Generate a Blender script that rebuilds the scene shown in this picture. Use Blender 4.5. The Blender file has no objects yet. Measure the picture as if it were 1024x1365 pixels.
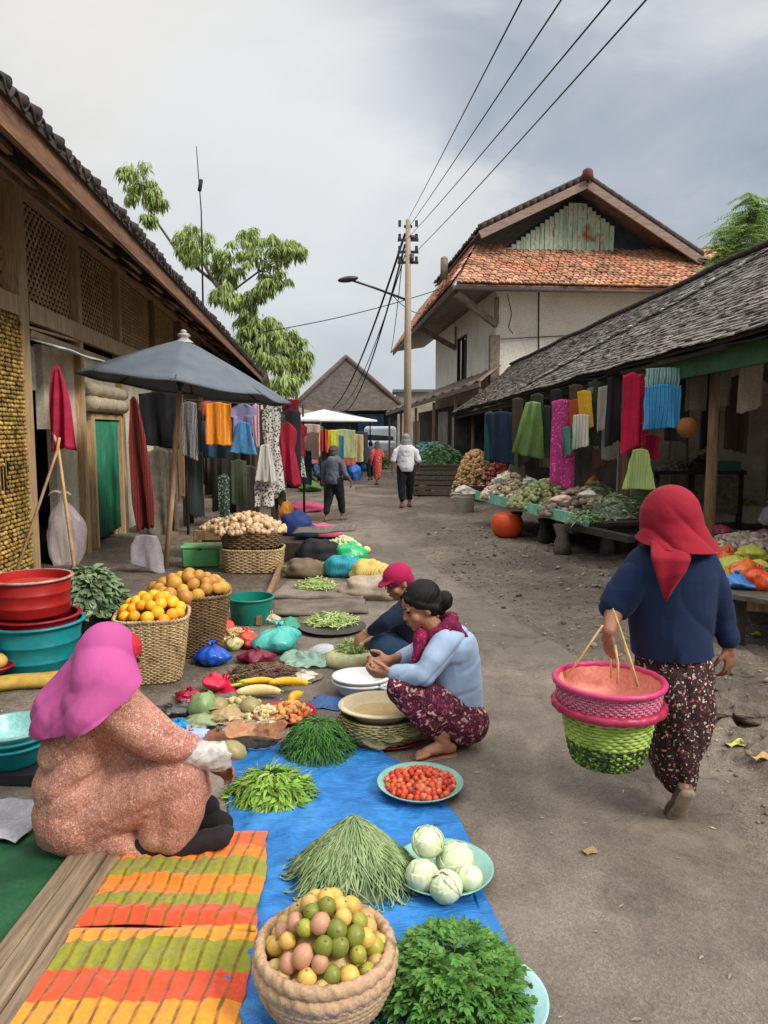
import bpy, bmesh, math, random
import numpy as np
from mathutils import Vector, Matrix, Euler, noise
R = random.Random(7)
SC = bpy.context.scene
C = SC.collection
H = 1.72; F = 1000.0; TH = math.atan(110.5/1000)
cT, sT = math.cos(TH), math.sin(TH)
V = Vector
def ray(u, v):
    a = (u-512)/F; b = (682.5-v)/F
    return V((a, cT+b*sT, -sT+b*cT))
def P(u, v, z=0.0):
    d = ray(u, v); t = (z-H)/d.z
    return d*t+V((0, 0, H))
def Q(u, v, Y):
    d = ray(u, v); t = Y/d.y
    return d*t+V((0, 0, H))
def rad(a): return math.radians(a)
def lerp(a, b, t): return a+(b-a)*t
def interp(x, xs, ys): return float(np.interp(x, xs, ys))
def nz(x, y=0.0, z=0.0): return noise.noise(V((x, y, z)))
def fbm(x, y, z=0.0, o=4): return noise.fractal(V((x, y, z)), 1.0, 2.0, o)

# ---------------------------------------------------------------- materials
def _new(name):
    m = bpy.data.materials.new(name); m.use_nodes = True
    nt = m.node_tree; nt.nodes.clear()
    return m, nt, nt.nodes.new, nt.links.new
def col(c): return (c[0], c[1], c[2], 1.0)
def sr(r, g, b):
    f = lambda x: ((x/255+0.055)/1.055)**2.4 if x > 10 else x/255/12.92
    return (f(r), f(g), f(b))
def ramp(N, L, src, stops, interpn='LINEAR'):
    r = N('ShaderNodeValToRGB'); r.color_ramp.interpolation = interpn
    e = r.color_ramp.elements
    while len(e) < len(stops): e.new(0.5)
    for k, (p, c) in enumerate(stops):
        e[k].position = p; e[k].color = col(c) if len(c) == 3 else c
    L(src, r.inputs[0]); return r.outputs[0]
def mixc(N, L, f, a, b, mode='MIX'):
    m = N('ShaderNodeMix'); m.data_type = 'RGBA'; m.blend_type = mode
    for s, x in ((0, f), (6, a), (7, b)):
        if isinstance(x, (int, float)): m.inputs[s].default_value = x
        elif isinstance(x, tuple): m.inputs[s].default_value = col(x)
        else: L(x, m.inputs[s])
    return m.outputs[2]
def math_(N, L, op, a, b=0.0):
    m = N('ShaderNodeMath'); m.operation = op
    for s, x in ((0, a), (1, b)):
        if isinstance(x, (int, float)): m.inputs[s].default_value = x
        else: L(x, m.inputs[s])
    return m.outputs[0]
def coords(N, L, stretch=(1, 1, 1), rot=(0, 0, 0), kind='Object'):
    t = N('ShaderNodeTexCoord'); mp = N('ShaderNodeMapping')
    mp.inputs['Scale'].default_value = stretch; mp.inputs['Rotation'].default_value = rot
    L(t.outputs[kind], mp.inputs[0]); return mp.outputs[0]
def tnoise(N, L, co, s, detail=5, rough=0.55, dist=0.0):
    n = N('ShaderNodeTexNoise'); n.inputs['Scale'].default_value = s
    n.inputs['Detail'].default_value = detail; n.inputs['Roughness'].default_value = rough
    n.inputs['Distortion'].default_value = dist
    L(co, n.inputs['Vector']); return n.outputs[0]
def tvor(N, L, co, s, feature='F1'):
    n = N('ShaderNodeTexVoronoi'); n.inputs['Scale'].default_value = s; n.feature = feature
    L(co, n.inputs['Vector']); return n
def twave(N, L, co, s, axis='X', dist=0.0, dscale=1.0):
    n = N('ShaderNodeTexWave'); n.inputs['Scale'].default_value = s; n.bands_direction = axis
    n.inputs['Distortion'].default_value = dist; n.inputs['Detail Scale'].default_value = dscale
    L(co, n.inputs['Vector']); return n.outputs[1]
def finish(m, nt, N, L, colr, rough=0.8, bumps=(), metal=0, spec=0.4, transl=0.0, alpha=1.0, sheen=0, coat=0, transm=0, sss=0):
    b = N('ShaderNodeBsdfPrincipled')
    if isinstance(colr, tuple): b.inputs['Base Color'].default_value = col(colr)
    else: L(colr, b.inputs['Base Color'])
    if isinstance(rough, (int, float)): b.inputs['Roughness'].default_value = rough
    else: L(rough, b.inputs['Roughness'])
    b.inputs['Metallic'].default_value = metal
    b.inputs['Specular IOR Level'].default_value = spec
    b.inputs['Alpha'].default_value = alpha
    b.inputs['Sheen Weight'].default_value = sheen
    b.inputs['Coat Weight'].default_value = coat
    b.inputs['Transmission Weight'].default_value = transm
    if sss:
        b.inputs['Subsurface Weight'].default_value = sss; b.inputs['Subsurface Scale'].default_value = 0.01
    prev = None
    for (h, strength, dist) in bumps:
        bp = N('ShaderNodeBump'); bp.inputs['Strength'].default_value = strength
        bp.inputs['Distance'].default_value = dist; L(h, bp.inputs['Height'])
        if prev: L(prev, bp.inputs['Normal'])
        prev = bp.outputs[0]
    if prev: L(prev, b.inputs['Normal'])
    out = N('ShaderNodeOutputMaterial')
    if transl > 0:
        t = N('ShaderNodeBsdfTranslucent')
        if isinstance(colr, tuple): t.inputs[0].default_value = col(colr)
        else: L(colr, t.inputs[0])
        if prev: L(prev, t.inputs['Normal'])
        mx = N('ShaderNodeMixShader'); mx.inputs[0].default_value = transl
        L(b.outputs[0], mx.inputs[1]); L(t.outputs[0], mx.inputs[2]); L(mx.outputs[0], out.inputs[0])
    else: L(b.outputs[0], out.inputs[0])
    return m
_mc = {}
def mat(name, c1, c2=None, c3=None, s=6, w=0.15, rough=0.8, bump=0.3, bs=60, bd=0.004, island=0.0, hue=0.0, stretch=(1, 1, 1), rot=(0, 0, 0), grain=0.12, **k):
    if name in _mc: return _mc[name]
    m, nt, N, L = _new(name)
    co = coords(N, L, stretch, rot)
    c2 = c2 or tuple(x*0.8 for x in c1)
    n1 = tnoise(N, L, co, s, 6, 0.6)
    st = [(0.5-w, c1), (0.5+w, c2)]
    if c3: st = [(0.5-w, c1), (0.5, c3), (0.5+w, c2)]
    c = ramp(N, L, n1, st)
    n2 = tnoise(N, L, co, bs, 4, 0.6)
    if grain: c = mixc(N, L, 1.0, c, ramp(N, L, n2, [(0.3, (1-grain*2,)*3), (0.7, (1+grain,)*3)]), 'MULTIPLY')
    if island or hue:
        g = N('ShaderNodeNewGeometry'); hs = N('ShaderNodeHueSaturation')
        rnd = g.outputs['Random Per Island']
        L(math_(N, L, 'MULTIPLY_ADD', rnd, island*2) if False else math_(N, L, 'ADD', math_(N, L, 'MULTIPLY', rnd, island*2), 1-island), hs.inputs['Value'])
        L(math_(N, L, 'ADD', math_(N, L, 'MULTIPLY', math_(N, L, 'FRACT', math_(N, L, 'MULTIPLY', rnd, 7.31)), hue*2), 0.5-hue), hs.inputs['Hue'])
        L(c, hs.inputs['Color']); c = hs.outputs[0]
    finish(m, nt, N, L, c, rough, [(n2, bump, bd)], **k)
    _mc[name] = m; return m
def mat_spots(name, base, cols, scale=60, thr=0.35, c2=None, rough=0.85, warp=0.3, extra=None, stretch=(1,1,1), bump=0.25, **k):
    """cloth printed with small motifs"""
    if name in _mc: return _mc[name]
    m, nt, N, L = _new(name)
    co = coords(N, L, stretch)
    wn = N('ShaderNodeTexNoise'); wn.inputs['Scale'].default_value = scale*0.8; L(co, wn.inputs['Vector'])
    add = N('ShaderNodeVectorMath'); add.operation = 'MULTIPLY_ADD'
    L(wn.outputs[1], add.inputs[0]); add.inputs[1].default_value = (warp/scale*3,)*3; L(co, add.inputs[2])
    v = tvor(N, L, add.outputs[0], scale)
    msk = ramp(N, L, v.outputs['Distance'], [(thr-0.06, (1, 1, 1)), (thr+0.06, (0, 0, 0))])
    st = [(i/max(1, len(cols)), c) for i, c in enumerate(cols)]
    sp = N('ShaderNodeSeparateColor'); L(v.outputs['Color'], sp.inputs[0])
    cc = ramp(N, L, sp.outputs[0], st, 'CONSTANT')
    n1 = tnoise(N, L, co, 5, 4)
    b = ramp(N, L, n1, [(0.35, base), (0.65, c2 or tuple(x*0.75 for x in base))])
    c = mixc(N, L, msk, b, cc)
    if extra:
        v2 = tvor(N, L, add.outputs[0], scale*2.3)
        m2 = ramp(N, L, v2.outputs['Distance'], [(0.2, (1, 1, 1)), (0.3, (0, 0, 0))])
        c = mixc(N, L, m2, c, extra)
    n2 = tnoise(N, L, co, 350, 2)
    n3 = tnoise(N, L, co, 14, 4)
    finish(m, nt, N, L, c, rough, [(n3, bump*1.8, 0.025), (tnoise(N, L, coords(N, L, (1, 1, .35), (0, .6, 0)), 26, 4, .6, .6), .45, .012), (n2, 0.15, 0.002)], **k)
    _mc[name] = m; return m
def mat_stripes(name, cols, scale=6, axis='X', rough=0.85, dist=1.5, rot=(0,0,0), **k):
    if name in _mc: return _mc[name]
    m, nt, N, L = _new(name)
    co = coords(N, L, rot=rot)
    wv = twave(N, L, co, scale, axis, dist, 2.0)
    c = ramp(N, L, wv, [((i+0.5)/len(cols), c) for i, c in enumerate(cols)])
    n3 = tnoise(N, L, co, 18, 4)
    finish(m, nt, N, L, c, rough, [(n3, 0.3, 0.02)], **k)
    _mc[name] = m; return m
def wood(name, c1, c2, axis='Z', rough=0.8, s=5, bump=0.5):
    st = {'X': (0.08, 1, 1), 'Y': (1, 0.08, 1), 'Z': (1, 1, 0.08)}[axis]
    return mat(name, c1, c2, s=s*4, w=0.22, rough=rough, bump=bump, bs=70, bd=0.006, stretch=st, grain=0.2)

# ---------------------------------------------------------------- mesh builder
class MB:
    def __init__(s): s.v = []; s.f = []; s.m = []
    def add(s, vs, fs, mi=0):
        o = len(s.v); s.v.extend([tuple(x) for x in vs]); s.f.extend([tuple(i+o for i in f) for f in fs]); s.m.extend([mi]*len(fs)); return s
    def _z(s): return s
    def box(s, c, sz, rot=None, mi=0, jit=0.0, taper=1.0):
        M = Euler(rot).to_matrix() if rot and not isinstance(rot, Matrix) else (rot or Matrix.Identity(3))
        vs = []
        for z in (-.5, .5):
            for x, y in ((-.5, -.5), (.5, -.5), (.5, .5), (-.5, .5)):
                k = taper if z > 0 else 1
                p = V((x*sz[0]*k, y*sz[1]*k, z*sz[2]))
                if jit: p += V((R.uniform(-jit, jit), R.uniform(-jit, jit), R.uniform(-jit, jit)))
                vs.append(M @ p+V(c))
        return s.add(vs, [(3, 2, 1, 0), (4, 5, 6, 7), (0, 1, 5, 4), (1, 2, 6, 5), (2, 3, 7, 6), (3, 0, 4, 7)], mi)
    def bar(s, a, b, w, h=None, mi=0, up=(0, 0, 1), jit=0.0):
        a = V(a); b = V(b); d = b-a; L_ = d.length
        if L_ < 1e-6: return s
        d.normalize(); u = V(up)
        if abs(d.dot(u)) > 0.98: u = V((1, 0, 0))
        x = d.cross(u).normalized(); z = x.cross(d)
        M = Matrix((x, d, z)).transposed()
        return s.box((a+b)/2, (w, L_, h or w), M, mi, jit)
    def loft(s, secs, n=16, cap=True, mi=0):
        """secs: (centre, axisX vector, axisY vector) ellipses"""
        vs = []; fs = []
        for (c, ax, ay) in secs:
            for k in range(n):
                t = 2*math.pi*k/n
                vs.append(V(c)+V(ax)*math.cos(t)+V(ay)*math.sin(t))
        m = len(secs)
        for i in range(m-1):
            for k in range(n):
                k2 = (k+1) % n
                fs.append((i*n+k, i*n+k2, (i+1)*n+k2, (i+1)*n+k))
        if cap:
            fs.append(tuple(range(n-1, -1, -1))); fs.append(tuple((m-1)*n+k for k in range(n)))
        return s.add(vs, fs, mi)
    def tube(s, pts, r, n=8, cap=True, mi=0, flat=1.0, up=None):
        pts = [V(p) for p in pts]; m = len(pts)
        rs = r if isinstance(r, (list, tuple)) else [r]*m
        if len(rs) != m: rs = [float(x) for x in np.interp(np.linspace(0, 1, m), np.linspace(0, 1, len(rs)), rs)]
        t0 = (pts[1]-pts[0]).normalized()
        u = V(up) if up else (V((0, 0, 1)) if abs(t0.z) < 0.9 else V((1, 0, 0)))
        secs = []
        for i in range(m):
            t = (pts[min(i+1, m-1)]-pts[max(i-1, 0)]).normalized()
            x = t.cross(u)
            if x.length < 1e-4: x = t.orthogonal()
            x.normalize(); u = x.cross(t).normalized()
            secs.append((pts[i], x*rs[i], u*rs[i]*flat))
        return s.loft(secs, n, cap, mi)
    def cap(s, a, ra, b, rb, n=12, mi=0):
        """round cone"""
        a = V(a); b = V(b); d = (b-a)
        if d.length < 1e-5: return s.ell(a, (ra,)*3)
        d.normalize(); x = d.orthogonal().normalized(); y = d.cross(x)
        secs = []
        for k in range(4, 0, -1):
            t = math.pi/2*k/4.3; secs.append((a-d*ra*math.sin(t), x*ra*math.cos(t), y*ra*math.cos(t)))
        secs.append((a, x*ra, y*ra)); secs.append((b, x*rb, y*rb))
        for k in range(1, 5):
            t = math.pi/2*k/4.3; secs.append((b+d*rb*math.sin(t), x*rb*math.cos(t), y*rb*math.cos(t)))
        return s.loft(secs, n, True, mi)
    def chain(s, pts, rs, n=12):
        for i in range(len(pts)-1): s.cap(pts[i], rs[i], pts[i+1], rs[i+1], n)
        return s
    def ell(s, c, r, M=None, n=14, m=9, mi=0, fn=None):
        vs = []; fs = []; M = M or Matrix.Identity(3)
        if not isinstance(M, Matrix): M = Euler(M).to_matrix()
        for i in range(1, m):
            ph = math.pi*i/m
            for k in range(n):
                t = 2*math.pi*k/n
                p = V((math.sin(ph)*math.cos(t), math.sin(ph)*math.sin(t), math.cos(ph)))
                if fn: p = p*fn(p)
                vs.append(M @ V((p.x*r[0], p.y*r[1], p.z*r[2]))+V(c))
        a = V((0, 0, 1)); b = V((0, 0, -1))
        if fn: a = a*fn(a); b = b*fn(b)
        vs.append(M @ V((0, 0, a.z*r[2]))+V(c)); vs.append(M @ V((0, 0, b.z*r[2]))+V(c))
        T = len(vs)-2; B = T+1
        for k in range(n):
            k2 = (k+1) % n
            fs.append((T, k, k2)); fs.append((B, (m-2)*n+k2, (m-2)*n+k))
            for i in range(m-2): fs.append((i*n+k, (i+1)*n+k, (i+1)*n+k2, i*n+k2))
        return s.add(vs, fs, mi)
    def lathe(s, prof, c=(0, 0, 0), n=32, sx=1.0, sy=1.0, fn=None, close=False, mi=0, tilt=None):
        vs = []; fs = []; T = tilt or Matrix.Identity(3)
        for i, (r, z) in enumerate(prof):
            for k in range(n):
                t = 2*math.pi*k/n
                rr = r*(fn(i, t, z) if fn else 1)
                vs.append(T @ V((rr*math.cos(t)*sx, rr*math.sin(t)*sy, z))+V(c))
        for i in range(len(prof)-1):
            for k in range(n):
                k2 = (k+1) % n; fs.append((i*n+k, i*n+k2, (i+1)*n+k2, (i+1)*n+k))
        if close: fs.append(tuple(range(n-1, -1, -1))); fs.append(tuple((len(prof)-1)*n+k for k in range(n)))
        return s.add(vs, fs, mi)
    def grid(s, fn, nu, nv, mi=0):
        vs = [fn(i/nu, j/nv) for j in range(nv+1) for i in range(nu+1)]
        w = nu+1
        return s.add(vs, [(j*w+i, j*w+i+1, (j+1)*w+i+1, (j+1)*w+i) for j in range(nv) for i in range(nu)], mi)
    def slab(s, fn, nu, nv, th=0.004, mi=0):
        """sheet with thickness: fn gives the top, th the drop along z (or a vector)"""
        o = V(th) if not isinstance(th, (int, float)) else V((0, 0, -th))
        top = [V(fn(i/nu, j/nv)) for j in range(nv+1) for i in range(nu+1)]
        bot = [p+o for p in top]; w = nu+1; n = len(top)
        fs = []
        for j in range(nv):
            for i in range(nu):
                a = j*w+i; fs.append((a, a+1, a+w+1, a+w)); fs.append((n+a, n+a+w, n+a+w+1, n+a+1))
        for i in range(nu):
            fs.append((i, n+i, n+i+1, i+1)); a = nv*w+i; fs.append((a, a+1, n+a+1, n+a))
        for j in range(nv):
            a = j*w; fs.append((a, a+w, n+a+w, n+a)); a = j*w+nu; fs.append((a, n+a, n+a+w, a+w))
        return s.add(top+bot, fs, mi)
    def leaf(s, p, d, up, L_, W, mi=0, droop=0.3, seg=3):
        """folded pointed leaf blade of seg quads pairs"""
        p = V(p); d = V(d).normalized(); up = V(up)
        x = d.cross(up)
        if x.length < 1e-3: x = d.orthogonal()
        x.normalize(); u = x.cross(d).normalized()
        vs = []; fs = []
        for i in range(seg+1):
            t = i/seg; w = W*math.sin(math.pi*(0.12+0.86*t))**0.8*0.5
            if i == seg: w = W*0.03
            c = p+d*L_*t-V((0, 0, 1))*droop*L_*t*t
            vs += [c-x*w+u*w*0.35, c, c+x*w+u*w*0.35]
        for i in range(seg):
            a = i*3; fs += [(a, a+1, a+4, a+3), (a+1, a+2, a+5, a+4)]
        return s.add(vs, fs, mi)
def obj(name, mb, mats, parent=None, smooth=True, **props):
    me = bpy.data.meshes.new(name)
    me.from_pydata(mb.v, [], mb.f)
    if not isinstance(mats, (list, tuple)): mats = [mats]
    for m in mats: me.materials.append(m)
    if len(mats) > 1: me.polygons.foreach_set('material_index', mb.m)
    me.polygons.foreach_set('use_smooth', [smooth]*len(me.polygons)); me.update()
    o = bpy.data.objects.new(name, me); C.objects.link(o)
    if parent: o.parent = parent
    for k, v in props.items(): o[k] = v
    return o
def tag(o, label, cat, group=None):
    o['label'] = label; o['category'] = cat
    if group: o['group'] = group
    return o
def thing(name, label, cat, loc=(0, 0, 0), rz=0.0, group=None):
    o = bpy.data.objects.new(name, None); C.objects.link(o)
    o.empty_display_size = 0.1
    o.location = loc; o.rotation_euler = (0, 0, rz); return tag(o, label, cat, group)
def single(name, mb, m, label, cat, group=None, smooth=True, loc=None, rz=0.0):
    o = obj(name, mb, m, None, smooth); tag(o, label, cat, group)
    if loc is not None: o.location = loc
    o.rotation_euler = (0, 0, rz); return o
def struct(name, mb, m, smooth=True):
    o = obj(name, mb, m, None, smooth); o['kind'] = 'structure'; return o
def kids(o): return [c for c in bpy.data.objects if c.parent == o]
def dup(o, label=None, loc=None, rot=None, scale=None, parent=None):
    c = o.copy(); C.objects.link(c); c.parent = parent
    if parent is None:
        if label: c['label'] = label
        if loc is not None: c.location = loc
        if rot is not None: c.rotation_euler = rot
        if scale is not None: c.scale = (scale,)*3 if isinstance(scale, (int, float)) else scale
    for ch in kids(o): dup(ch, parent=c)
    return c
TS = bpy.data.scenes.new('workbench')
def remesh(name, mb, mats, parent=None, vox=0.006, sm=4, disp=None, matfn=None, adapt=0.0, label=None, cut=()):
    me = bpy.data.meshes.new(name); me.from_pydata(mb.v, [], mb.f); me.update()
    o = bpy.data.objects.new(name, me); TS.collection.objects.link(o)
    md = o.modifiers.new('r', 'REMESH'); md.mode = 'VOXEL'; md.voxel_size = vox; md.adaptivity = adapt
    if sm:
        ms = o.modifiers.new('s', 'SMOOTH'); ms.iterations = sm; ms.factor = 0.6
    with bpy.context.temp_override(scene=TS, view_layer=TS.view_layers[0]):
        dg = bpy.context.evaluated_depsgraph_get()
    m2 = bpy.data.meshes.new_from_object(o.evaluated_get(dg))
    bpy.data.objects.remove(o); bpy.data.meshes.remove(me)
    m2.name = name
    if disp:
        n = len(m2.vertices); ca = np.empty(n*3, np.float32); na = np.empty(n*3, np.float32)
        m2.vertices.foreach_get('co', ca); m2.vertices.foreach_get('normal', na)
        ca = ca.reshape(-1, 3); na = na.reshape(-1, 3)
        dd_ = np.array([disp(V(c), V(q)) for c, q in zip(ca.tolist(), na.tolist())], np.float32)
        m2.vertices.foreach_set('co', (ca+na*dd_[:, None]).ravel())
        m2.update()
    for co_c, no_c in cut:      # trim to a clean hem: drop everything on the side the normal points to
        b_ = bmesh.new(); b_.from_mesh(m2)
        bmesh.ops.bisect_plane(b_, geom=b_.verts[:]+b_.edges[:]+b_.faces[:], plane_co=co_c, plane_no=no_c, clear_outer=True)
        b_.to_mesh(m2); b_.free()
    m2.materials.clear()
    if not isinstance(mats, (list, tuple)): mats = [mats]
    for m in mats: m2.materials.append(m)
    if matfn:
        for p in m2.polygons: p.material_index = matfn(p.center, p.normal)
    m2.polygons.foreach_set('use_smooth', [True]*len(m2.polygons)); m2.update()
    o = bpy.data.objects.new(name, m2); C.objects.link(o)
    if parent: o.parent = parent
    if label: o['label'] = label
    return o
def folds(amp, f=18, stretch=(1, 1, 0.25), seed=0.0, ridge=True):
    def g(p, n):
        a = noise.noise(V((p.x*f*stretch[0]+seed, p.y*f*stretch[1], p.z*f*stretch[2])))
        b = noise.noise(V((p.x*f*2.1*stretch[0], p.y*f*2.1*stretch[1]+seed, p.z*f*2.1*stretch[2]+5)))
        if ridge: a = 0.35-abs(a)*1.5
        return amp*(a+b*0.35)
    return g
# ================================================================ camera, sky, sun
cam = bpy.data.cameras.new('camera'); co_ = bpy.data.objects.new('camera', cam); C.objects.link(co_)
co_.location = (0, 0, H); co_.rotation_euler = (math.pi/2-TH, 0, 0)
cam.sensor_fit = 'VERTICAL'; cam.sensor_height = 36; cam.lens = F/1365*36; cam.clip_start = 0.05; cam.clip_end = 2000
SC.camera = co_
SUN_AZ, SUN_EL = 122, 40      # degrees: azimuth from +Y towards +X
world = bpy.data.worlds.new('World'); SC.world = world; world.use_nodes = True
nt = world.node_tree; nt.nodes.clear(); N = nt.nodes.new; L = nt.links.new
sky = N('ShaderNodeTexSky'); sky.sky_type = 'NISHITA'; sky.sun_disc = False
sky.sun_elevation = rad(SUN_EL); sky.sun_rotation = rad(SUN_AZ)
tc = N('ShaderNodeTexCoord')
mp = N('ShaderNodeMapping'); mp.inputs['Scale'].default_value = (1.0, 1.0, 1.9); mp.inputs['Location'].default_value = (0.35, 0.1, 0.2)
L(tc.outputs['Generated'], mp.inputs[0])
big = tnoise(N, L, mp.outputs[0], 1.5, 5, 0.45, 0.25)
fine = tnoise(N, L, mp.outputs[0], 4.2, 7, 0.55, 0.6)
mixn = math_(N, L, 'ADD', math_(N, L, 'MULTIPLY', big, 0.6), math_(N, L, 'MULTIPLY', fine, 0.4))
cloud = ramp(N, L, mixn, [(0.38, (0.38, 0.45, 0.56)), (0.46, (0.50, 0.57, 0.67)), (0.53, (0.62, 0.67, 0.75)), (0.64, (0.94, 0.96, 0.97))])
# brighter veils in the cloud at the upper left and in a thinner patch low over the street
def glow(d, w, power=1.0):
    n = N('ShaderNodeVectorMath'); n.operation = 'NORMALIZE'; L(tc.outputs['Generated'], n.inputs[0])
    dt = N('ShaderNodeVectorMath'); dt.operation = 'DOT_PRODUCT'; L(n.outputs[0], dt.inputs[0]); dt.inputs[1].default_value = V(d).normalized()
    return ramp(N, L, dt.outputs['Value'], [(1-w, (0, 0, 0)), (1.0, (1, 1, 1))], 'EASE')
g1 = glow(ray(170, -40), 0.055); g2 = glow(ray(392, 222), 0.028); g3 = glow(ray(330, 500), 0.06)
cloud = mixc(N, L, math_(N, L, 'MULTIPLY', g1, 0.8), cloud, (1.25, 1.2, 1.1))
cloud = mixc(N, L, math_(N, L, 'MULTIPLY', math_(N, L, 'MULTIPLY', g2, fine), 1.9), cloud, (1.1, 1.12, 1.13))
cloud = mixc(N, L, math_(N, L, 'MULTIPLY', g3, 0.5), cloud, (0.85, 0.88, 0.9))
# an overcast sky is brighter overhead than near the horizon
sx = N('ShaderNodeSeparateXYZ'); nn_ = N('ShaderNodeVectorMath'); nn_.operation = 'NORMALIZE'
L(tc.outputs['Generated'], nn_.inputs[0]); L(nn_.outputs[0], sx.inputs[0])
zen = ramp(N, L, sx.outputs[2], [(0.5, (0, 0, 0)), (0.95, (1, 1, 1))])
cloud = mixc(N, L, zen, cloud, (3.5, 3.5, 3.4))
bg1 = N('ShaderNodeBackground'); bg1.inputs[1].default_value = 0.1; L(sky.outputs[0], bg1.inputs[0])
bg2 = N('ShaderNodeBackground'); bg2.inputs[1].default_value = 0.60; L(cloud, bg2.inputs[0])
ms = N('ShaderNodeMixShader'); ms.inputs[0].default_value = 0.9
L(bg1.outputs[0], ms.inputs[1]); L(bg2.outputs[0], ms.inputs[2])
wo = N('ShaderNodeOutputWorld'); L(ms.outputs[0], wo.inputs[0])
sl = bpy.data.lights.new('sun', 'SUN'); sl.energy = 2.3; sl.angle = rad(18); sl.color = (1.0, 0.94, 0.86)
so = bpy.data.objects.new('sun', sl); C.objects.link(so)
a, e = rad(SUN_AZ), rad(SUN_EL)
sd = V((math.sin(a)*math.cos(e), math.cos(a)*math.cos(e), math.sin(e)))
so.rotation_euler = sd.to_track_quat('Z', 'Y').to_euler()
SC.view_settings.view_transform = 'Standard'; SC.view_settings.look = 'None'
SC.view_settings.exposure = 0.42; SC.view_settings.gamma = 1
SC.cycles.max_bounces = 6; SC.cycles.transparent_max_bounces = 12

# ================================================================ ground and road
ROADR = [(1024, 1165), (960, 1050), (900, 985), (800, 900), (720, 850), (640, 795), (590, 762), (545, 722), (500, 690), (478, 665), (470, 640), (472, 615), (480, 600)]
ROADL = [(452, 600), (440, 625), (432, 645), (440, 680), (425, 740), (405, 800), (395, 860), (300, 960), (120, 1090), (-100, 1200)]
pts = [V((2.6, 0.8, 0))]+[P(u, v) for u, v in ROADR]+[P(u, v) for u, v in ROADL]+[V((-2.2, 0.8, 0))]
poly = []
for i in range(len(pts)):
    a, b = pts[i], pts[(i+1) % len(pts)]
    n = max(2, int((b-a).length/0.035)) if max(a.y, b.y) < 30 else 10
    nn = (b-a).normalized().cross(V((0, 0, 1)))
    for k in range(n):
        p = a.lerp(b, k/n)
        j = (fbm(p.x*1.0, p.y*1.0, 1.0)*0.07+fbm(p.x*6, p.y*6, 3.0)*0.035+fbm(p.x*19, p.y*19, 6.0)*0.015)
        poly.append(p+nn*j)
RDX = np.array([p.x for p in pts]); RDY = np.array([p.y for p in pts])
def road_sd(px, py):
    """signed distance to the road outline, negative inside (numpy arrays)"""
    n = len(RDX); d = np.full(px.shape, 1e9); ins = np.zeros(px.shape, bool)
    for i in range(n):
        x1, y1, x2, y2 = RDX[i], RDY[i], RDX[(i+1) % n], RDY[(i+1) % n]
        ex, ey = x2-x1, y2-y1
        t = np.clip(((px-x1)*ex+(py-y1)*ey)/(ex*ex+ey*ey+1e-9), 0, 1)
        d = np.minimum(d, np.hypot(px-x1-t*ex, py-y1-t*ey))
        c = ((y1 > py) != (y2 > py)) & (px < (x2-x1)*(py-y1)/(y2-y1+1e-12)+x1)
        ins ^= c
    return np.where(ins, -d, d)
def axis(lo, hi, f0, f1, st, k=1.25):
    a = list(np.arange(f0, f1, st)); s_ = st
    x = a[-1]
    while x < hi: s_ *= k; x += s_; a.append(x)
    x = f0; s_ = st; b = []
    while x > lo: s_ *= k; x -= s_; b.append(x)
    return np.array(b[::-1]+a)
GAX = axis(-400, 400, -3.0, 5.5, 0.045); GAY = axis(-40, 900, 1.2, 17, 0.045)
GX, GY = np.meshgrid(GAX, GAY)
sd_ = road_sd(GX, GY)
Z = np.zeros(GX.shape)
near = (GX > -4) & (GX < 8) & (GY > 0.5) & (GY < 26)
idx = np.argwhere(near)
for j, i in idx:
    x, y = GX[j, i], GY[j, i]; s_ = sd_[j, i]
    if s_ < -0.12: Z[j, i] = -0.01; continue
    k = min(1, max(0, (s_+0.05)/0.5))
    if x > 0.6:     # loose earth beside the right stalls, clods near the walker
        h = 0.035*(0.5+fbm(x*1.1, y*1.1, 0.0))+0.026*fbm(x*5, y*5, 2.0)+.020*max(0, nz(x*11, y*11, 1))+.02*max(0, fbm(x*2.6, y*2.6, 8)-.1)
        r_ = 1-min(1, math.hypot((x-1.95)/0.75, (y-4.1)/0.9))
        if r_ > 0:
            cl = max(0, 0.22-abs(fbm(x*3.2, y*3.2, 9.0)))*0.45+max(0, nz(x*9, y*9, 4))*0.05
            h += cl*min(1, r_*2.0)
        h = max(h, -0.02)
    else:
        h = 0.010*fbm(x*2.2, y*2.2, 5.0)-0.004
    Z[j, i] = -0.002*(1-k)+h*k if s_ > 0.0 else -0.002-0.008*min(1,-s_/0.12)+h*k
Zg = Z
def gz(x, y):
    i = int(np.clip(np.searchsorted(GAX, x), 1, len(GAX)-1)); j = int(np.clip(np.searchsorted(GAY, y), 1, len(GAY)-1))
    return float(Zg[j, i])
mb = MB(); ny_, nx_ = GX.shape
mb.v = [(float(GX[j, i]), float(GY[j, i]), float(Z[j, i])) for j in range(ny_) for i in range(nx_)]
mb.f = [(j*nx_+i, j*nx_+i+1, (j+1)*nx_+i+1, (j+1)*nx_+i) for j in range(ny_-1) for i in range(nx_-1)]
mb.m = [0]*len(mb.f)
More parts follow.
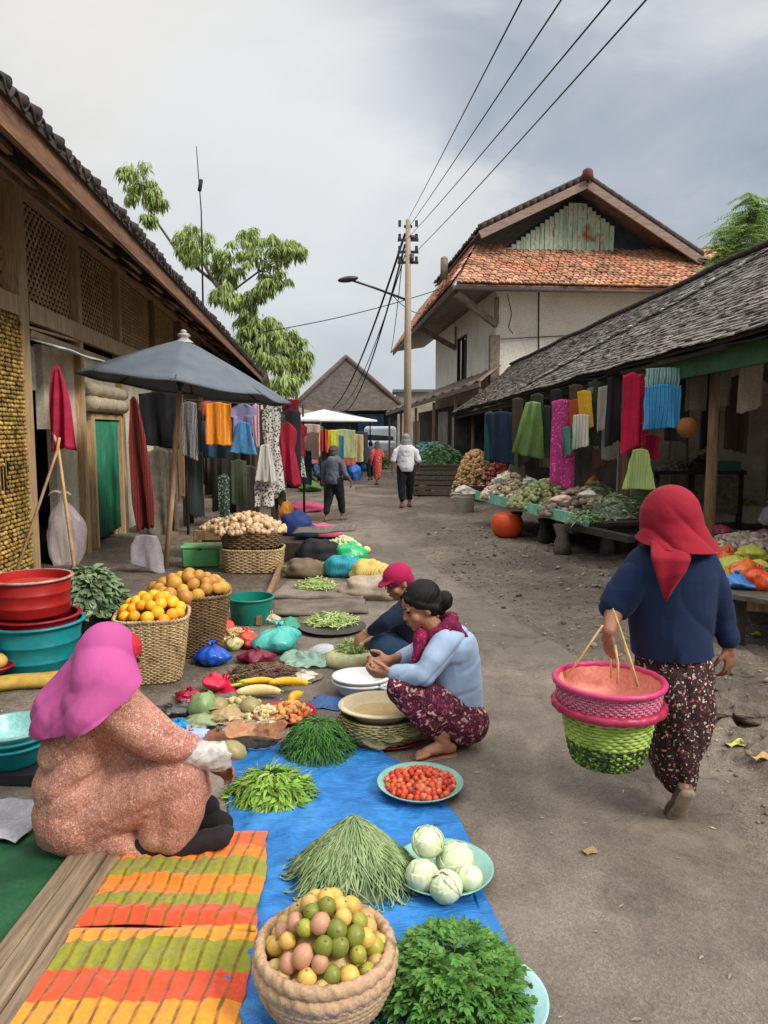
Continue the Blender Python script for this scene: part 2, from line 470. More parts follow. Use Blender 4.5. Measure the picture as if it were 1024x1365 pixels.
def mat_ground():
    m, nt, N, L = _new('packed_earth')
    co = coords(N, L)
    a = tnoise(N, L, co, 0.8, 6, 0.6, 0.5); b = tnoise(N, L, co, 9, 8, 0.65); c = tnoise(N, L, co, 70, 4, 0.6)
    c1 = ramp(N, L, a, [(0.35, sr(96, 86, 76)), (0.5, sr(120, 108, 96)), (0.68, sr(146, 133, 120))])
    c1 = mixc(N, L, 1.0, c1, ramp(N, L, b, [(0.28, (0.55, 0.53, 0.5)), (0.55, (1, 1, 1)), (0.8, (1.25, 1.22, 1.18))]), 'MULTIPLY')
    c1 = mixc(N, L, 1.0, c1, ramp(N, L, c, [(0.3, (0.7, 0.7, 0.7)), (0.7, (1.2, 1.2, 1.2))]), 'MULTIPLY')
    v = tvor(N, L, co, 26); msk = ramp(N, L, v.outputs['Distance'], [(0.10, (1, 1, 1)), (0.16, (0, 0, 0))])
    msk = mixc(N, L, 1.0, msk, ramp(N, L, tnoise(N, L, co, 2.3, 3), [(0.5, (0, 0, 0)), (0.62, (1, 1, 1))]), 'MULTIPLY')
    c1 = mixc(N, L, msk, c1, sr(176, 160, 138))
    rg = ramp(N, L, a, [(0.3, (0.55,)*3), (0.6, (0.95,)*3)])
    finish(m, nt, N, L, c1, rg, [(b, 0.9, 0.05), (c, 0.8, 0.010)], spec=0.3); return m
def mat_asphalt():
    m, nt, N, L = _new('worn_asphalt')
    co = coords(N, L)
    a = tnoise(N, L, co, 0.55, 6, 0.6, 0.8); b = tnoise(N, L, co, 5, 8, 0.7, 0.3); c = tnoise(N, L, co, 130, 3, 0.7)
    st = tnoise(N, L, coords(N, L, (1.4, 0.25, 1)), 1.1, 5, 0.6, 0.6)
    c1 = ramp(N, L, a, [(0.32, sr(104, 95, 86)), (0.5, sr(121, 111, 101)), (0.66, sr(138, 128, 117))])
    c1 = mixc(N, L, 1.0, c1, ramp(N, L, b, [(0.3, (0.74, 0.73, 0.72)), (0.55, (1, 1, 1)), (0.75, (1.12, 1.11, 1.09))]), 'MULTIPLY')
    c1 = mixc(N, L, 1.0, c1, ramp(N, L, st, [(0.36, (0.78, 0.77, 0.76)), (0.55, (1.04, 1.04, 1.04))]), 'MULTIPLY')
    v = tvor(N, L, co, 150); agg = ramp(N, L, v.outputs['Color'], [(0.1, (0.62,)*3), (0.6, (1.0,)*3), (0.97, (1.4, 1.36, 1.3))])
    c1 = mixc(N, L, 0.75, c1, mixc(N, L, 1.0, c1, agg, 'MULTIPLY'))
    v2 = tvor(N, L, co, 14); ms_ = ramp(N, L, v2.outputs['Distance'], [(0.03, (1, 1, 1)), (0.05, (0, 0, 0))])
    c1 = mixc(N, L, math_(N, L, 'MULTIPLY', ms_, 0.7), c1, sr(90, 78, 66))
    wp_ = N('ShaderNodeVectorMath'); wp_.operation = 'MULTIPLY_ADD'; nt_ = N('ShaderNodeTexNoise'); nt_.inputs['Scale'].default_value = 3; nt_.inputs['Detail'].default_value = 6
    L(co, nt_.inputs['Vector']); L(nt_.outputs[1], wp_.inputs[0]); wp_.inputs[1].default_value = (.5, .5, 0); L(co, wp_.inputs[2])
    v3 = tvor(N, L, wp_.outputs[0], 0.75, 'DISTANCE_TO_EDGE'); ck = ramp(N, L, v3.outputs['Distance'], [(0.0, (1, 1, 1)), (0.012, (0, 0, 0))])
    ck = mixc(N, L, 1.0, ck, ramp(N, L, tnoise(N, L, co, .9, 3), [(0.50, (0, 0, 0)), (0.58, (1, 1, 1))]), 'MULTIPLY')
    c1 = mixc(N, L, math_(N, L, 'MULTIPLY', ck, .65), c1, sr(62, 55, 48))
    pt_ = ramp(N, L, tnoise(N, L, co, 1.9, 5, .65, 1.2), [(0.56, (1, 1, 1)), (0.66, (.74, .73, .71))])
    c1 = mixc(N, L, 1.0, c1, pt_, 'MULTIPLY')
    dst = ramp(N, L, tnoise(N, L, co, 1.1, 6, .7, .5), [(0.55, (0, 0, 0)), (0.7, (.55, .55, .55))])
    c1 = mixc(N, L, dst, c1, sr(150, 136, 118))
    finish(m, nt, N, L, c1, 0.82, [(b, 0.35, 0.015), (v.outputs['Distance'], 0.6, 0.003), (c, 0.35, 0.003)], spec=0.35); return m
struct('ground', mb, mat_ground())
mb = MB(); n = len(poly)
me_ = [(p.x, p.y, 0.004) for p in poly]
from mathutils.geometry import tessellate_polygon
tri = tessellate_polygon([[V(p) for p in me_]])
mb.add(me_, [tuple(reversed(t)) if (V(me_[t[1]])-V(me_[t[0]])).cross(V(me_[t[2]])-V(me_[t[0]])).z < 0 else tuple(t) for t in tri])
struct('road', mb, mat_asphalt(), smooth=False)
# ================================================================ materials used by the buildings
W_BROWN = wood('weathered_timber', sr(168, 134, 100), sr(122, 94, 68), 'Z')
W_BROWNY = wood('weathered_timber_along', sr(194, 158, 120), sr(148, 116, 86), 'Y')
W_TAN = wood('pale_timber', sr(212, 182, 140), sr(172, 142, 104), 'Z')
W_DARK = wood('dark_timber', sr(74, 60, 50), sr(48, 40, 34), 'Z')
W_GREY = wood('grey_timber', sr(128, 116, 102), sr(86, 78, 68), 'Y')
FASCIA = wood('fascia_board', sr(150, 108, 80), sr(96, 68, 52), 'Y')
PLASTER = mat('cream_plaster', sr(230, 220, 198), sr(188, 176, 154), s=2.2, w=0.2, bump=0.2, bs=30)
PLASTERW = mat('white_plaster', sr(244, 239, 224), sr(214, 206, 188), c3=sr(238, 231, 214), s=1.2, w=0.25, bump=0.2, bs=20)
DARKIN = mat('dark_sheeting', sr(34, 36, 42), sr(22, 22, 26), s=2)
TILE = mat('old_clay_tile', sr(82, 68, 62), sr(50, 46, 46), s=5, w=0.2, rough=0.85, bump=0.4, bs=50)
SHINGLE = mat('grey_shingle', sr(150, 142, 134), sr(98, 91, 86), s=3, w=0.2, island=0.28, bump=0.5, bs=60, bd=0.006)
CLAY = mat('red_clay_tile', sr(178, 112, 78), sr(112, 76, 60), c3=sr(190, 142, 112), s=1.1, w=0.18, island=0.35, hue=0.015, bump=0.5, bs=40)
RATTAN = mat('woven_bamboo', sr(216, 180, 132), sr(170, 136, 96), s=8, w=0.2, island=0.2, bump=0.4)
THATCH = mat('thatch', sr(92, 80, 70), sr(50, 44, 40), s=3, w=0.2, bump=0.8, bs=14, bd=0.06, stretch=(1, 1, 1))
MORTAR = mat('lime_mortar', sr(196, 192, 186), sr(150, 146, 140), s=6)
GREENP = mat('green_paint', sr(36, 96, 44), sr(26, 66, 34), s=5, rough=0.55)

# ================================================================ market hall on the left
LA = math.atan2(97, 1000)
hall = thing('market_hall', 'timber market hall with lattice panels under a deep tiled roof beside the tall grey parasol', 'building', (0, 0, 0), LA)
LW = -3.2
def HW(l, s, z=0.0):       # hall coordinates to world
    return V((l*math.cos(LA)-s*math.sin(LA), l*math.sin(LA)+s*math.cos(LA), z))
S0, S1 = 3.0, 31.0
posts = [(4.0, .2, 4.3), (6.2, .2, 4.3), (8.55, .24, 4.3), (10.7, .16, 4.3), (12.95, .14, 4.3), (15.7, .14, 4.3), (18.6, .2, 4.3), (22, .16, 4.3), (26, .16, 4.3), (30, .16, 4.3)]
for s, w, h in posts:
    m = MB(); m.box((LW+0.04, s, h/2), (w, w, h), jit=0.006); obj('post', m, W_TAN if s < 14 else W_BROWN, hall, False)
m = MB(); m.box((LW+0.09, 7.62, 3.68), (0.07, 0.09, 1.16)); obj('post', m, W_TAN, hall, False)
m = MB(); m.box((LW+0.10, (3+30)/2, 4.36), (0.16, 27.5, 0.2), jit=0.01); obj('top_beam', m, W_BROWNY, hall, False)
m = MB()
for a, b in ((3, 8.4), (8.7, 15.6)):
    m.box((LW+0.11, (a+b)/2, 3.0), (0.13, b-a, 0.2), jit=0.01)
m.box((LW+0.11, 22.8, 3.0), (0.12, 14, 0.18)); m.box((LW+0.09, 11.0, 2.77), (0.08, 4.4, 0.06), jit=0.01)
m.box((LW+0.10, 9.6, 2.86), (0.06, 1.9, 0.03), (0.03, 0, 0))
obj('rail', m, W_TAN, hall, False)
# lattice panels: bamboo strips laid over and under, square holes between them
def lattice(s0, s1, z0, z1, pitch=0.066):
    m = MB(); l = LW+0.0
    k = 0; z = z0
    while z < z1:
        m.grid(lambda u, v, z=z, k=k: (l+0.012*math.sin((s0+u*(s1-s0))/pitch*math.pi+math.pi*k), s0+u*(s1-s0), z+(v-.5)*0.042+0.003*nz(u*9, z*9)), int((s1-s0)/pitch*2), 1)
        z += pitch; k += 1
    k = 0; s = s0
    while s < s1:
        m.grid(lambda u, v, s=s, k=k: (l+0.004-0.012*math.sin((z0+u*(z1-z0))/pitch*math.pi+math.pi*k), s+(v-.5)*0.042, z0+u*(z1-z0)), int((z1-z0)/pitch*2), 1)
        s += pitch; k += 1
    # slanting strips close most of the mesh
    L_ = s1-s0; hh = z1-z0; t = -hh
    while t < -L_ :
        a = max(0, t); b = min(L_, t+hh)
        if b-a > 0.1: m.bar((l-0.022, s0+a, z0+(a-t)), (l-0.022, s0+b, z0+(b-t)), 0.006, 0.03)
        t += pitch*1.5
    o = obj('lattice_panel', m, RATTAN, hall, False); sd = o.modifiers.new('t', 'SOLIDIFY'); sd.thickness = .004
    return o
for a, b in ((3.05, 6.1), (6.3, 7.57), (7.68, 8.42), (8.68, 10.61), (10.79, 12.87), (13.03, 15.62), (15.78, 18.4), (18.8, 21.9)):
    lattice(a, b, 3.11, 4.24)
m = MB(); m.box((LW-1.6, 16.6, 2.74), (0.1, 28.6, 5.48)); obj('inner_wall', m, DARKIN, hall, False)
for s_ in (S0+.1, S1-.4):
    m = MB(); m.loft([((0, s_, 0), (0, 0, 0), (0, 0, 0))], 3, False) if False else None
    q_ = [(-1.98, 0), (-4.78, 0), (-4.78, 5.40), (-1.98, 3.72)] if s_ > 20 else [(-3.2, 0), (-4.78, 0), (-4.78, 5.40), (-3.2, 4.45)]
    m.add([(x, s_-.04, z) for x, z in q_]+[(x, s_+.04, z) for x, z in q_], [(0, 1, 2, 3), (7, 6, 5, 4), (0, 4, 5, 1), (1, 5, 6, 2), (2, 6, 7, 3), (3, 7, 4, 0)]); obj('end_wall', m, W_DARK, hall, False)
# plastered lower wall with openings
m = MB()
m.box((LW-0.02, 10.02, 2.22), (0.1, 1.2, 1.0)); m.box((LW-0.02, 10.18, 0.86), (0.1, 0.88, 1.72))       # around the dark doorway
m.box((LW-0.03, 8.95, 2.42), (0.08, 0.56, 0.5))
m.box((LW-0.02, 11.78, 2.3), (0.1, 2.0, 0.86)); m.box((LW-0.02, 11.0, 0.93), (0.1, 0.38, 1.86)); m.box((LW-0.02, 12.78, .93), (0.1, 0.2, 1.86))
m.box((LW-0.02, 14.4, 1.35), (0.1, 2.4, 2.7)); 
obj('wall', m, PLASTER, hall, False)
m = MB(); m.box((LW-0.02, 17.1, 1.35), (0.1, 2.6, 2.7)); m.box((LW-0.02, 20.3, 1.35), (0.1, 3.2, 2.7)); m.box((LW-0.02, 26, 1.35), (0.1, 7.8, 2.7)); obj('board_wall', m, W_DARK, hall, False)
dr = MB(); 
for i in range(18):
    dr.tube([(LW+0.05, 11.24+i*0.079, 0.12), (LW+0.052+0.006*math.sin(i), 11.24+i*0.079+0.008*math.sin(i*2), 1.0), (LW+0.05, 11.24+i*0.079, 1.84)], 0.036, 6)
GRD = mat('green_slat_door', sr(34, 140, 102), sr(20, 96, 72), s=3, w=0.2, rough=0.5, island=0.15)
d_ = obj('door', dr, GRD, hall)
m = MB(); m.box((LW+0.07, 11.14, 0.95), (0.1, 0.1, 1.9)); m.box((LW+0.07, 12.72, 0.95), (0.1, 0.1, 1.9)); m.box((LW+0.06, 11.93, 1.9), (0.1, 1.7, 0.07))
obj('door_frame', m, W_TAN, hall, False)
m = MB()
for k, (z, r_) in enumerate(((2.08, .11), (2.28, .1))):
    m.tube([(LW+0.12+.01*math.sin(i*1.7+k), 10.95+i*0.17, z+0.008*math.sin(i*2.1+k*2)) for i in range(12)], r_, 14)
CANV = mat('rolled_canvas', sr(206, 194, 168), sr(168, 152, 124), s=6, w=0.25, bump=0.5, bs=25)
obj('rolled_blind', m, CANV, hall)
m = MB(); m.slab(lambda u, v: (LW+0.12+0.35*v, 8.72+1.95*u, 2.72-0.1*v+0.01*math.sin(u*9)), 8, 4, 0.02); obj('awning_sheet', m, mat('white_sheet', sr(224, 228, 232), sr(196, 200, 206), s=3), hall)
# roof: pantiles on rafters
EL, EZ, SL = -1.93, 3.74, 0.6
def tile_z(l, s):
    ph = (s/0.24) % 1.0
    wave = 0.045*math.sin(ph*2*math.pi)
    d = (EL-l)
    step = -0.035*((d/0.3) % 1.0)+0.035
    return EZ+0.10+d*SL+wave+step+0.02*nz(s*1.3, l*2)
m = MB(); ns = int((S1-S0)/0.04)
m.slab(lambda u, v: (EL+0.06-(0.0 if v == 0 else v*3.9)+0.025*nz(math.floor((S0+u*(S1-S0))/0.24)*1.7, v*13, 2), S0+u*(S1-S0), tile_z(EL-v*3.9, S0+u*(S1-S0))), ns, 26, 0.022)
rf = obj('roof', m, TILE, hall)
m = MB()
for i in range(int((S1-S0)/0.24)):
    s = S0+0.06+i*0.24; j_ = R.uniform(-0.02, 0.03); z = EZ+0.13+R.uniform(-.012, .02)
    m.tube([(EL+0.06+j_, s, z+.005), (EL-0.22, s, z+.16)], [0.062, 0.05], 10, flat=0.8)
    m.tube([(EL+0.04+j_, s+.12, z-.03), (EL-0.22, s+.12, z+.12)], [0.05, 0.05], 8, flat=0.45)
obj('eave_tile', m, TILE, hall, kind='stuff')
m = MB(); m.box((EL-0.01, (S0+S1)/2, EZ-0.02), (0.045, S1-S0, 0.2), jit=0.004); obj('fascia', m, FASCIA, hall, False)
m = MB(); m.box((EL+0.01, (S0+S1)/2, EZ+0.095), (0.07, S1-S0, 0.05)); obj('batten', m, W_DARK, hall, False)
for i in range(17):
    s = 3.6+i*1.6
    m = MB(); a = math.atan(SL); d = 3.6
    m.bar((EL-0.04, s, EZ-0.03), (EL-0.04-d, s, EZ-0.03+d*SL), 0.07, 0.12, jit=.004); obj('rafter', m, W_BROWN if i % 4 == 3 else W_DARK, hall, False)
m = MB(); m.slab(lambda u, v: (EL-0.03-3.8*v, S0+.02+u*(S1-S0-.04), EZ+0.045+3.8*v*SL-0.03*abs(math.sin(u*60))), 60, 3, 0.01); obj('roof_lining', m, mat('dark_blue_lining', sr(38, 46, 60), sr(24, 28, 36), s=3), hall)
for z, l in ((4.02, -2.45), (4.22, -2.8)):
    m = MB(); m.box((l, (S0+S1)/2, z-.02), (0.05, S1-S0-.1, 0.05)); obj('purlin', m, W_BROWNY, hall, False)
# the patterned hanging mat left of the main post
m = MB()
def matfn(k):
    pass
GOLDM = mat('golden_bead_string', sr(214, 176, 98), sr(110, 96, 50), c3=sr(176, 144, 72), s=3.5, w=0.2, island=0.5, hue=0.02, rough=0.6, bump=0.3)
for i in range(26):
    s = 6.45+i*0.0765
    for k in range(62):
        z = 2.86-k*0.0452
        if nz(s*1.5, z*1.3) < -0.33 and R.random() < 0.7: continue
        m.ell((LW+0.17+R.uniform(-.012, .012), s+R.uniform(-.012, .012), z), (0.022, 0.034, 0.020), (R.uniform(-.5, .5), 0, 0), n=6, m=4)
    m.tube([(LW+0.165, s, 2.9), (LW+0.165, s, 0.05)], 0.006, 4)
obj('bead_curtain', m, GOLDM, hall)
m = MB(); m.box((LW+0.02, 7.4, 1.4), (0.05, 2.1, 2.8)); obj('backing_board', m, mat('dark_olive_board', sr(70, 62, 36), sr(40, 36, 24), s=6), hall, False)
mast = MB(); q = Q(268, 300, 24); mast.tube([(q.x, q.y, 5.6), (q.x+0.02, q.y, 8.4), (q.x-0.08, q.y, 10.3)], [0.03, 0.02, 0.012], 6); mast.tube([(q.x-0.02, q.y, 9.0), (q.x+0.02, q.y+.1, 9.35)], 0.06, 6)
am = obj('antenna_mast', mast, DARKIN, None); am.parent = hall; am.matrix_parent_inverse = Matrix.Rotation(-LA, 4, 'Z')

# ================================================================ shed on the right
shed = thing('market_shed', 'low open market shed with a sagging grey shingle roof and garments hung along its front', 'building')
Ea, Eb = V((3.42, 3.6, 2.64)), V((2.05, 22.5, 2.2)); Ra, Rb = V((5.85, 3.6, 4.42)), V((3.95, 23.5, 3.66))
def roofp(t, v):
    e = Ea.lerp(Eb, t); r = Ra.lerp(Rb, t); p = e.lerp(r, v)
    p.z += -0.10*math.sin(math.pi*v)*(0.6+0.4*math.sin(t*9))+0.035*nz(t*14, v*3, 1)
    return p
m = MB(); m.slab(lambda u, v: roofp(u, v), 60, 10, 0.03); 
o = obj('roof_deck', m, W_DARK, shed)
m = MB(); m.slab(lambda u, v: (lambda p, q_: (2*q_.x-p.x+.0, p.y, p.z-.02))(roofp(u, v), roofp(u, 1.0)), 20, 4, 0.03); obj('rear_roof', m, SHINGLE, shed)
m = MB(); Lr = (Eb-Ea).length; rows = 27
for j in range(rows):
    v0 = j/rows-0.004; x = 0.0
    while x < Lr:
        w = R.uniform(0.09, 0.17); t = (x+w/2)/Lr; x += w+0.006
        if t > 1: break
        a = roofp(t, max(0, v0)-(0.012 if j == 0 else R.uniform(0, .007))); b = roofp(t, min(1, v0+1.7/rows)); n_ = (Eb-Ea).cross(b-a).normalized()
        if n_.z < 0: n_ = -n_
        lift = 0.032+R.uniform(-.004, .012)
        m.bar(a+n_*(lift+0.006), b+n_*0.016, w, 0.014, up=n_, jit=0.006)
obj('roof_shingles', m, SHINGLE, shed, False)
m = MB()
mj = []
for i in range(46):
    k = i/45; mj.append(roofp(lerp(0.30, 0.60, k)+0.004*math.sin(i*1.3), lerp(1.0, 0.04, k)) + V((0, 0, 0.075)))
for i in range(45):
    m.bar(mj[i], mj[i+1], R.uniform(0.04, 0.12), 0.02, jit=0.02)
obj('mortar_joint', m, MORTAR, shed)
m = MB()
for i in range(60):
    p = roofp(i/60, 1.0); q_ = roofp((i+1.1)/60, 1.0); m.tube([p+V((0, 0, .05)), q_+V((0, 0, .06))], [0.10, .085], 10, flat=0.6)
obj('ridge_cap', m, TILE, shed)
# beams, posts, inner walls
m = MB(); m.bar(roofp(0, 0)+V((0.16, 0, -0.17)), roofp(0.33, 0)+V((0.14, 0, -0.17)), 0.06, 0.2); obj('green_fascia', m, GREENP, shed, False)
m = MB(); m.bar(roofp(0.33, 0)+V((0.14, 0, -0.12)), roofp(1, 0)+V((0.12, 0, -0.12)), 0.08, 0.1); obj('eave_beam', m, W_DARK, shed, False)
SHP = []
for t in (0.02, 0.12, 0.245, 0.37, 0.5, 0.68, 0.82, 0.97):
    p = roofp(t, 0)+V((0.5, 0, -0.1)); SHP.append(p)
    m = MB(); m.tube([(p.x, p.y, 0), (p.x+0.01, p.y, 1.2), (p.x, p.y, p.z)], [0.065, 0.06, 0.055], 9); obj('post', m, W_BROWN, shed)
BACKW = mat('patched_board', sr(206, 190, 164), sr(140, 122, 100), c3=sr(220, 206, 182), s=1.5, w=0.25, bump=0.5, bs=12, bd=0.02)
m = MB(); a = Ea+V((3.6, 0, 0)); b = Eb+V((1.75, 0, 0))
m.bar((a.x, a.y, 1.45), (a.x-0.0, 13.45, 1.45), 0.08, 2.9); m.box((5.75, 13.5, 1.5), (3.1, 0.08, 3.0)); obj('back_wall', m, BACKW, shed, False)
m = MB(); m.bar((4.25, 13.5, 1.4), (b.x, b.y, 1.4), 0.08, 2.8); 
m.box((3.1, 22.6, 1.1), (2.0, 0.08, 2.2)); obj('back_wall', m, mat('grey_brown_board', sr(96, 86, 76), sr(56, 50, 46), s=2, bs=20), shed, False)  # rear boards in a plain mottled grey-brown
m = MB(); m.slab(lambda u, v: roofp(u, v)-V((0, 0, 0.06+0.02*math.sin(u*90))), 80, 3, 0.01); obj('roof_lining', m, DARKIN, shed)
# pale panels on the back wall
for i, (u, z0, z1, w) in enumerate(((935, .9, 2.3, .5), (968, .2, 2.0, .4), (1000, .35, 2.35, .62), (1045, .3, 2.2, .5), (905, .7, 1.9, .3))):
    x = Q(u, 600, 13.4).x
    m = MB(); m.slab(lambda a, b, z0=z0, z1=z1, w=w, x=x, i=i: (x+(a-.5)*w*(1+.1*math.sin(b*5+i)), 13.38+0.02*math.sin(a*9+i)+.02*math.sin(b*7), lerp(z1, z0, b)+.03*math.sin(a*4)), 8, 10, (0, .015, 0)); obj('wall_sheet', m, mat('grey_wall_sheet', sr(222, 210, 188), sr(160, 146, 126), s=2.5, w=0.25, bump=.4), shed)

# ================================================================ white house behind the shed
house = thing('white_house', 'two storey white plastered house with a rust red tiled skirt roof and green gable', 'house', (3.5, 24, 0), rad(5))
# local: x along the front, y to the back, origin at the near left wall corner
ZT = 6.0
m = MB(); m.box((6.0, 0.06, 3.05), (12, 0.12, 6.1)); obj('front_wall', m, PLASTERW, house, False)
m = MB()
# left wall with a window opening (y 4.6..6.4, z 3.1..5.2)
m.box((0.06, 2.35, 3.05), (0.12, 4.5, 6.1)); m.box((0.06, 9.2, 3.05), (0.12, 5.6, 6.1)); m.box((0.06, 5.5, 1.6), (0.12, 1.8, 3.2)); m.box((0.06, 5.5, 5.65), (0.12, 1.8, 0.9))
obj('side_wall', m, PLASTERW, house, False)
m = MB(); m.box((6, 12.06, 3.05), (12, .12, 6.1)); m.box((11.94, 6.0, 3.05), (.12, 11.9, 6.1)); obj('rear_wall', m, PLASTERW, house, False)
win = MB(); win.box((0.16, 5.5, 4.2), (0.04, 1.8, 2.0)); w_ = obj('window', win, mat('dark_shutter', sr(52, 38, 32), sr(36, 28, 26), s=6), house, False)
m = MB()
for y in (4.62, 5.5, 6.38): m.box((0.02, y, 4.2), (0.1, 0.06, 2.1))
m.box((0.02, 5.5, 3.2), (0.12, 1.86, 0.06)); m.box((0.02, 5.5, 5.22), (0.12, 1.86, 0.06)); obj('window_frame', m, W_DARK, w_, False)
m = MB(); m.box((-0.05, -0.05, 3.9), (0.26, 0.26, 1.5), jit=0.03); m.box((-.02, -.02, 2.2), (.2, .2, 2.2)); obj('corner_post', m, mat('bare_cement', sr(150, 136, 120), sr(112, 98, 86), s=5), house, False)
# main roof outline: gable over the front, long plane down the left to the street
def hl(u, v, Y):   # pixel at world depth to house local
    q = Q(u, v, Y)-V((3.5, 24, 0)); return V((q.x*math.cos(rad(5))+q.y*math.sin(rad(5)), -q.x*math.sin(rad(5))+q.y*math.cos(rad(5)), q.z))
apex = hl(782, 240, 24.3)
def tiled(pa, pb, pc, pd, rows, pitch, name, material, th=0.05, lift=0.03, parent=None, w0=0.18):
    """plane pa-pb (eave) to pd-pc (top) covered in rows of overlapping tiles"""
    m = MB(); n_ = (pb-pa).cross(pd-pa).normalized()
    if n_.z < 0: n_ = -n_
    m.slab(lambda u, v: pa.lerp(pb, u).lerp(pd.lerp(pc, u), v), 12, 6, 0.06)
    for j in range(rows):
        v0 = j/rows; v1 = min(1, v0+1.45/rows)
        ea, eb = pa.lerp(pd, v0), pb.lerp(pc, v0); L1 = (eb-ea).length; n = max(1, int(L1/w0))
        ta, tb = pa.lerp(pd, v1), pb.lerp(pc, v1)
        for i in range(n):
            u = (i+0.5)/n; a = ea.lerp(eb, u); b = ta.lerp(tb, u); d = (b-a).normalized()
            x = d.cross(n_)
            r_ = L1/n*0.5; zz = lift+R.uniform(0, .025)
            a = a-d*R.uniform(0.0, 0.05); s_ = R.uniform(-.03, .03)
            vs = []
            for (p, l_) in ((a, zz+0.03), (b, zz-0.01)):
                for k in range(5):
                    t = math.pi*k/4; vs.append(p+x*(-math.cos(t)*r_*1.02+s_*(p is b))+n_*(l_+math.sin(t)*r_*0.55))
            m.add(vs, [(k, k+1, k+6, k+5) for k in range(4)]+[(0, 1, 2, 3, 4)])
    return obj(name, m, material, parent, False)
fy = -1.25
A1 = V((-1.6, fy, 5.95)); A2 = hl(905, 378, 23.6); A2 = V((10.2, fy, 5.9))
T1 = hl(676, 328, 25.4); T2 = V((9.3, T1.y, T1.z+.05))
tiled(A1+V((.1, 0, 0)), A2, T2, V((T1.x-1.0, T1.y, T1.z)), 17, 0.2, 'skirt_roof', CLAY, parent=house)
# left long plane
LB1 = V((-1.6, fy, 5.95)); LB2 = V((-1.55, 17.0, 5.75))
ridge_z = apex.z
TL1 = V((T1.x-1.0, T1.y, T1.z)); TL2 = V((T1.x-1.0, 14.0, T1.z))
OLDT = mat('brown_roof_tile', sr(112, 92, 78), sr(74, 62, 56), s=2, island=0.3, bump=.4)
tiled(LB1, LB2, TL2, TL1, 12, .2, 'lower_side_roof', CLAY, parent=house, w0=.24)
G0 = 0.05   # gable overhang y
gl = V((apex.x-3.35, G0, 7.82)); gr = V((apex.x+3.85, G0, 7.15)); ga = V((apex.x, G0, apex.z)); D = V((0, 9, 0))
tiled(gl, gl+D, ga+D, ga, 14, .2, 'upper_roof', OLDT, parent=house, w0=.26)
tiled(gr+D, gr, ga, ga+D, 14, .2, 'upper_roof', OLDT, parent=house, w0=.26)
# right side lower plane
tiled(V((10.3, fy, 5.9))+V((0, 17, 0)), V((10.35, fy, 5.9)), V((gr.x-.2, fy+1.2, 7.1)), V((gr.x-.2, 14, 7.1)), 8, .2, 'lower_side_roof', OLDT, parent=house, w0=.28)
m = MB(); 
for a, b in ((gl, ga), (gr, ga)):
    m.bar(a+V((0, -.06, -.14)), b+V((0, -.06, -.14)), 0.07, 0.24)
obj('bargeboard', m, wood('pink_grey_board', sr(172, 148, 134), sr(128, 106, 94), 'X'), house, False)
m = MB(); 
for a, b in ((gl, ga), (gr, ga)):
    n = 15
    for i in range(n):
        p = a.lerp(b, i/n); q_ = a.lerp(b, (i+1.1)/n); m.tube([p+V((0, 0, .07)), q_+V((0, 0, .11))], [.12, .1], 8)
m.tube([ga+V((0, -.1, .1)), ga+D+V((0, 0, .1))], .15, 8)
obj('verge_tiles', m, TILE, house)
m = MB(); m.tube([ga+V((0, -.08, -.05)), ga+V((0, -.08, .26)), ga+V((0, -.08, .32))], [.2, .15, .06], 10); obj('ridge_finial', m, mat('old_red_finial', sr(110, 58, 48), sr(76, 44, 40), s=5), house)
# gable filling: peeling green boards and a dark vent above
gy = 0.85; bz = T1.z-0.35; xa, xb = apex.x-2.75, apex.x+1.25
m = MB(); nb = 26
for i in range(nb):
    x0 = lerp(xa, xb, i/nb); x1 = lerp(xa, xb, (i+1)/nb); xm = (x0+x1)/2
    top = min(8.95, apex.z-0.05-abs(xm-apex.x)*0.72-0.25)
    if top > bz+.05: m.box((xm, gy+R.uniform(-.02, .02), (bz+top)/2), (x1-x0-.012, .03, top-bz))
def mat_peel():
    m_, nt, N, L = _new('peeling_green_paint'); co = coords(N, L, (1, 1, .22))
    c = ramp(N, L, tnoise(N, L, co, 6, 6, .7), [(0.38, sr(126, 160, 128)), (0.5, sr(160, 184, 156)), (0.56, sr(190, 190, 170)), (0.64, sr(120, 100, 80))])
    co2 = coords(N, L); c2 = ramp(N, L, tnoise(N, L, co2, 1.2, 3), [(0.58, (0, 0, 0)), (0.66, (1, 1, 1))])
    c = mixc(N, L, c2, c, sr(146, 86, 62))
    return finish(m_, nt, N, L, c, .8, [(tnoise(N, L, co, 12, 4), .4, .02)])
obj('gable_boards', m, mat_peel(), house, False)
m = MB(); m.add([(gl.x+.3, gy+.12, 7.0), (gr.x-.3, gy+.12, 7.0), (apex.x, gy+.12, apex.z-.1), (gl.x+.3, gy+.2, 7.0), (gr.x-.3, gy+.2, 7.0), (apex.x, gy+.2, apex.z-.1)], [(0, 1, 2), (5, 4, 3), (0, 3, 4, 1), (1, 4, 5, 2), (2, 5, 3, 0)])
obj('gable_back', m, mat('dark_teal_board', sr(44, 60, 64), sr(30, 38, 42), s=3), house, False)
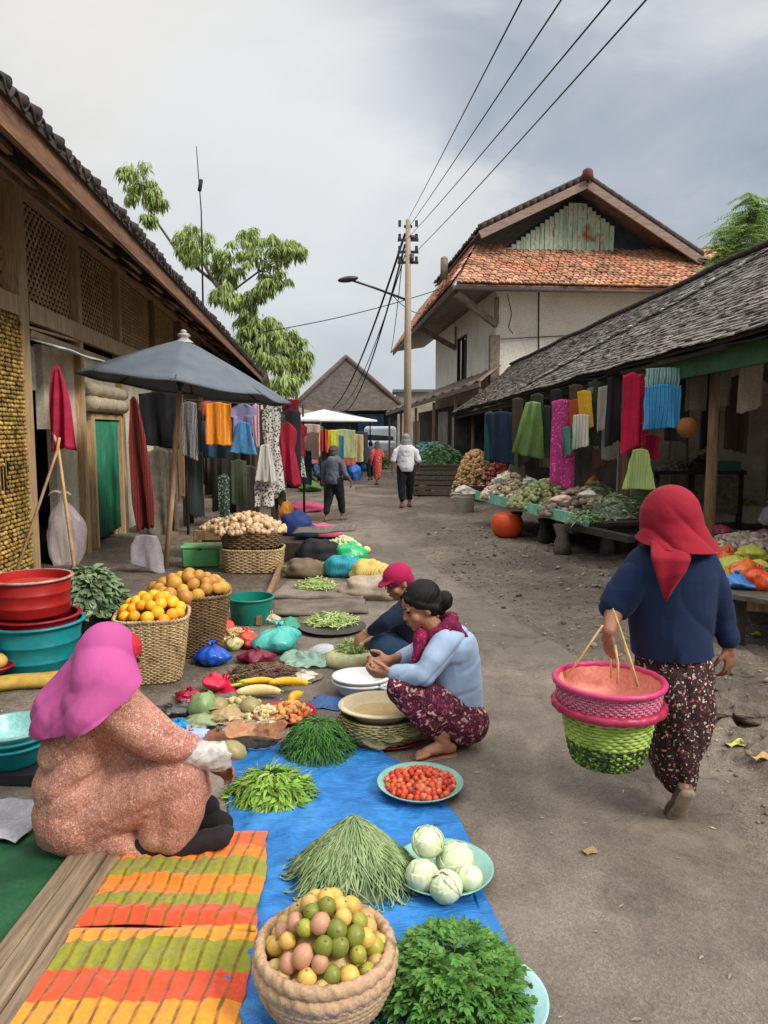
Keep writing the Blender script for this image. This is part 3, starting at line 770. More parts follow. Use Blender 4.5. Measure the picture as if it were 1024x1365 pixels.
# eave lining, brackets, chimney
m = MB(); m.slab(lambda u, v: (lerp(-1.55, .1, v), lerp(fy+.05, 16.9, u), 5.84+v*.25), 20, 3, .03); m.slab(lambda u, v: (lerp(-1.4, 10.1, u), lerp(fy+.04, 0, v), 5.82+.2*v), 20, 3, .03)
m.bar((-1.57, fy, 5.86), (-1.55, 16.9, 5.72), .04, .2); m.bar((-1.6, fy+.02, 5.86), (10.2, fy+.02, 5.83), .04, .12); obj('eave_lining', m, wood('grey_soffit', sr(150, 140, 126), sr(96, 88, 80), 'Y'), house)
for y in (-0.1, 6.8):
    m = MB(); m.bar((0.0, y, 4.95), (-1.45, y-(.9 if y < 0 else 0), 5.72), .12, .2); m.bar((0, y, 5.0), (0, y, 5.8), .12, .12); obj('bracket', m, mat('bare_cement', (0, 0, 0)), house, False)
m = MB(); c_ = hl(592, 372, 25); m.tube([c_, c_+V((0, 0, .62))], [.12, .12], 12); m.ell(c_+V((0, 0, .62)), (.12, .12, .1)); obj('chimney', m, mat('bare_cement', (0, 0, 0)), house)
m = MB(); m.tube([(1.35, -.02, 6.0), (1.37, -.02, 4.6), (1.45, -.02, 3.2)], .02, 6); m.tube([(-.1, -.1, 4.5), (1.4, -.06, 4.6), (4, -.05, 4.75), (5.2, -.05, 4.95)], .014, 5); m.tube([(.35, -.02, 5.9), (.5, -.03, 5.3), (.4, -.02, 4.9), (.55, -.02, 4.7)], .01, 4)
obj('wall_cable', m, DARKIN, house)
# lean-to shops along the street side of the house
m = MB()
la, lb = Q(640, 508, 22.5), Q(515, 549, 36.5); ha, hb = Q(668, 486, 24), Q(578, 522, 37)
lo = thing('lean_to_shop', 'low lean-to shop row with rusty tin roof along the white house', 'shop')
m.slab(lambda u, v: la.lerp(lb, u).lerp(ha.lerp(hb, u), v)+V((0, 0, .05*math.sin(u*70)+.03*nz(u*9, v*4))), 90, 6, .04)
obj('roof', m, mat('rusty_tin', sr(150, 132, 120), sr(104, 88, 76), c3=sr(130, 110, 96), s=2.2, w=.2, rough=.6), lo)
m = MB(); m.bar(la+V((0, 0, -.1)), lb+V((0, 0, -.1)), .06, .14); obj('fascia', m, W_GREY, lo, False)
for k in (0.02, .2, .4, .6, .8, .98):
    p = la.lerp(lb, k); m = MB(); m.box((p.x+.1, p.y, p.z/2-.1), (.1, .1, p.z-.2)); obj('post', m, W_BROWN, lo, False)
m = MB(); m.bar((la.x+1.2, la.y, 1.5), (lb.x+1.6, lb.y, 1.2), .08, 2.6); obj('back_wall', m, mat('grey_brown_board', (0, 0, 0)), lo, False)
GSH = mat('grey_shop_panel', sr(148, 140, 128), sr(110, 102, 92), s=2.5, bump=.3)
for k, hh in ((0.06, 1.9), (.2, 1.7), (.33, 1.9), (.62, 1.6)):
    p = la.lerp(lb, k); q_ = la.lerp(lb, k+.09); m = MB(); m.bar((p.x+.35, p.y, .45+hh/2), (q_.x+.35, q_.y, .45+hh/2), .03, hh); obj('panel', m, GSH, lo, False)

# ================================================================ thatched hall and other far buildings
th = thing('thatched_hall', 'old hall with a steep peaked thatched roof at the far end of the street', 'building')
L1, R1, AP = Q(384, 549, 45), Q(542, 546, 45), Q(458, 471, 48)
m = MB(); bk = V((0, 12, 0)); cs = [L1, R1, R1+bk, L1+bk]; rg = AP+V((0, 3, 0))
def tri_grid(m, a, b, c, n=22, j=.05):
    vs = []; idx = {}
    for i in range(n+1):
        for k in range(n+1-i):
            p = a.lerp(b, i/n)+(c-a)*(k/n); p = V(p)+V((0, nz(p.x*2, p.z*2)*j*2, nz(p.x*3, p.z*3, 4)*j)); idx[(i, k)] = len(vs); vs.append(p)
    fs = []
    for i in range(n):
        for k in range(n-i):
            fs.append((idx[i, k], idx[i+1, k], idx[i, k+1]))
            if k < n-i-1: fs.append((idx[i+1, k], idx[i+1, k+1], idx[i, k+1]))
    m.add(vs, fs)
for a, b in ((0, 1), (1, 2), (2, 3), (3, 0)): tri_grid(m, cs[a], cs[b], rg)
o = obj('roof', m, THATCH, th); 
m = MB()
for a in (L1, R1): m.tube([a, a.lerp(rg, .5)+V((0, -.1, .05)), rg+V((0, -.05, .05))], .16, 8)
obj('ridge_cap', m, mat('thatch_cap', sr(96, 80, 68), sr(66, 56, 48), s=5), th)
m = MB(); m.box(((L1.x+R1.x)/2, 51, 1.45), (R1.x-L1.x-1.0, 8, 2.9)); obj('wall', m, mat('blue_black_wall', sr(54, 62, 72), sr(36, 38, 44), s=1.5), th, False)
m = MB(); m.box((L1.x+4.9, 46.9, 1.9), (1.6, .1, 1.5)); obj('shop_front', m, mat('blue_sheet', sr(86, 128, 168), sr(60, 90, 130), s=2), th, False)
fb = thing('far_building', 'small pale concrete building far behind the pole', 'building')
a, b = Q(537, 560, 60), Q(572, 560, 60)
m = MB(); m.box(((a.x+b.x)/2, 62, 2.0), (b.x-a.x+1, 4, 5.2)); obj('wall', m, mat('pale_concrete', sr(170, 160, 140), sr(140, 132, 116), s=1), fb, False)
m = MB(); m.box(((a.x+b.x)/2, 62, 4.72), (b.x-a.x+1.6, 4.6, .22)); obj('roof', m, mat('slate_blue', sr(110, 122, 130), sr(90, 98, 106), s=2), fb, False)
# ================================================================ prop helpers
def plastic(name, c, rough=0.3, alpha=1.0, c2=None, bump=0.25, transl=0.0, **k):
    return mat(name, c, c2 or tuple(x*0.85 for x in c), s=4, w=0.25, rough=rough, alpha=alpha, bump=bump, bs=22, bd=0.006, grain=0.05, transl=transl, **k)
def bag_mb(r, h, seed=0, knot=True, squash=1.0, wr=0.16):
    """soft carrier bag slumping over its contents, creases gathering at a small tied neck with loose ears"""
    m = MB(); n = 44; K = 20; lx, ly = nz(seed, 1)*.5*r, nz(seed, 7)*.4*r
    vs = []; fs = []
    for i in range(K+1):
        t = i/K
        if knot:
            b = (math.sin(math.pi*min(1, t*1.02+.12))**.55)*(1-.15*t); g = max(0, (t-.72)/.28); rr = r*(b*(1-g)+.16*g if t < 1 else .12)
        else: rr = r*(1-max(0, (t-.25)/.75)**2.4*.97)*(.82+.18*min(1, t*5))
        for k in range(n):
            a = 2*math.pi*k/n; c, s_ = math.cos(a), math.sin(a)
            q = 1+.55*nz(c*1.1+seed, s_*1.1, t*1.4+seed)+wr*1.3*nz(c*3+seed, s_*3, t*3.3)
            cr = abs(nz(a*2.2+seed+t*1.2, t*1.5, seed)); q += wr*.9*(.22-min(.22, cr*1.3))*(.5+t)
            if knot and t > .5: q += .12*(t-.5)*math.sin(a*11+seed)
            q = lerp(q, 1, max(0, (t-.85)/.15)) if knot else q
            z = h*t*(.82 if knot else 1)+h*.10*nz(c*1.5+seed, s_*1.5, 3)*math.sin(math.pi*t)
            vs.append((rr*q*c+lx*t*t, rr*q*s_*squash+ly*t*t, max(0, z)))
    for i in range(K):
        for k in range(n): fs.append((i*n+k, i*n+(k+1) % n, (i+1)*n+(k+1) % n, (i+1)*n+k))
    fs.append(tuple(range(n-1, -1, -1))); fs.append(tuple(K*n+k for k in range(n)))
    m.add(vs, fs)
    if knot:
        p0 = V((lx, ly, h*.80))
        for s_ in (0, 1, 2):
            a0 = seed+s_*2.3; d = V((math.cos(a0), math.sin(a0), .9)).normalized(); sd2 = V((-math.sin(a0), math.cos(a0), 0))
            m.slab(lambda u, v: p0+d*(h*.17*v)+sd2*((u-.5)*r*.36*(.2+v))+V((0, 0, -h*.12*v*v+.012*math.sin(u*9+seed))), 8, 6, (.002, 0, 0))
    return m
def bag(u, v, r, h, material, label, group=None, z=0.0, rz=0.0, squash=0.85, knot=True, wr=0.16, name='plastic_bag', cat='bag', tilt=(0, 0)):
    p = P(u, v, z); o = single(name, bag_mb(r, h, R.random()*50, knot, squash, wr), material, label, cat, group, loc=(p.x, p.y, z-0.003), rz=rz)
    o.rotation_euler = (tilt[0], tilt[1], rz); return o
def weave(m, rf, z0, z1, rows, stakes, amp=0.004, th=None, n=None, sx=1, sy=1, sq=0.0, ph=0.0):
    """rings of flat splint woven over and under upright stakes"""
    n = n or stakes*4; th = th or (z1-z0)/rows*0.5
    def shape(t):
        return 1.0/((abs(math.cos(t))**(2+sq)+abs(math.sin(t))**(2+sq))**(1/(2+sq)))
    for j in range(rows):
        z = lerp(z0, z1, (j+.5)/rows); vs = []; fs = []
        for k in range(n):
            t = 2*math.pi*k/n; r = rf(z)*shape(t)+amp*math.cos(t*stakes+math.pi*j); zz = z+0.15*th*nz(t*5, j*3.1)*2
            c, s = math.cos(t)*sx, math.sin(t)*sy
            vs += [((r+th*.45)*c, (r+th*.45)*s, zz), (r*c, r*s, zz+th), ((r-th*.45)*c, (r-th*.45)*s, zz), (r*c, r*s, zz-th)]
        for k in range(n):
            a = k*4; b = ((k+1) % n)*4
            for q in range(4): fs.append((a+q, b+q, b+(q+1) % 4, a+(q+1) % 4))
        m.add(vs, fs)
def ringtube(m, r, z, th, n=96, sx=1, sy=1, sq=0.0, twist=0, amp=0.0, m_=8, ph=0.0):
    vs = []; fs = []
    for k in range(n):
        t = 2*math.pi*k/n
        sh = 1.0/((abs(math.cos(t))**(2+sq)+abs(math.sin(t))**(2+sq))**(1/(2+sq)))
        ca = amp*math.cos(t*twist+ph); cb = amp*math.sin(t*twist+ph)
        for q in range(m_):
            a = 2*math.pi*q/m_; rr = r*sh+ca+th*math.cos(a)
            vs.append((rr*math.cos(t)*sx, rr*math.sin(t)*sy, z+cb+th*math.sin(a)))
    for k in range(n):
        for q in range(m_):
            a = k*m_; b = ((k+1) % n)*m_; fs.append((a+q, b+q, b+(q+1) % m_, a+(q+1) % m_))
    m.add(vs, fs)
def basket(name, label, loc, r0, r1, h, rows, stakes, material, rz=0, sq=0.0, sx=1, sy=1, group=None, rimth=0.012, cat='basket', parent=None):
    t = thing(name, label, cat, loc, rz, group)
    rf = lambda z: lerp(r0, r1, (z/h)**0.8 if z > 0 else 0)
    m = MB(); weave(m, rf, 0.005, h-0.005, rows, stakes, amp=h/rows*0.35, sx=sx, sy=sy, sq=sq)
    for k in range(stakes):
        a = 2*math.pi*(k+.5)/stakes; sh = 1.0/((abs(math.cos(a))**(2+sq)+abs(math.sin(a))**(2+sq))**(1/(2+sq)))
        m.bar((r0*sh*math.cos(a)*sx, r0*sh*math.sin(a)*sy, 0), (r1*sh*math.cos(a)*sx, r1*sh*math.sin(a)*sy, h), 0.012, 0.004, up=(math.cos(a), math.sin(a), 0))
    obj('woven_side', m, material, t)
    m = MB(); m.lathe([(0.001, 0.004), (r0*.95, .004), (r0*.98, .01)], n=40, sx=sx, sy=sy, fn=lambda i, a, z: 1.0/((abs(math.cos(a))**(2+sq)+abs(math.sin(a))**(2+sq))**(1/(2+sq))))
    # inner dark lining so the weave reads closed
    m.lathe([(r0-.01, .008), (r1-.014, h-.02)], n=48, sx=sx, sy=sy, fn=lambda i, a, z: 1.0/((abs(math.cos(a))**(2+sq)+abs(math.sin(a))**(2+sq))**(1/(2+sq))))
    obj('lining', m, mat('basket_lining', sr(96, 76, 52), sr(66, 50, 36), s=10), t)
    m = MB()
    for ph in (0, math.pi): ringtube(m, r1, h+rimth*.4, rimth*.7, 160, sx, sy, sq, twist=34, amp=rimth*.55, ph=ph)
    obj('rim', m, material, t)
    return t
def tub(name, label, loc, r0, r1, h, material, lip=0.02, n=48, group=None, cat='tub', sx=1, sy=1, rings=(), inner=None, th=0.006, rz=0, content=None, rimmat=None):
    t = thing(name, label, cat, loc, rz, group)
    prof = [(0.001, 0.0), (r0, 0.0), (r0+.004, .006)]
    for z in sorted(rings):
        r = lerp(r0, r1, z/h); prof += [(r, z-.006), (r+.006, z), (r+.001, z+.006)]
    prof += [(r1, h-.012)]
    prof2 = [(r1, h-.012), (r1+lip, h-.014), (r1+lip+.004, h-.006), (r1+lip, h), (r1-th, h)]
    prof3 = [(r1-th, h), (lerp(r0, r1, .5)-th, h*.5), (r0-th, th), (.001, th)]
    m = MB(); m.lathe(prof, n=n, sx=sx, sy=sy); m.lathe(prof3, n=n, sx=sx, sy=sy); obj('wall', m, material, t)
    m = MB(); m.lathe(prof2, n=n, sx=sx, sy=sy); obj('rim', m, rimmat or material, t)
    return t
def plate(name, label, loc, r, h, material, group=None, flute=0.0, cat='plate', sx=1.0, sy=1.0):
    m = MB(); pr = [(0.001, 0), (r*.55, 0), (r*.6, .004), (r*.85, h*.55), (r*.97, h), (r, h+.004), (r*1.0, h+.008), (r*.96, h+.006), (r*.82, h*.6+.004), (r*.55, .010), (.001, .010)]
    m.lathe(pr, n=96, sx=sx, sy=sy, fn=(lambda i, t, z: 1+flute*math.cos(t*26)*(z/h)) if flute else None)
    return single(name, m, material, label, cat, group, loc=loc)
def dome(rx, ry, h, p=1.6):
    """random point and outward direction on a rounded heap"""
    a = R.uniform(0, 2*math.pi); q = math.sqrt(R.random()); z = h*(1-q**p)
    s = h*p*q**(p-1)
    n = V((math.cos(a)*s/rx, math.sin(a)*s/ry, 1)).normalized()
    return V((rx*q*math.cos(a), ry*q*math.sin(a), z)), n, a, q
def core(m, rx, ry, h, p=1.6, k=0.9, seed=0):
    m.lathe([(max(.001, q), h*k*(1-q**p)) for q in (0.001, .15, .3, .45, .6, .75, .9, 1.0)], n=36, sx=rx*k, sy=ry*k, fn=lambda i, t, z: 1+.06*nz(math.cos(t)*2+seed, math.sin(t)*2, z*9))
# ================================================================ foreground textiles
BLUE = sr(44, 124, 200)
def mat_tarp():
    m, nt, N, L = _new('blue_tarpaulin'); co = coords(N, L)
    c = ramp(N, L, tnoise(N, L, co, 3, 5, .6, .5), [(0.3, sr(32, 96, 160)), (0.55, sr(44, 120, 190)), (0.75, sr(76, 146, 206))])
    st = ramp(N, L, tnoise(N, L, co, 22, 4), [(0.35, (0.85,)*3), (0.6, (1.05,)*3)])
    c = mixc(N, L, 1.0, c, st, 'MULTIPLY')
    fo = tnoise(N, L, coords(N, L, (1, 3.0, 1), (0, 0, .5)), 4, 5, .55, .8)
    w1 = twave(N, L, co, 260, 'X'); w2 = twave(N, L, co, 260, 'Y')
    return finish(m, nt, N, L, c, 0.5, [(fo, 0.6, 0.05), (math_(N, L, 'ADD', w1, w2), 0.15, 0.0015)], spec=.35)
TARP = mat_tarp()
def Yv(v): return P(512, v).y
_r = sorted([(P(u, v).y, P(u, v).x) for u, v in ((706, 1400), (702, 1365), (668, 1245), (632, 1150), (604, 1080), (565, 1040), (512, 1008), (495, 990))]+[(1.4, .36)])
def xr(y): return interp(y, [a for a, b in _r], [b for a, b in _r])
def xl(y): return interp(y, [1.4, 2.0, 3.0, 3.5, 4.1], [-.5, -.55, -.66, -.76, -.82])
def crease(x, y, s=0.0):
    a = nz(x*2.6+s, y*2.6); b = nz(x*7+y*3, y*6-x*2+s)
    return 0.020*max(0, 0.16-abs(a))*5*0.6+0.007*max(0, .2-abs(b))*5
def ftarp(u, v):
    y = lerp(1.5, 3.95, v); x = lerp(xl(y), xr(y), u); ed = min(1, min(u, 1-u, 1-v)*14)
    x += 0.012*math.sin(y*9)*(u > .95)
    return (x, y, 0.011+crease(x, y)*(.35+.65*ed)+0.006*(1-ed)*(1+math.sin(y*23+x*17)))
m = MB(); m.slab(ftarp, 120, 180, .003)
single('tarpaulin', m, TARP, 'bright blue creased tarpaulin spread on the road under the vegetable plates', 'tarp')
def mat_bands():
    m, nt, N, L = _new('banded_cloth'); co = coords(N, L)
    wn = tnoise(N, L, co, 5, 3, .5); sx_ = N('ShaderNodeSeparateXYZ'); L(co, sx_.inputs[0])
    y = math_(N, L, 'ADD', sx_.outputs[1], math_(N, L, 'MULTIPLY', math_(N, L, 'SUBTRACT', wn, .5), 0.05))
    yy = math_(N, L, 'DIVIDE', math_(N, L, 'SUBTRACT', y, 1.7), 1.4)
    f = lambda v: (Yv(v)-1.7)/1.4
    OR, OL, YE, RE, RO = sr(240, 124, 32), sr(140, 138, 44), sr(226, 144, 48), sr(218, 80, 46), sr(226, 98, 52)
    st = [(0.0, OL), (f(1400), YE), (f(1348), RE), (f(1306), OL), (f(1265), YE), (f(1246), RE), (f(1222), OL), (f(1205), OR), (f(1181), OL), (f(1158), OR), (f(1140), RO)]
    c = ramp(N, L, yy, st, 'CONSTANT')
    x = math_(N, L, 'ADD', sx_.outputs[0], math_(N, L, 'ADD', math_(N, L, 'MULTIPLY', sx_.outputs[1], -0.06), math_(N, L, 'MULTIPLY', math_(N, L, 'SUBTRACT', wn, .5), 0.02)))
    fr = math_(N, L, 'FRACT', math_(N, L, 'MULTIPLY', x, 16.5))
    sx2 = ramp(N, L, sx_.outputs[0], [(0, (0, 0, 0))]) 
    bar = ramp(N, L, fr, [(0.0, (1, 1, 1)), (0.13, (1, 1, 1)), (0.2, (0, 0, 0)), (0.94, (0, 0, 0)), (1.0, (1, 1, 1))])
    nn = ramp(N, L, tnoise(N, L, co, 40, 3), [(0.35, (0.5,)*3), (0.6, (0.95,)*3)])
    bar = mixc(N, L, 1.0, bar, nn, 'MULTIPLY')
    c = mixc(N, L, bar, c, sr(106, 84, 26))
    c = mixc(N, L, 1.0, c, ramp(N, L, tnoise(N, L, co, 60, 4), [(0.3, (0.82,)*3), (0.7, (1.08,)*3)]), 'MULTIPLY')
    wx = twave(N, L, co, 300, 'X'); wy = twave(N, L, co, 300, 'Y')
    return finish(m, nt, N, L, c, .85, [(tnoise(N, L, co, 12, 5), .4, .02), (math_(N, L, 'ADD', wx, wy), .2, .001)], sheen=.2, spec=.2)
BANDS = mat_bands()
def fcloth(y0, y1, xl0, xl1, xr0, xr1, hump=None):
    def f(u, v):
        y = lerp(y0, y1, v); a = lerp(xl0, xl1, v); b = lerp(xr0, xr1, v); x = lerp(a, b, u)
        y2 = y+0.02*math.sin(u*5+v*3)*(1-abs(2*v-1)*.3)+0.018*u*v+.012*nz(x*6, v*3); x += .022*nz(y*5, u*2, 3)+.006*nz(y*19, u*3)
        z = 0.024+crease(x*1.2, y, 4)*1.1+0.0035*math.sin(x*104+2*nz(x*2, y*5))+.012*nz(x*4, y*7, 2)+.006*nz(x*11, y*16, 7)
        if hump: z += 0.035*math.exp(-((y-hump)/0.03)**2)*(0.6+.4*math.sin(u*4+1))
        ed = min(u, 1-u, v, 1-v); z = lerp(0.017, z, min(1, ed*10))
        return (x, y2, z+.005)
    return f
m = MB(); m.slab(fcloth(1.65, Yv(1243), P(-15, 1365).x, P(85, 1243).x, P(328, 1365).x, P(343, 1243).x, Yv(1243)-.03), 110, 90, .004)
single('striped_cloth', m, BANDS, 'orange and olive banded cloth lying nearest the camera at the lower left', 'cloth', 'banded cloths')
m = MB(); m.slab(fcloth(Yv(1246), Yv(1122), P(100, 1240).x, P(150, 1140).x, P(345, 1240).x, P(357, 1125).x, Yv(1238)), 110, 80, .004)
o = single('striped_cloth', m, BANDS, 'orange and olive banded cloth lying against the knees of the pink scarfed seller', 'cloth', 'banded cloths')
o.location.z = .008
GRT = mat('dark_green_tarp', sr(44, 96, 62), sr(30, 74, 48), s=3, rough=.5, bump=.3)
m = MB(); m.slab(lambda u, v: (lerp(-2.6, -1.22, u), lerp(1.5, 3.05-.2*(1-u), v), .012+crease(u*1.3, v*1.5, 8)*.8), 60, 60, .003)
single('tarpaulin', m, GRT, 'dark green tarpaulin on the ground left of the planks', 'tarp')
PK = wood('grey_brown_plank', sr(160, 138, 112), sr(112, 94, 76), 'Y')
for i, (x, w, z, lab) in enumerate(((-1.235, .06, .03, 'weathered plank lying leftmost beside the green tarpaulin'), (-1.16, .082, .034, 'widest weathered plank lying in the middle of three beside the banded cloths'), (-1.085, .048, .026, 'narrow weathered plank lying next to the pale green mat'))):
    m = MB(); m.grid(lambda u, v: (0, 0, 0), 1, 1); m = MB()
    m.bar((x-.01, 1.5, z/2+.016), (x+.015, 2.9-.03*i, z/2+.016), w, z, jit=.004)
    o = single('plank', m, PK, lab, 'plank', 'planks by the banded cloths', smooth=False)
    bv = o.modifiers.new('b', 'BEVEL'); bv.width = .006; bv.segments = 2
m = MB(); m.slab(lambda u, v: (lerp(-1.06, -.93, u), lerp(1.5, 2.95, v), .013+.006*nz(u*3, v*8)), 6, 40, .003)
single('mat', m, mat('pale_green_mat', sr(146, 152, 104), sr(120, 128, 82), s=6, stretch=(4, 1, 1), bump=.4), 'pale green woven mat under the left edge of the banded cloths', 'mat')
# ================================================================ fruit bowl
STRAW = mat('straw_coil', sr(172, 138, 106), sr(122, 90, 66), c3=sr(190, 156, 122), s=14, w=.2, rough=.85, bump=.7, bs=90, bd=.004)
bp = P(434, 1262, .2); bp.z = .014; t = thing('fruit_bowl', 'coarse straw bowl with a thick double rolled rim heaped with small round fruit', 'basket', bp)
def coil(m, r, z, th, tw, n=220, q=10, amp=.12):
    vs = []; fs = []
    for k in range(n):
        a = 2*math.pi*k/n
        for j in range(q):
            b = 2*math.pi*j/q; tt = th*(1+amp*math.sin(a*tw+b*2)+.09*nz(a*14, b*2, r*9)+.09*math.sin(a*tw*2.3+b*3+z*90))
            rr = r+tt*math.cos(b)*.85+.003*nz(a*2, z*20, 3); vs.append((rr*math.cos(a), rr*math.sin(a), z+tt*math.sin(b)+.004*nz(a*1.5, z*10)))
    for k in range(n):
        for j in range(q): fs.append((k*q+j, ((k+1) % n)*q+j, ((k+1) % n)*q+(j+1) % q, k*q+(j+1) % q))
    m.add(vs, fs)
m = MB()
for i in range(9):
    z = .012+i*.0155; r = .115+.085*math.sin(math.pi/2*min(1, (z/.15)**.75)); coil(m, r, z, .0115, 46+i)
obj('bowl_wall', m, STRAW, t)
m = MB(); coil(m, .196, .155, .024, 30, amp=.1); obj('lower_rim', m, STRAW, t)
m = MB(); coil(m, .192, .19, .021, 28, amp=.1); obj('upper_rim', m, STRAW, t)
m = MB(); m.lathe([(.001, .01), (.11, .01), (.17, .08), (.18, .19)], n=40); obj('lining', m, STRAW, t)
def fruitmat(name, c, c2, c3=None):
    return mat(name, c, c2, c3, s=9, w=.25, rough=.42, bump=.12, bs=120, bd=.002, grain=.08, spec=.4)
FM = [fruitmat('yellow_green_fruit', sr(176, 168, 66), sr(130, 134, 48)), fruitmat('tan_fruit', sr(202, 172, 106), sr(166, 132, 78)), fruitmat('gold_fruit', sr(222, 188, 96), sr(196, 152, 72)), fruitmat('rose_fruit', sr(200, 146, 118), sr(176, 128, 92)), fruitmat('olive_fruit', sr(136, 140, 52), sr(98, 104, 42))]
def fruit_proto(name, r, e, material, label, cat, group, stem=True, fn=None):
    m = MB(); m.ell((0, 0, 0), (r, r, r*e), n=22, m=14, fn=fn)
    t = single(name, m, material, label, cat, group)
    if stem:
        s = MB(); s.tube([(0, 0, r*e*.95), (.002, 0, r*e*1.08)], [.004, .003], 6); obj('stem', s, W_BROWN, t)
    return t
gl_ = ['green yellow fruit piled in the straw bowl', 'tan fruit piled in the straw bowl', 'golden fruit piled in the straw bowl', 'rosy fruit piled in the straw bowl', 'olive green fruit piled in the straw bowl']
protos = [fruit_proto('fruit', .027, e, FM[i], gl_[i], 'fruit', ['greenish','tan','golden','rosy','olive'][i]+' fruit in the straw bowl') for i, e in enumerate((1.08, 1.0, 1.0, 1.12, 1.15))]
used = [False]*5
def settle(rx, ry, base, h, rad_, count, sep=1.75, p=2.0, tries=6000):
    """well spread resting spots over a heap"""
    out = []
    for _ in range(tries):
        a = R.uniform(0, 2*math.pi); q = math.sqrt(R.random()); z = base+h*(1-q**p)
        p_ = V((rx*q*math.cos(a), ry*q*math.sin(a), z))
        if all((p_-o).length > rad_*sep for o in out): out.append(p_)
        if len(out) >= count: break
    return out
def place(proto, used_flag, i, loc, rot, scale=1.0):
    if not used_flag[i]:
        used_flag[i] = True; o = proto; o.location = loc; o.rotation_euler = rot; o.scale = (scale,)*3; return o
    return dup(proto, loc=loc, rot=rot, scale=scale)
for k, p_ in enumerate(settle(.165, .165, .168, .155, .027, 110, 1.55)):
    # greener fruit towards the camera side
    if p_.y < 0.0 and p_.x > -0.1: i = R.choice((0, 4, 0, 4, 0, 1, 2, 3))
    else: i = R.choice((1, 2, 2, 1, 2, 1, 3, 2))
    place(protos[i], used, i, bp+p_, (R.uniform(-1, 1), R.uniform(-1, 1), R.uniform(0, 6)), R.uniform(.86, 1.16))
m = MB(); m.lathe([(.001, .28), (.08, .24), (.165, .15)], n=24); o = obj('under_layer', m, fruitmat('tan_fruit', (0, 0, 0), (0, 0, 0)), t)
# ================================================================ heaps of greens
def leafmat(name, c, c2, c3=None, tr=.25, rough=.55, island=.35, hue=.02):
    return mat(name, c, c2, c3, s=6, w=.2, rough=rough, bump=.2, bs=80, bd=.003, island=island, hue=hue, transl=tr, grain=.1)
LG1 = leafmat('long_bean_green', sr(116, 140, 88), sr(84, 108, 62), c3=sr(140, 158, 108), tr=0)
LG2 = leafmat('herb_green', sr(104, 150, 64), sr(72, 120, 46))
LG3 = leafmat('light_leaf_green', sr(160, 192, 84), sr(120, 164, 60))
LG4 = leafmat('dark_needle_green', sr(86, 138, 58), sr(58, 108, 42), tr=.1)
def stuff(name, mb, m, label, cat, loc=None):
    o = single(name, mb, m, label, cat, loc=loc); o['kind'] = 'stuff'; return o
# long beans
bc = P(472, 1168, .012); m = MB(); core(m, .235, .20, .225, 1.15, .88)
for i in range(860):
    a = R.uniform(0, 2*math.pi)+math.pi*0; q0 = R.uniform(0, .35) if i % 3 else R.uniform(0.2, .7); q1 = q0+R.uniform(.35, .75); tw = R.uniform(-.5, .5); lf = R.uniform(0, .012)
    ps = []; sw = R.uniform(-.35, .35)
    for k in range(8):
        q = lerp(q0, q1, k/7); aa = a+tw*(k/7)+sw*.25*math.sin(k*.8)
        if q > 1.08: q = 1.08
        z = max(.232*(1-min(1, q)**1.15)+lf+.004, .006+lf*.5)
        ps.append((.26*q*math.cos(aa), .225*q*math.sin(aa), z+ .006*math.sin(k*1.2+i)))
    m.tube(ps, [.0014]+[.0031]*6+[.001], 5)
stuff('long_bean_heap', m, LG1, 'cone of thin grey green long beans on the blue tarpaulin behind the fruit bowl', 'vegetables', bc)
# feathery herbs at the lower right
hc = P(606, 1328, .03); m = MB(); core(m, .19, .23, .13, 2.2, .85)
def sprig(m, p, d, L_, nl, lw, ll, mi=0):
    up = V((R.uniform(-.5, .5), R.uniform(-.5, .5), 1)).normalized(); d = d.normalized()
    side = d.cross(up).normalized(); pts = []
    for k in range(nl+1):
        t = k/nl; c = p+d*L_*t+V((0, 0, -1))*L_*.25*t*t
        pts.append(c)
        if k > 0:
            for sgn in (-1, 1):
                ld = (d*.7+side*sgn*R.uniform(.6, 1.1)+up*R.uniform(-.2, .35)).normalized()
                m.leaf(c, ld, up+V((R.uniform(-.4, .4),)*3), ll*R.uniform(.7, 1.2)*(1.1-.35*t), lw*R.uniform(.8, 1.2), mi, .25, 3)
    m.leaf(pts[-1], d, up, ll*1.1, lw, mi, .3)
    m.tube(pts, .0016, 4, True)
for i in range(520):
    p_, n_, a, q = dome(.2, .25, .15, 2.2)
    d = (n_*R.uniform(.1, .8)+V((math.cos(a+R.uniform(-1.2, 1.2)), math.sin(a+R.uniform(-1.2, 1.2)), R.uniform(-.2, .5)))).normalized()
    sprig(m, p_*.93, d, R.uniform(.035, .07), 4, .013, .027)
stuff('herb_heap', m, LG2, 'bushy heap of small leaved green herbs at the lower right edge of the blue tarpaulin', 'vegetables', hc)
SAGE = mat('celadon_enamel', sr(146, 190, 176), sr(118, 164, 152), s=4, rough=.3, bump=.05, grain=.04, spec=.5)
PALEBL = mat('pale_blue_enamel', sr(172, 206, 208), sr(148, 188, 192), s=4, rough=.3, bump=.05, grain=.04, spec=.5)
plate('plate', 'pale blue plate half hidden under the heap of bushy herbs', (hc.x+.075, hc.y-.02, .014), .20, .03, PALEBL, cat='plate')
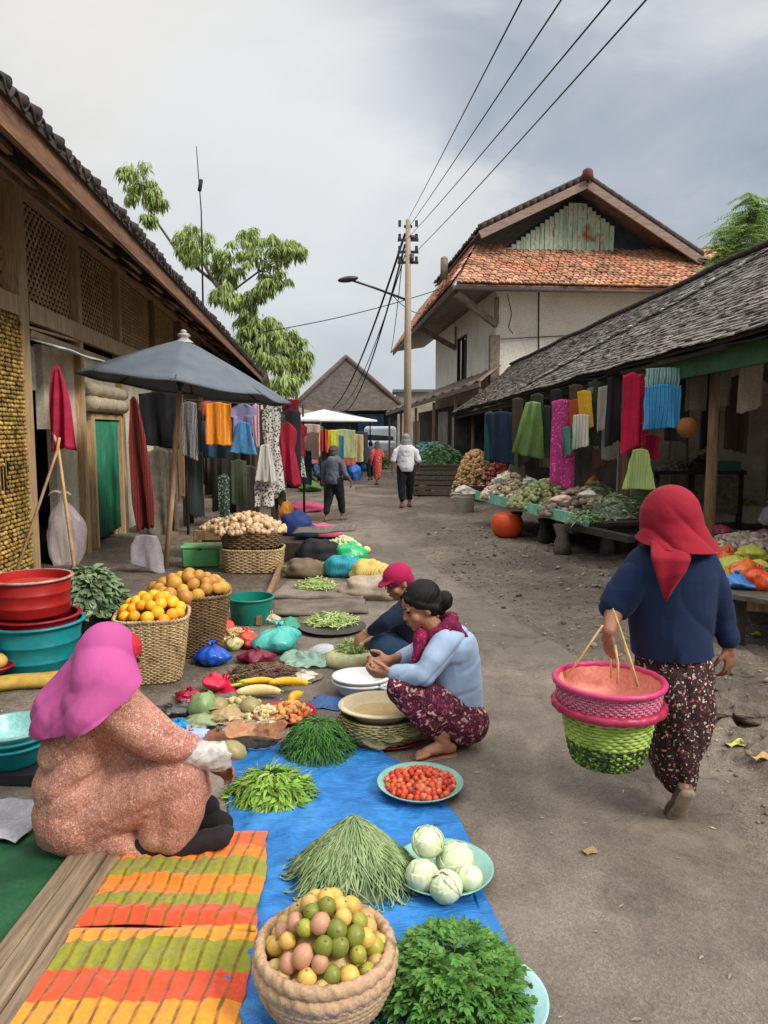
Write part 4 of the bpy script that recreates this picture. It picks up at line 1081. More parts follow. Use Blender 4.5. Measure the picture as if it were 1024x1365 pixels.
# light leafy greens by the seated woman
m = MB(); core(m, .18, .15, .10, 1.6, .85)
for i in range(620):
    p_, n_, a, q = dome(.2, .165, .12, 1.6); b = a+R.uniform(-1.3, 1.3)
    d = V((math.cos(b), math.sin(b), R.uniform(-.3, .6)))
    m.leaf(p_*.95, d, n_, R.uniform(.045, .085), R.uniform(.010, .020), 0, R.uniform(.2, .8), 4)
    if i % 3 == 0: m.tube([p_*.9, p_*.9+d*.04, p_*.9+d*.08-V((0, 0, .012))], .002, 4)
stuff('leafy_greens_heap', m, LG3, 'light green leafy vegetable heap in front of the hands of the pink scarfed seller', 'vegetables', P(362, 1058, .012))
# dark fine greens
m = MB(); core(m, .17, .17, .17, 1.9, .88)
for i in range(900):
    p_, n_, a, q = dome(.19, .185, .19, 1.9); b = a+R.uniform(-1.1, 1.1); d = (V((math.cos(b), math.sin(b), 0))+n_*R.uniform(-.1, .35)-V((0, 0, .3+q*.6))).normalized(); L_ = R.uniform(.05, .10)
    x_ = d.cross(n_).normalized()*R.uniform(-.02, .02)
    ps = [p_*.97, p_*.97+d*L_*.5+x_+n_*.008, p_*.97+d*L_+x_*.5-V((0, 0, .004))]
    ps = [V((q_.x, q_.y, max(q_.z, .004))) for q_ in ps]
    m.tube(ps, [.002, .0026, .001], 4)
stuff('fine_greens_heap', m, LG4, 'round dark green heap of fine stringy greens beside the cream basin', 'vegetables', P(424, 1003, .004))
# ================================================================ plates
tp = P(560, 1053, .012)
plate('plate', 'celadon plate filled with small red tomatoes', tp, .205, .04, SAGE)
TM = [fruitmat('tomato_red', sr(214, 66, 40), sr(180, 44, 32)), fruitmat('tomato_orange', sr(226, 104, 60), sr(204, 74, 44)), fruitmat('tomato_pale', sr(222, 136, 100), sr(206, 96, 66))]
def tomato(i, lab, g):
    m = MB(); m.ell((0, 0, 0), (.017, .017, .0145), n=16, m=10, fn=lambda p: 1+.03*math.cos(5*math.atan2(p.y, p.x)))
    t = single('tomato', m, TM[i], lab, 'tomato', g)
    s = MB()
    for k in range(5): a = k*1.257; s.leaf((0, 0, .0142), (math.cos(a), math.sin(a), .1), (0, 0, 1), .009, .003, 0, .2, 2)
    obj('calyx', s, LG2, t); return t
tpro = [tomato(0, 'deep red tomato in the celadon plate', 'red tomatoes on the plate'), tomato(1, 'orange red tomato in the celadon plate', 'orange tomatoes on the plate'), tomato(2, 'pale half ripe tomato in the celadon plate', 'pale tomatoes on the plate')]
us = [False]*3
for p_ in settle(.165, .165, .033, .03, .016, 105, 1.5):
    i = R.choice((0, 0, 0, 1, 1, 2)); place(tpro[i], us, i, tp+p_, (R.uniform(-1.6, 1.6), R.uniform(-1.6, 1.6), R.uniform(0, 6)), R.uniform(.75, 1.15))
cp = P(593, 1163, .014)
plate('plate', 'celadon plate holding five pale cabbages', cp+V((-.01, -.02, 0)), .195, .035, SAGE)
CABB = mat('pale_cabbage', sr(206, 220, 170), sr(176, 198, 134), c3=sr(222, 230, 196), s=12, w=.2, rough=.5, bump=.35, bs=45, bd=.006, transl=.12, grain=.06, stretch=(1, 1, .35))
def cabbage(r, seed):
    m = MB(); rr = random.Random(seed)
    m.ell((0, 0, r*.78), (r*.9, r*.9, r*.78), n=28, m=18, fn=lambda p: 1+.035*math.sin(math.atan2(p.y, p.x)*7+p.z*4+seed)+.03*nz(p.x*3+seed, p.y*3, p.z*3))
    for k in range(7):
        a0 = k*2*math.pi/7*1.7+rr.uniform(-.3, .3); wdt = rr.uniform(1.0, 1.5); top = rr.uniform(.45, .98); off = 1.0+.035*(k % 3)
        tw = rr.choice((-1, 1))*rr.uniform(.5, 1.1)
        def f(u, v, a0=a0, wdt=wdt, top=top, off=off, tw=tw):
            ph = lerp(math.pi*.97, math.pi*(1-top)*.9+.08, v); a = a0+(u-.5)*wdt*(.5+1.1*math.sin(v*math.pi*.75))+tw*v*v
            e = off+.02*math.sin(a*17+v*3)*v+.05*max(0, abs(2*u-1)-.7)+.05*max(0, v-.86)*4*(1+math.sin(u*19))*.5
            return V((r*.93*e*math.sin(ph)*math.cos(a), r*.93*e*math.sin(ph)*math.sin(a), r*.78+r*.82*e*math.cos(ph)))
        m.grid(f, 14, 16)
    o = MB(); o.v = m.v; o.f = m.f; o.m = m.m; return o
for k, (u, v, r, z, rot, lab) in enumerate(((571, 1112, .066, .10, (.15, -.1, .5), 'pale cabbage resting on top at the back of the plate'), (613, 1140, .076, .03, (-.2, .2, 2), 'large pale cabbage at the right of the plate'), (563, 1160, .067, .026, (.1, -.15, 4), 'pale cabbage at the left of the plate'), (599, 1172, .064, .024, (.3, 0, 5), 'pale cabbage at the front of the plate'), (622, 1160, .056, .028, (.1, .3, 1), 'small pale cabbage low at the right rim of the plate'))):
    q_ = P(u, v+12, z+.04); o = single('cabbage', cabbage(r, k*3+1), CABB, lab, 'cabbage', 'cabbages on the plate', loc=(q_.x, q_.y, z)); o.rotation_euler = rot
    sm = o.modifiers.new('t', 'SOLIDIFY'); sm.thickness = .0012
# celery: first cabbage sits on the others
# ================================================================ cream basin by the squatting seller
cb = P(507, 985, .004)
CREAM = mat('cream_enamel', sr(226, 208, 172), sr(208, 188, 150), s=3, rough=.35, bump=.05, grain=.04)
WH = mat('white_enamel', sr(222, 222, 218), sr(196, 196, 194), s=3, rough=.35, bump=.05, grain=.04)
plate('tray', 'red tray with a pale rim on the road under the cream basin', (cb.x+.03, cb.y-.05, .006), .19, .018, mat('crimson_plastic', sr(186, 28, 56), sr(150, 20, 44), s=4, rough=.35, bump=.1), cat='tray', sx=1.05, sy=.75)
m = MB(); weave(m, lambda z: .165+.045*math.sin(z/.13*2.2), 0, .135, 12, 22, .004, th=.006, sx=1.1); m.lathe([(.001, .004), (.16, .004), (.2, .07), (.19, .135)], n=40, sx=1.1)
for k in range(30):
    a = R.uniform(0, 6.28); z = R.uniform(.03, .1); m.leaf((.205*1.1*math.cos(a), .205*math.sin(a), z), (-math.sin(a), math.cos(a), R.uniform(-.3, .3)), (math.cos(a), math.sin(a), 0), .12, .05, 0, .1, 4)
bk_ = single('leaf_lined_basket', m, mat('dry_leaf_wrap', sr(150, 132, 92), sr(96, 84, 50), c3=sr(168, 160, 110), s=12, w=.2, bump=.6, bs=30, bd=.01), 'brown leaf wrapped basket standing on the red tray', 'basket', loc=(cb.x, cb.y, .022))
t = tub('basin', 'cream oval basin seated in the leaf wrapped basket', (cb.x, cb.y, .135), .13, .196, .075, CREAM, lip=.018, sx=1.08, sy=.95, cat='basin')
m = MB(); m.lathe([(.001, .028), (.08, .031), (.153, .027)], n=40, sx=1.08, sy=.95, fn=lambda i, a, z: 1+.01*math.sin(a*5)); m2 = obj('flour', m, mat('tan_meal', sr(206, 178, 128), sr(188, 160, 112), s=8), t)
wb = P(482, 925, .004)
for k, (z, lab) in enumerate(((.0, 'white oval basin on the road, lowest of the stack behind the cream basin'), (.03, 'white oval basin nested on top of another behind the cream basin'))):
    tub('basin', lab, (wb.x, wb.y+.02, .006+z), .12, .155, .09, WH, lip=.012, sx=1.15, sy=1.0, cat='basin', group='white basins')
tub('basin', 'small grey basin touching the knees of the blue shirted seller', (wb.x+.22, wb.y-.06, .006), .08, .11, .09, mat('grey_enamel', sr(186, 190, 196), sr(160, 164, 172), s=3, rough=.4), lip=.01, cat='basin')
m = MB(); m.slab(lambda u, v: (lerp(-.16, .13, u)+.02*math.sin(v*9), lerp(-.1, .12, v)+.02*math.sin(u*7), .01+.012*abs(nz(u*5, v*5))), 24, 20, .003)
single('cloth', m, plastic('navy_sheet', sr(40, 96, 160), c2=sr(36, 56, 104)), 'small crumpled blue sheet behind the dark green heap', 'cloth', loc=P(448, 940, 0))
# ================================================================ left side: tubs, baskets, parasol
RED = plastic('red_plastic', sr(188, 44, 40), .35, c2=sr(150, 30, 30), bump=.1); REDD = plastic('dark_red_plastic', sr(150, 24, 40), .35, bump=.1)
TEAL = plastic('teal_plastic', sr(30, 146, 150), .38, c2=sr(20, 116, 122), bump=.1)
DKP = plastic('black_plastic', sr(44, 46, 50), .4, bump=.1)
q = P(30, 905)
tub('tub', 'large teal tub on the ground under the stack of red tubs', (q.x, q.y+.24, 0), .26, .315, .36, TEAL, lip=.022, rings=(.1, .22), cat='tub')
tub('tub', 'dark crimson tub seated inside the large teal tub', (q.x+.0, q.y+.25, .20), .26, .285, .20, REDD, lip=.02, cat='tub')
t = tub('tub', 'bright red tub topmost of the stack at the left edge', (q.x-.03, q.y+.26, .41), .25, .27, .265, RED, lip=.018, rings=(.07, .16), cat='tub', rimmat=mat('worn_pale_rim', sr(196, 178, 166), sr(170, 110, 100), s=14))
m = MB(); m.lathe([(.001, .20), (.12, .225), (.2, .215), (.258, .17)], n=40, fn=lambda i, a, z: 1+.03*math.sin(a*3)); obj('cloth_filling', m, mat('red_cloth', sr(206, 66, 54), sr(168, 44, 40), s=5, bump=.4, bs=18), t)
# yellow kerb-like bolster
a_, b_ = P(-60, 925), P(88, 912); m = MB()
m.tube([a_.lerp(b_, k/14)+V((0, .01*math.sin(k), .045)) for k in range(15)], [.075]*14+[.06], 18, flat=.65)
single('bolster', m, mat('yellow_bolster', sr(206, 172, 76), sr(170, 136, 60), s=7, w=.25, bump=.4, bs=20), 'long yellow padded roll on the ground in front of the teal tub', 'roll', smooth=True)
q2 = P(12, 905)
t = tub('bowl', 'dark red bowl with wrapped yellow fruit in front of the teal tub', (q2.x-.02, q2.y-.13, .09), .06, .11, .05, REDD, lip=.006, cat='bowl')
m = MB(); m.ell((q2.x-.03, q2.y-.13, .165), (.09, .08, .06)); single('fruit', m, FM[2], 'wrapped yellow fruit in the dark red bowl at the left edge', 'fruit')
# basins at the left frame edge
q3 = P(-8, 1052)
for k, (z, c, lab) in enumerate(((.05, TEAL, 'teal basin, lowest of the nested basins at the left edge'), (.085, TEAL, 'teal basin in the middle of the nested basins at the left edge'), (.12, mat('mint_inside', sr(150, 196, 190), sr(120, 176, 172), s=4, rough=.3), 'pale mint basin topmost of the nested basins at the left edge'))):
    tub('basin', lab, (q3.x, q3.y+.2, z), .12, .18, .12, c, lip=.012, cat='basin', group='nested basins')
m = MB(); m.box((q3.x+.02, q3.y+.18, .026), (.36, .3, .05), jit=.01); single('crate', m, DKP, 'low black crate under the nested basins at the left edge', 'crate', smooth=False)
m = MB(); w0 = P(8, 1105)
m.slab(lambda u, v: (w0.x+lerp(-.25, .12, u)+.02*math.sin(v*6), w0.y+lerp(-.16, .2, v), .01+.05*abs(nz(u*3, v*3, 2))+.02), 24, 24, .003)
single('sack', m, mat('grey_white_sack', sr(184, 182, 186), sr(150, 146, 152), s=4, bump=.3), 'crumpled grey white sack on the ground behind the dark green tarpaulin', 'sack')
# leafy greens in a black tub
g0 = P(118, 862); t = tub('tub', 'black tub holding a heap of pale dark leaved greens beside the red tubs', (g0.x, g0.y+.1, 0), .2, .24, .3, DKP, lip=.01, cat='tub')
m = MB(); core(m, .24, .24, .28, 2, .85)
LGD = leafmat('greyish_leaf', sr(110, 134, 92), sr(66, 92, 62), c3=sr(150, 168, 128))
for i in range(700):
    p_, n_, a, qq = dome(.27, .27, .34, 2.0); b = a+R.uniform(-1, 1)
    d = (n_*R.uniform(.1, 1)+V((math.cos(b), math.sin(b), R.uniform(-.5, .3)))).normalized()
    m.leaf(p_*.95, d, n_, R.uniform(.06, .11), R.uniform(.03, .055), 0, R.uniform(0, .7), 4)
stuff('leafy_greens_heap', m, LGD, 'heap of dull dark green leaves overflowing the black tub', 'vegetables', (g0.x, g0.y+.1, .29))
# two tall fruit baskets
WICK = mat('wicker', sr(184, 152, 108), sr(128, 100, 68), c3=sr(200, 172, 128), s=9, w=.22, bump=.5, bs=90, bd=.003, grain=.2)
WICK2 = mat('dark_wicker', sr(150, 120, 84), sr(98, 76, 52), s=9, w=.22, bump=.5, bs=90, bd=.003, grain=.2)
fb1 = P(194, 914); fb1.y += .2
t = basket('wicker_basket', 'tall square wicker basket of bright oranges behind the pink scarfed seller', (fb1.x, fb1.y, 0), .185, .245, .44, 34, 30, WICK, rz=.2, sq=1.8, cat='basket')
fb2 = P(252, 880); fb2.y += .26
t = basket('wicker_basket', 'tall square wicker basket of tan fruit standing behind the orange basket', (fb2.x-.05, fb2.y, 0), .22, .31, .47, 34, 34, WICK2, rz=.25, sq=1.8, cat='basket')
ORM = fruitmat('orange_skin', sr(250, 172, 28), sr(236, 146, 20)); ORY = fruitmat('yellow_orange_skin', sr(252, 196, 48), sr(240, 168, 30)); TANF = fruitmat('tan_skin', sr(206, 150, 66), sr(168, 116, 50)); TANG = fruitmat('tan_gold_skin', sr(222, 170, 70), sr(190, 136, 54))
op = [fruit_proto('orange', .043, .96, ORM, 'deep orange citrus fruit heaped in the front wicker basket', 'orange', 'deep oranges in the wicker basket', False), fruit_proto('orange', .043, .94, ORY, 'yellower citrus fruit heaped in the front wicker basket', 'orange', 'yellow oranges in the wicker basket', False)]
uo = [False]*2
for p_ in settle(.212, .212, .445, .13, .042, 60, 1.55):
    i = R.choice((0, 1, 1)); place(op[i], uo, i, V((fb1.x, fb1.y, 0))+p_, (R.uniform(-1, 1), R.uniform(-1, 1), R.uniform(0, 6)), R.uniform(.85, 1.1))
sap = lambda p: 1+.06*p.z
tp2 = [fruit_proto('tan_fruit', .052, 1.15, TANF, 'brown tan fruit heaped in the rear wicker basket', 'fruit', 'brown fruit in the rear wicker basket', False, sap), fruit_proto('tan_fruit', .052, 1.1, TANG, 'golden tan fruit heaped in the rear wicker basket', 'fruit', 'golden fruit in the rear wicker basket', False, sap)]
ut = [False]*2
for p_ in settle(.275, .275, .475, .11, .052, 50, 1.55):
    i = R.choice((0, 1, 0)); place(tp2[i], ut, i, V((fb2.x-.05, fb2.y, 0))+p_, (R.uniform(-1, 1), R.uniform(-1, 1), R.uniform(0, 6)), R.uniform(.85, 1.12))
# ---- parasol
pb = P(221, 757); pt = Q(245, 452, pb.y)
t = thing('parasol', 'large slate grey market parasol on a bamboo pole in front of the green door', 'parasol', (pb.x, pb.y, 0))
top = V((pt.x-pb.x, 0, pt.z)); POLE = wood('bamboo_pole', sr(222, 186, 146), sr(186, 150, 112), 'Z', rough=.6)
m = MB(); m.tube([(0, 0, 0), top*.35+V((.01, 0, 0)), top*.6, top*.78], [.036, .034, .033, .03], 12); obj('pole', m, POLE, t)
m = MB(); m.tube([top*.72, top*.99], [.024, .02], 10); m.tube([top*.80, top*.86], [.045, .04], 12); obj('shaft', m, W_DARK, t)
GREYC = mat('slate_canvas', sr(112, 120, 130), sr(92, 100, 110), s=2, rough=.75, bump=.15, bs=200, grain=.04, transl=.12)
Rc = 1.27; nr = 8; rimz = top.z-.54; ph0 = .18
def canopy(u, v, off=0):
    a = u*2*math.pi; seg = (a-ph0)/(2*math.pi/nr); fr = seg-math.floor(seg)
    sag = 1-math.cos(math.pi/nr)/math.cos((fr-.5)*2*math.pi/nr) if False else 0
    rr = Rc*v*math.cos(math.pi/nr)/math.cos((fr-.5)*2*math.pi/nr)
    z = top.z-.57*v**1.1-0.03*math.sin(fr*math.pi)*v-off
    return V((top.x+rr*math.cos(a), rr*math.sin(a), z+ (-.16*math.cos(a)*v-.05*math.sin(a)*v)))
m = MB(); m.slab(lambda u, v: canopy(u, .03+v*.97), 96, 14, .004); obj('canopy', m, GREYC, t)
m = MB(); m.slab(lambda u, v: canopy(u, 1.0)+V((0, 0, -.001-.022*v))+V((math.cos(u*6.283), math.sin(u*6.283), 0))*.008*math.sin(u*60)*v, 96, 2, (.003, 0, 0)); obj('valance', m, GREYC, t)
m = MB(); m.lathe([(.12, -.045), (.07, -.01), (.05, .02), (.075, .035), (.07, .06), (.03, .075), (.045, .09), (.02, .11), (.001, .115)], (top.x, 0, top.z+.0), 18, fn=lambda i, a, z: 1+.12*math.sin(a*6)*(i % 2)); obj('cap', m, mat('dirty_white_cloth', sr(190, 186, 178), sr(140, 134, 126), s=16, bump=.4), t)
for k in range(nr):
    a = ph0+2*math.pi*k/nr; e_ = canopy((a/(2*math.pi)) % 1, .985)-V((0, 0, .014)); h_ = top-V((0, 0, .03)); 
    m = MB(); m.bar(h_, e_, .014, .02); r_ = obj('rib', m, W_DARK, t, False)
    m = MB(); m.bar(top*.84+V((math.cos(a), math.sin(a), 0))*.03, h_.lerp(e_, .5), .012, .016); obj('strut', m, W_DARK, r_, False)
# ---- hall front clutter
CRIM = mat('crimson_cloth', sr(190, 30, 70), sr(150, 20, 52), s=5, bump=.3)
# red cloth on two crossed bamboo canes
c_top = Q(75, 500, 7.6); f1 = P(55, 790); f2 = P(145, 772); kn = Q(76, 594, 7.35)
t1 = MB(); t1.tube([(f1.x, 7.0, 0.0), kn+V((0, 0, -.05)), kn+(kn-V((f1.x, 7.0, 0)))*.05], [.016, .014, .013], 8); single('cane', t1, mat('pale_bamboo', sr(220, 184, 130), sr(190, 150, 100), s=6, rough=.5), 'pale bamboo cane leaning left against the other below the crimson cloth', 'cane')
q4 = P(150, 790); t2 = MB(); t2.tube([(q4.x, 6.95, 0), kn+V((0, .03, -.04)), kn+V((-.05, .05, .12))], [.018, .016, .013], 8); single('cane', t2, mat('pale_bamboo', (0, 0, 0)), 'pale bamboo cane slanting right down to the leafy greens', 'cane')
m = MB(); hgt = c_top.z-kn.z+.1
def fcl(u, v):
    w = lerp(.02, .16, v**.8)+.02*math.sin(v*5); return V((kn.x+.02*v+(u-.5)*2*w*.95, 7.42+.045*math.sin(u*13+v*2)*v, kn.z-.02+hgt*(1-v)-.05*(abs(u-.6))*v*2))
m.slab(fcl, 26, 20, (0, .006, 0)); single('cloth', m, CRIM, 'pointed crimson cloth hanging at the top of the crossed bamboo canes', 'cloth')
CLEAR = mat('clear_plastic', sr(226, 210, 214), sr(206, 186, 192), s=3, rough=.22, alpha=.30, bump=.6, bs=14, bd=.02, grain=.05, spec=.6)
b0 = Q(86, 700, 7.75)
m = bag_mb(.2, .95, 3.3, True, .6, .25); o = single('plastic_bag', m, CLEAR, 'big crumpled clear plastic bag hanging between the crossed canes', 'bag', loc=(b0.x, 7.75, .30))
m = bag_mb(.2, .34, 8.3, True, .6, .2); single('plastic_bag', m, mat('rose_plastic', sr(160, 70, 84), sr(120, 40, 56), s=3, rough=.35, bump=.5, bs=16), 'dusky rose plastic bag on the floor beneath the clear bag', 'bag', loc=(b0.x, 7.9, 0.0))
def sheet(name, p0, w, h, material, label, cat, amp=.03, freq=16, bottom=None, top=None, axis=(1, 0, 0), group=None, sway=0.0, seed=0.0, th=.004, flare=1.0):
    """hanging cloth: p0 top centre, outline half widths by height fraction"""
    ax = V(axis).normalized(); nn = ax.cross(V((0, 0, 1)))
    tw = top or [(0, 1), (1, flare)]
    xs = [a for a, b in tw]; ys = [b for a, b in tw]; rr = random.Random(int(seed*1000)+int(w*997)+int(h*313))
    tilt = (bottom or 0)+rr.uniform(-.07, .07); k1 = rr.uniform(.9, 2.2)*max(.6, min(2, w*2.2)); k2 = rr.uniform(.6, 1.4); hem = rr.uniform(.02, .06)
    def f(u, v):
        hw = w/2*interp(v, xs, ys)*(1+.06*nz(v*3+seed, 2)); s = (u-.5)*2
        # few soft drapes, opening towards the hem, gathered near the pegs
        d = nz(s*k1+seed, v*.7, seed)*1.6+.32*nz(s*k1*2.6+seed*3, v*1.1, 4)
        peg = .5+.5*math.cos(s*math.pi*k2)
        z = -h*v*(1+tilt*s+hem*nz(s*3+seed, 9))-.06*h*(1-peg)*(1-v)*(abs(s) > .0)*.6
        return ax*(s*hw+sway*v+.02*nz(v*4, seed)*w)+nn*(amp*1.3*(.25+.75*v)*d)+V((0, 0, z))
    m = MB(); nu = 44 if w < .8 else 70; m.slab(f, nu, 28, nn*th)
    return single(name, m, material, label, cat, group, loc=p0)
STREET = (math.sin(-LA)*-1*-1, math.cos(LA), 0)
DL = (-math.sin(LA), math.cos(LA), 0)
CL = lambda n, c, c2=None, **k: mat(n, c, c2, s=5, w=.2, bump=.3, bs=40, rough=.85, **k)
p_ = HW(LW+.35, 11.95+.95, 2.35)
q5 = Q(178, 528, 11.6)
sheet('hanging_cloth', q5, .30, 2.05, mat_stripes('rust_red_stripe', [sr(70, 26, 28), sr(160, 76, 44), sr(60, 22, 26), sr(150, 44, 50)], 9, 'X', dist=3), 'long rust red and maroon cloth hanging right of the green door', 'cloth', amp=.06, freq=14, top=[(0, .4), (.3, .9), (.8, 1.15), (1, .9)], sway=.12)
w1 = P(202, 757); sheet('paper_sack', Q(195, 713, 8.9), .42, .42, mat('pale_grey_paper', sr(190, 184, 190), sr(160, 154, 160), s=4), 'pale grey flattened paper sack propped near the parasol pole', 'sack', amp=.02, freq=4, top=[(0, .6), (.3, .85), (1, 1)], bottom=.12)
gb = P(266, 757); t = thing('plastic_box', 'light green plastic box with a lid standing right of the parasol pole', 'box', (gb.x, gb.y+.15, 0), .08)
GRB = plastic('light_green_plastic', sr(112, 190, 116), .4, c2=sr(92, 166, 98), bump=.08)
m = MB(); m.box((0, 0, .12), (.45, .28, .24), taper=1.04); o = obj('box_body', m, GRB, t, False); o.modifiers.new('b', 'BEVEL').width = .02
m = MB(); m.box((0, 0, .256), (.49, .31, .03)); o = obj('box_lid', m, plastic('pale_green_plastic', sr(140, 206, 140), .4), t, False); o.modifiers.new('b', 'BEVEL').width = .01
m = MB(); m.ell((0, -.156, .235), (.03, .006, .012)); obj('latch', m, DKP, t)
# dim shelving and boards between door and garments
m = MB(); q6 = P(215, 740)
for k, (u, z0, h, w, c) in enumerate(((203, .0, 1.45, .34, 'a'), (226, 0, 1.2, .3, 'b'))):
    pass
sheet('hanging_cloth', Q(213, 597, 12.2), .5, 1.5, mat('drab_curtain', sr(150, 138, 122), sr(108, 98, 86), s=5), 'drab beige curtain hanging in shade behind the parasol pole', 'curtain', amp=.03, freq=20)
sheet('hanging_cloth', Q(210, 522, 12.4), .62, .9, mat('black_cloth', sr(34, 34, 40), sr(22, 22, 26), s=4), 'black garments bunched under the parasol canopy', 'cloth', amp=.05, freq=14)
sheet('hanging_cloth', Q(228, 600, 11.0), .16, 1.2, mat('drab_curtain', (0, 0, 0)), 'narrow drab cloth strip hanging just right of the parasol pole', 'cloth', amp=.02, freq=10)
# clothes rail with garments under the eave
ra, rb = Q(246, 533, 12.2), Q(404, 540, 14.6)
t = thing('clothes_rail', 'long clothes rail under the hall eave hung with bright garments', 'rail')
m = MB(); m.tube([ra, ra.lerp(rb, .5)-V((0, 0, .02)), rb], .015, 8); obj('bar', m, W_DARK, t)
for k in (0.0, .5, 1.0):
    p = ra.lerp(rb, k); m = MB(); m.tube([(p.x, p.y, 0), p], .022, 8); obj('leg', m, W_DARK, t)
def garment(p0, w, h, material, label, cat='garment', kind='cloth', group='garments on the hall rail', ax=(1, .1, 0), seed=None, sway=0):
    shp = {'cloth': [(0, 1), (1, 1)], 'shirt': [(0, .35), (.06, .62), (.14, 1.0), (.38, 1.05), (.40, .72), (1, .8)], 'dress': [(0, .3), (.06, .6), (.12, .8), (.3, .72), (.42, .6), (.55, .75), (1, 1.15)], 'skirt': [(0, .45), (.08, .5), (1, 1.05)], 'trousers': [(0, .8), (.2, 1), (1, .9)], 'point': [(0, 1), (.4, 1), (1, .25)]}[kind]
    return sheet('garment', p0, w, h, material, label, cat, amp=.05, freq=22, top=shp, axis=ax, group=group, seed=R.uniform(0, 9) if seed is None else seed, sway=sway)
WHBLK = mat_spots('black_white_print', sr(206, 202, 192), [sr(40, 40, 44), sr(90, 86, 84), sr(60, 58, 60)], 26, .42)
garment(Q(252, 535, 12.0), .24, .9, mat_stripes('white_black_trim', [sr(40, 40, 44), sr(210, 206, 200), sr(60, 58, 60)], 8), 'dark garment with white trim at the left end of the hall rail')
garment(Q(277, 535, 12.1), .22, .22, CL('coral_cloth', sr(206, 92, 88)), 'short coral cloth tucked beside the orange one on the hall rail')
garment(Q(291, 536, 12.0), .40, .68, mat_stripes('orange_batik', [sr(222, 134, 30), sr(240, 160, 50), sr(196, 110, 30)], 2.5), 'bright orange cloth cut to a slant on the hall rail', kind='cloth').data.vertices
garment(Q(285, 560, 12.4), .42, .62, CL('slate_blue_cloth', sr(62, 92, 116)), 'slate blue cloth showing behind the orange one on the hall rail')
garment(Q(324, 538, 12.2), .42, .5, CL('lilac_cloth', sr(150, 140, 172), sr(128, 130, 170)), 'lilac top hanging above the sky blue skirt on the hall rail', kind='shirt')
garment(Q(324, 562, 12.15), .42, .52, CL('sky_blue_cloth', sr(86, 150, 196), sr(66, 126, 180)), 'sky blue gathered skirt on the hall rail', kind='skirt')
garment(Q(341, 538, 12.4), .10, .7, CL('pink_white_strip', sr(220, 170, 180)), 'thin pale pink scarf beside the sky blue skirt')
garment(Q(361, 536, 12.6), .40, 1.55, WHBLK, 'black and white patterned long dress on the hall rail', kind='dress')
garment(Q(354, 592, 12.3), .34, .62, mat_stripes('white_pleats', [sr(222, 218, 206), sr(120, 112, 104), sr(230, 226, 214), sr(150, 146, 140)], 16, dist=.6), 'white skirt with dark pleat lines hanging below the patterned dress', kind='skirt')
garment(Q(352, 634, 12.4), .32, .52, WHBLK, 'black and white patterned cloth hanging lowest beneath the pleated skirt')
garment(Q(383, 562, 13.4), .42, 1.1, CL('deep_red_cloth', sr(168, 20, 52), sr(130, 14, 40)), 'deep red long dress near the white parasol', kind='dress')
garment(Q(398, 562, 13.8), .3, .62, CL('wine_cloth', sr(140, 20, 50)), 'wine red shirt right of the deep red dress', kind='shirt')
garment(Q(399, 598, 13.9), .24, .52, mat_stripes('white_pleats', (0, 0, 0)) if False else WHBLK, 'pale patterned skirt under the wine red shirt', kind='skirt')
garment(Q(387, 532, 14.3), .32, .34, CL('maroon_cloth', sr(120, 20, 36)), 'small maroon cloth hanging high beside the white parasol')
garment(Q(300, 600, 13.2), .5, 1.1, CL('olive_dark_cloth', sr(62, 62, 46), sr(44, 46, 38)), 'dark olive cloth hanging in the shade below the rail')
garment(Q(298, 632, 12.0), .18, .9, mat_spots('green_white_print', sr(60, 84, 70), [sr(190, 196, 186)], 34, .3), 'green and white speckled cloth hanging low under the rail')
for i in range(7):
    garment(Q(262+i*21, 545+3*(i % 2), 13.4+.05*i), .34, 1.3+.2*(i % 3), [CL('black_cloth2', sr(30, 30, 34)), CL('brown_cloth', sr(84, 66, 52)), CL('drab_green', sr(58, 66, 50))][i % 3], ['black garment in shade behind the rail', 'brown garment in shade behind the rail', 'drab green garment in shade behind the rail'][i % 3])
# low bench, wire and wicker baskets, ginger heap
t = thing('bench', 'low dark wooden bench under the hanging garments', 'bench'); bq = P(308, 700)
m = MB(); m.box((bq.x, bq.y+.1, .52), (1.7, .5, .05), jit=.01); obj('top', m, W_BROWN, t, False)
for dx in (-.78, .78):
    for dy in (-.12, .3): m = MB(); m.box((bq.x+dx, bq.y+dy, .25), (.07, .07, .5)); obj('leg', m, W_DARK, t, False)
lb_ = P(333, 765); 
t = basket('wicker_basket', 'wide low wicker basket on the ground beneath the wire basket', (lb_.x, lb_.y+.28, 0), .34, .37, .27, 13, 24, WICK, sq=1.4, sy=.8, rimth=.014)
t = basket('wicker_basket', 'open woven basket carrying the straw coloured ginger heap', (lb_.x-.02, lb_.y+.3, .29), .33, .37, .19, 7, 20, WICK2, sq=1.0, sy=.8, rimth=.012)
DRY = mat('dry_husk', sr(206, 168, 122), sr(150, 112, 78), c3=sr(222, 190, 150), s=8, w=.25, island=.3, bump=.4, bs=60)
def rubble(name, label, cat, loc, rx, ry, h, cnt, r0, r1, material, p=1.8, el=1.5):
    m = MB(); core(m, rx, ry, h, p, .85)
    for i in range(cnt):
        q_, n_, a, qq = dome(rx, ry, h, p); r = R.uniform(r0, r1)
        m.ell(q_, (r*R.uniform(.7, el), r*R.uniform(.7, 1.1), r*R.uniform(.6, 1)), (R.uniform(-1, 1), R.uniform(-1, 1), R.uniform(0, 6)), 7, 5, fn=lambda p: 1+.25*nz(p.x*2+i, p.y*2, p.z*2))
    return stuff(name, m, material, label, cat, loc)
rubble('ginger_heap', 'broad heap of knobbly straw coloured ginger on the woven basket', 'roots', (lb_.x-.07, lb_.y+.3, .49), .46, .34, .2, 380, .02, .045, DRY)
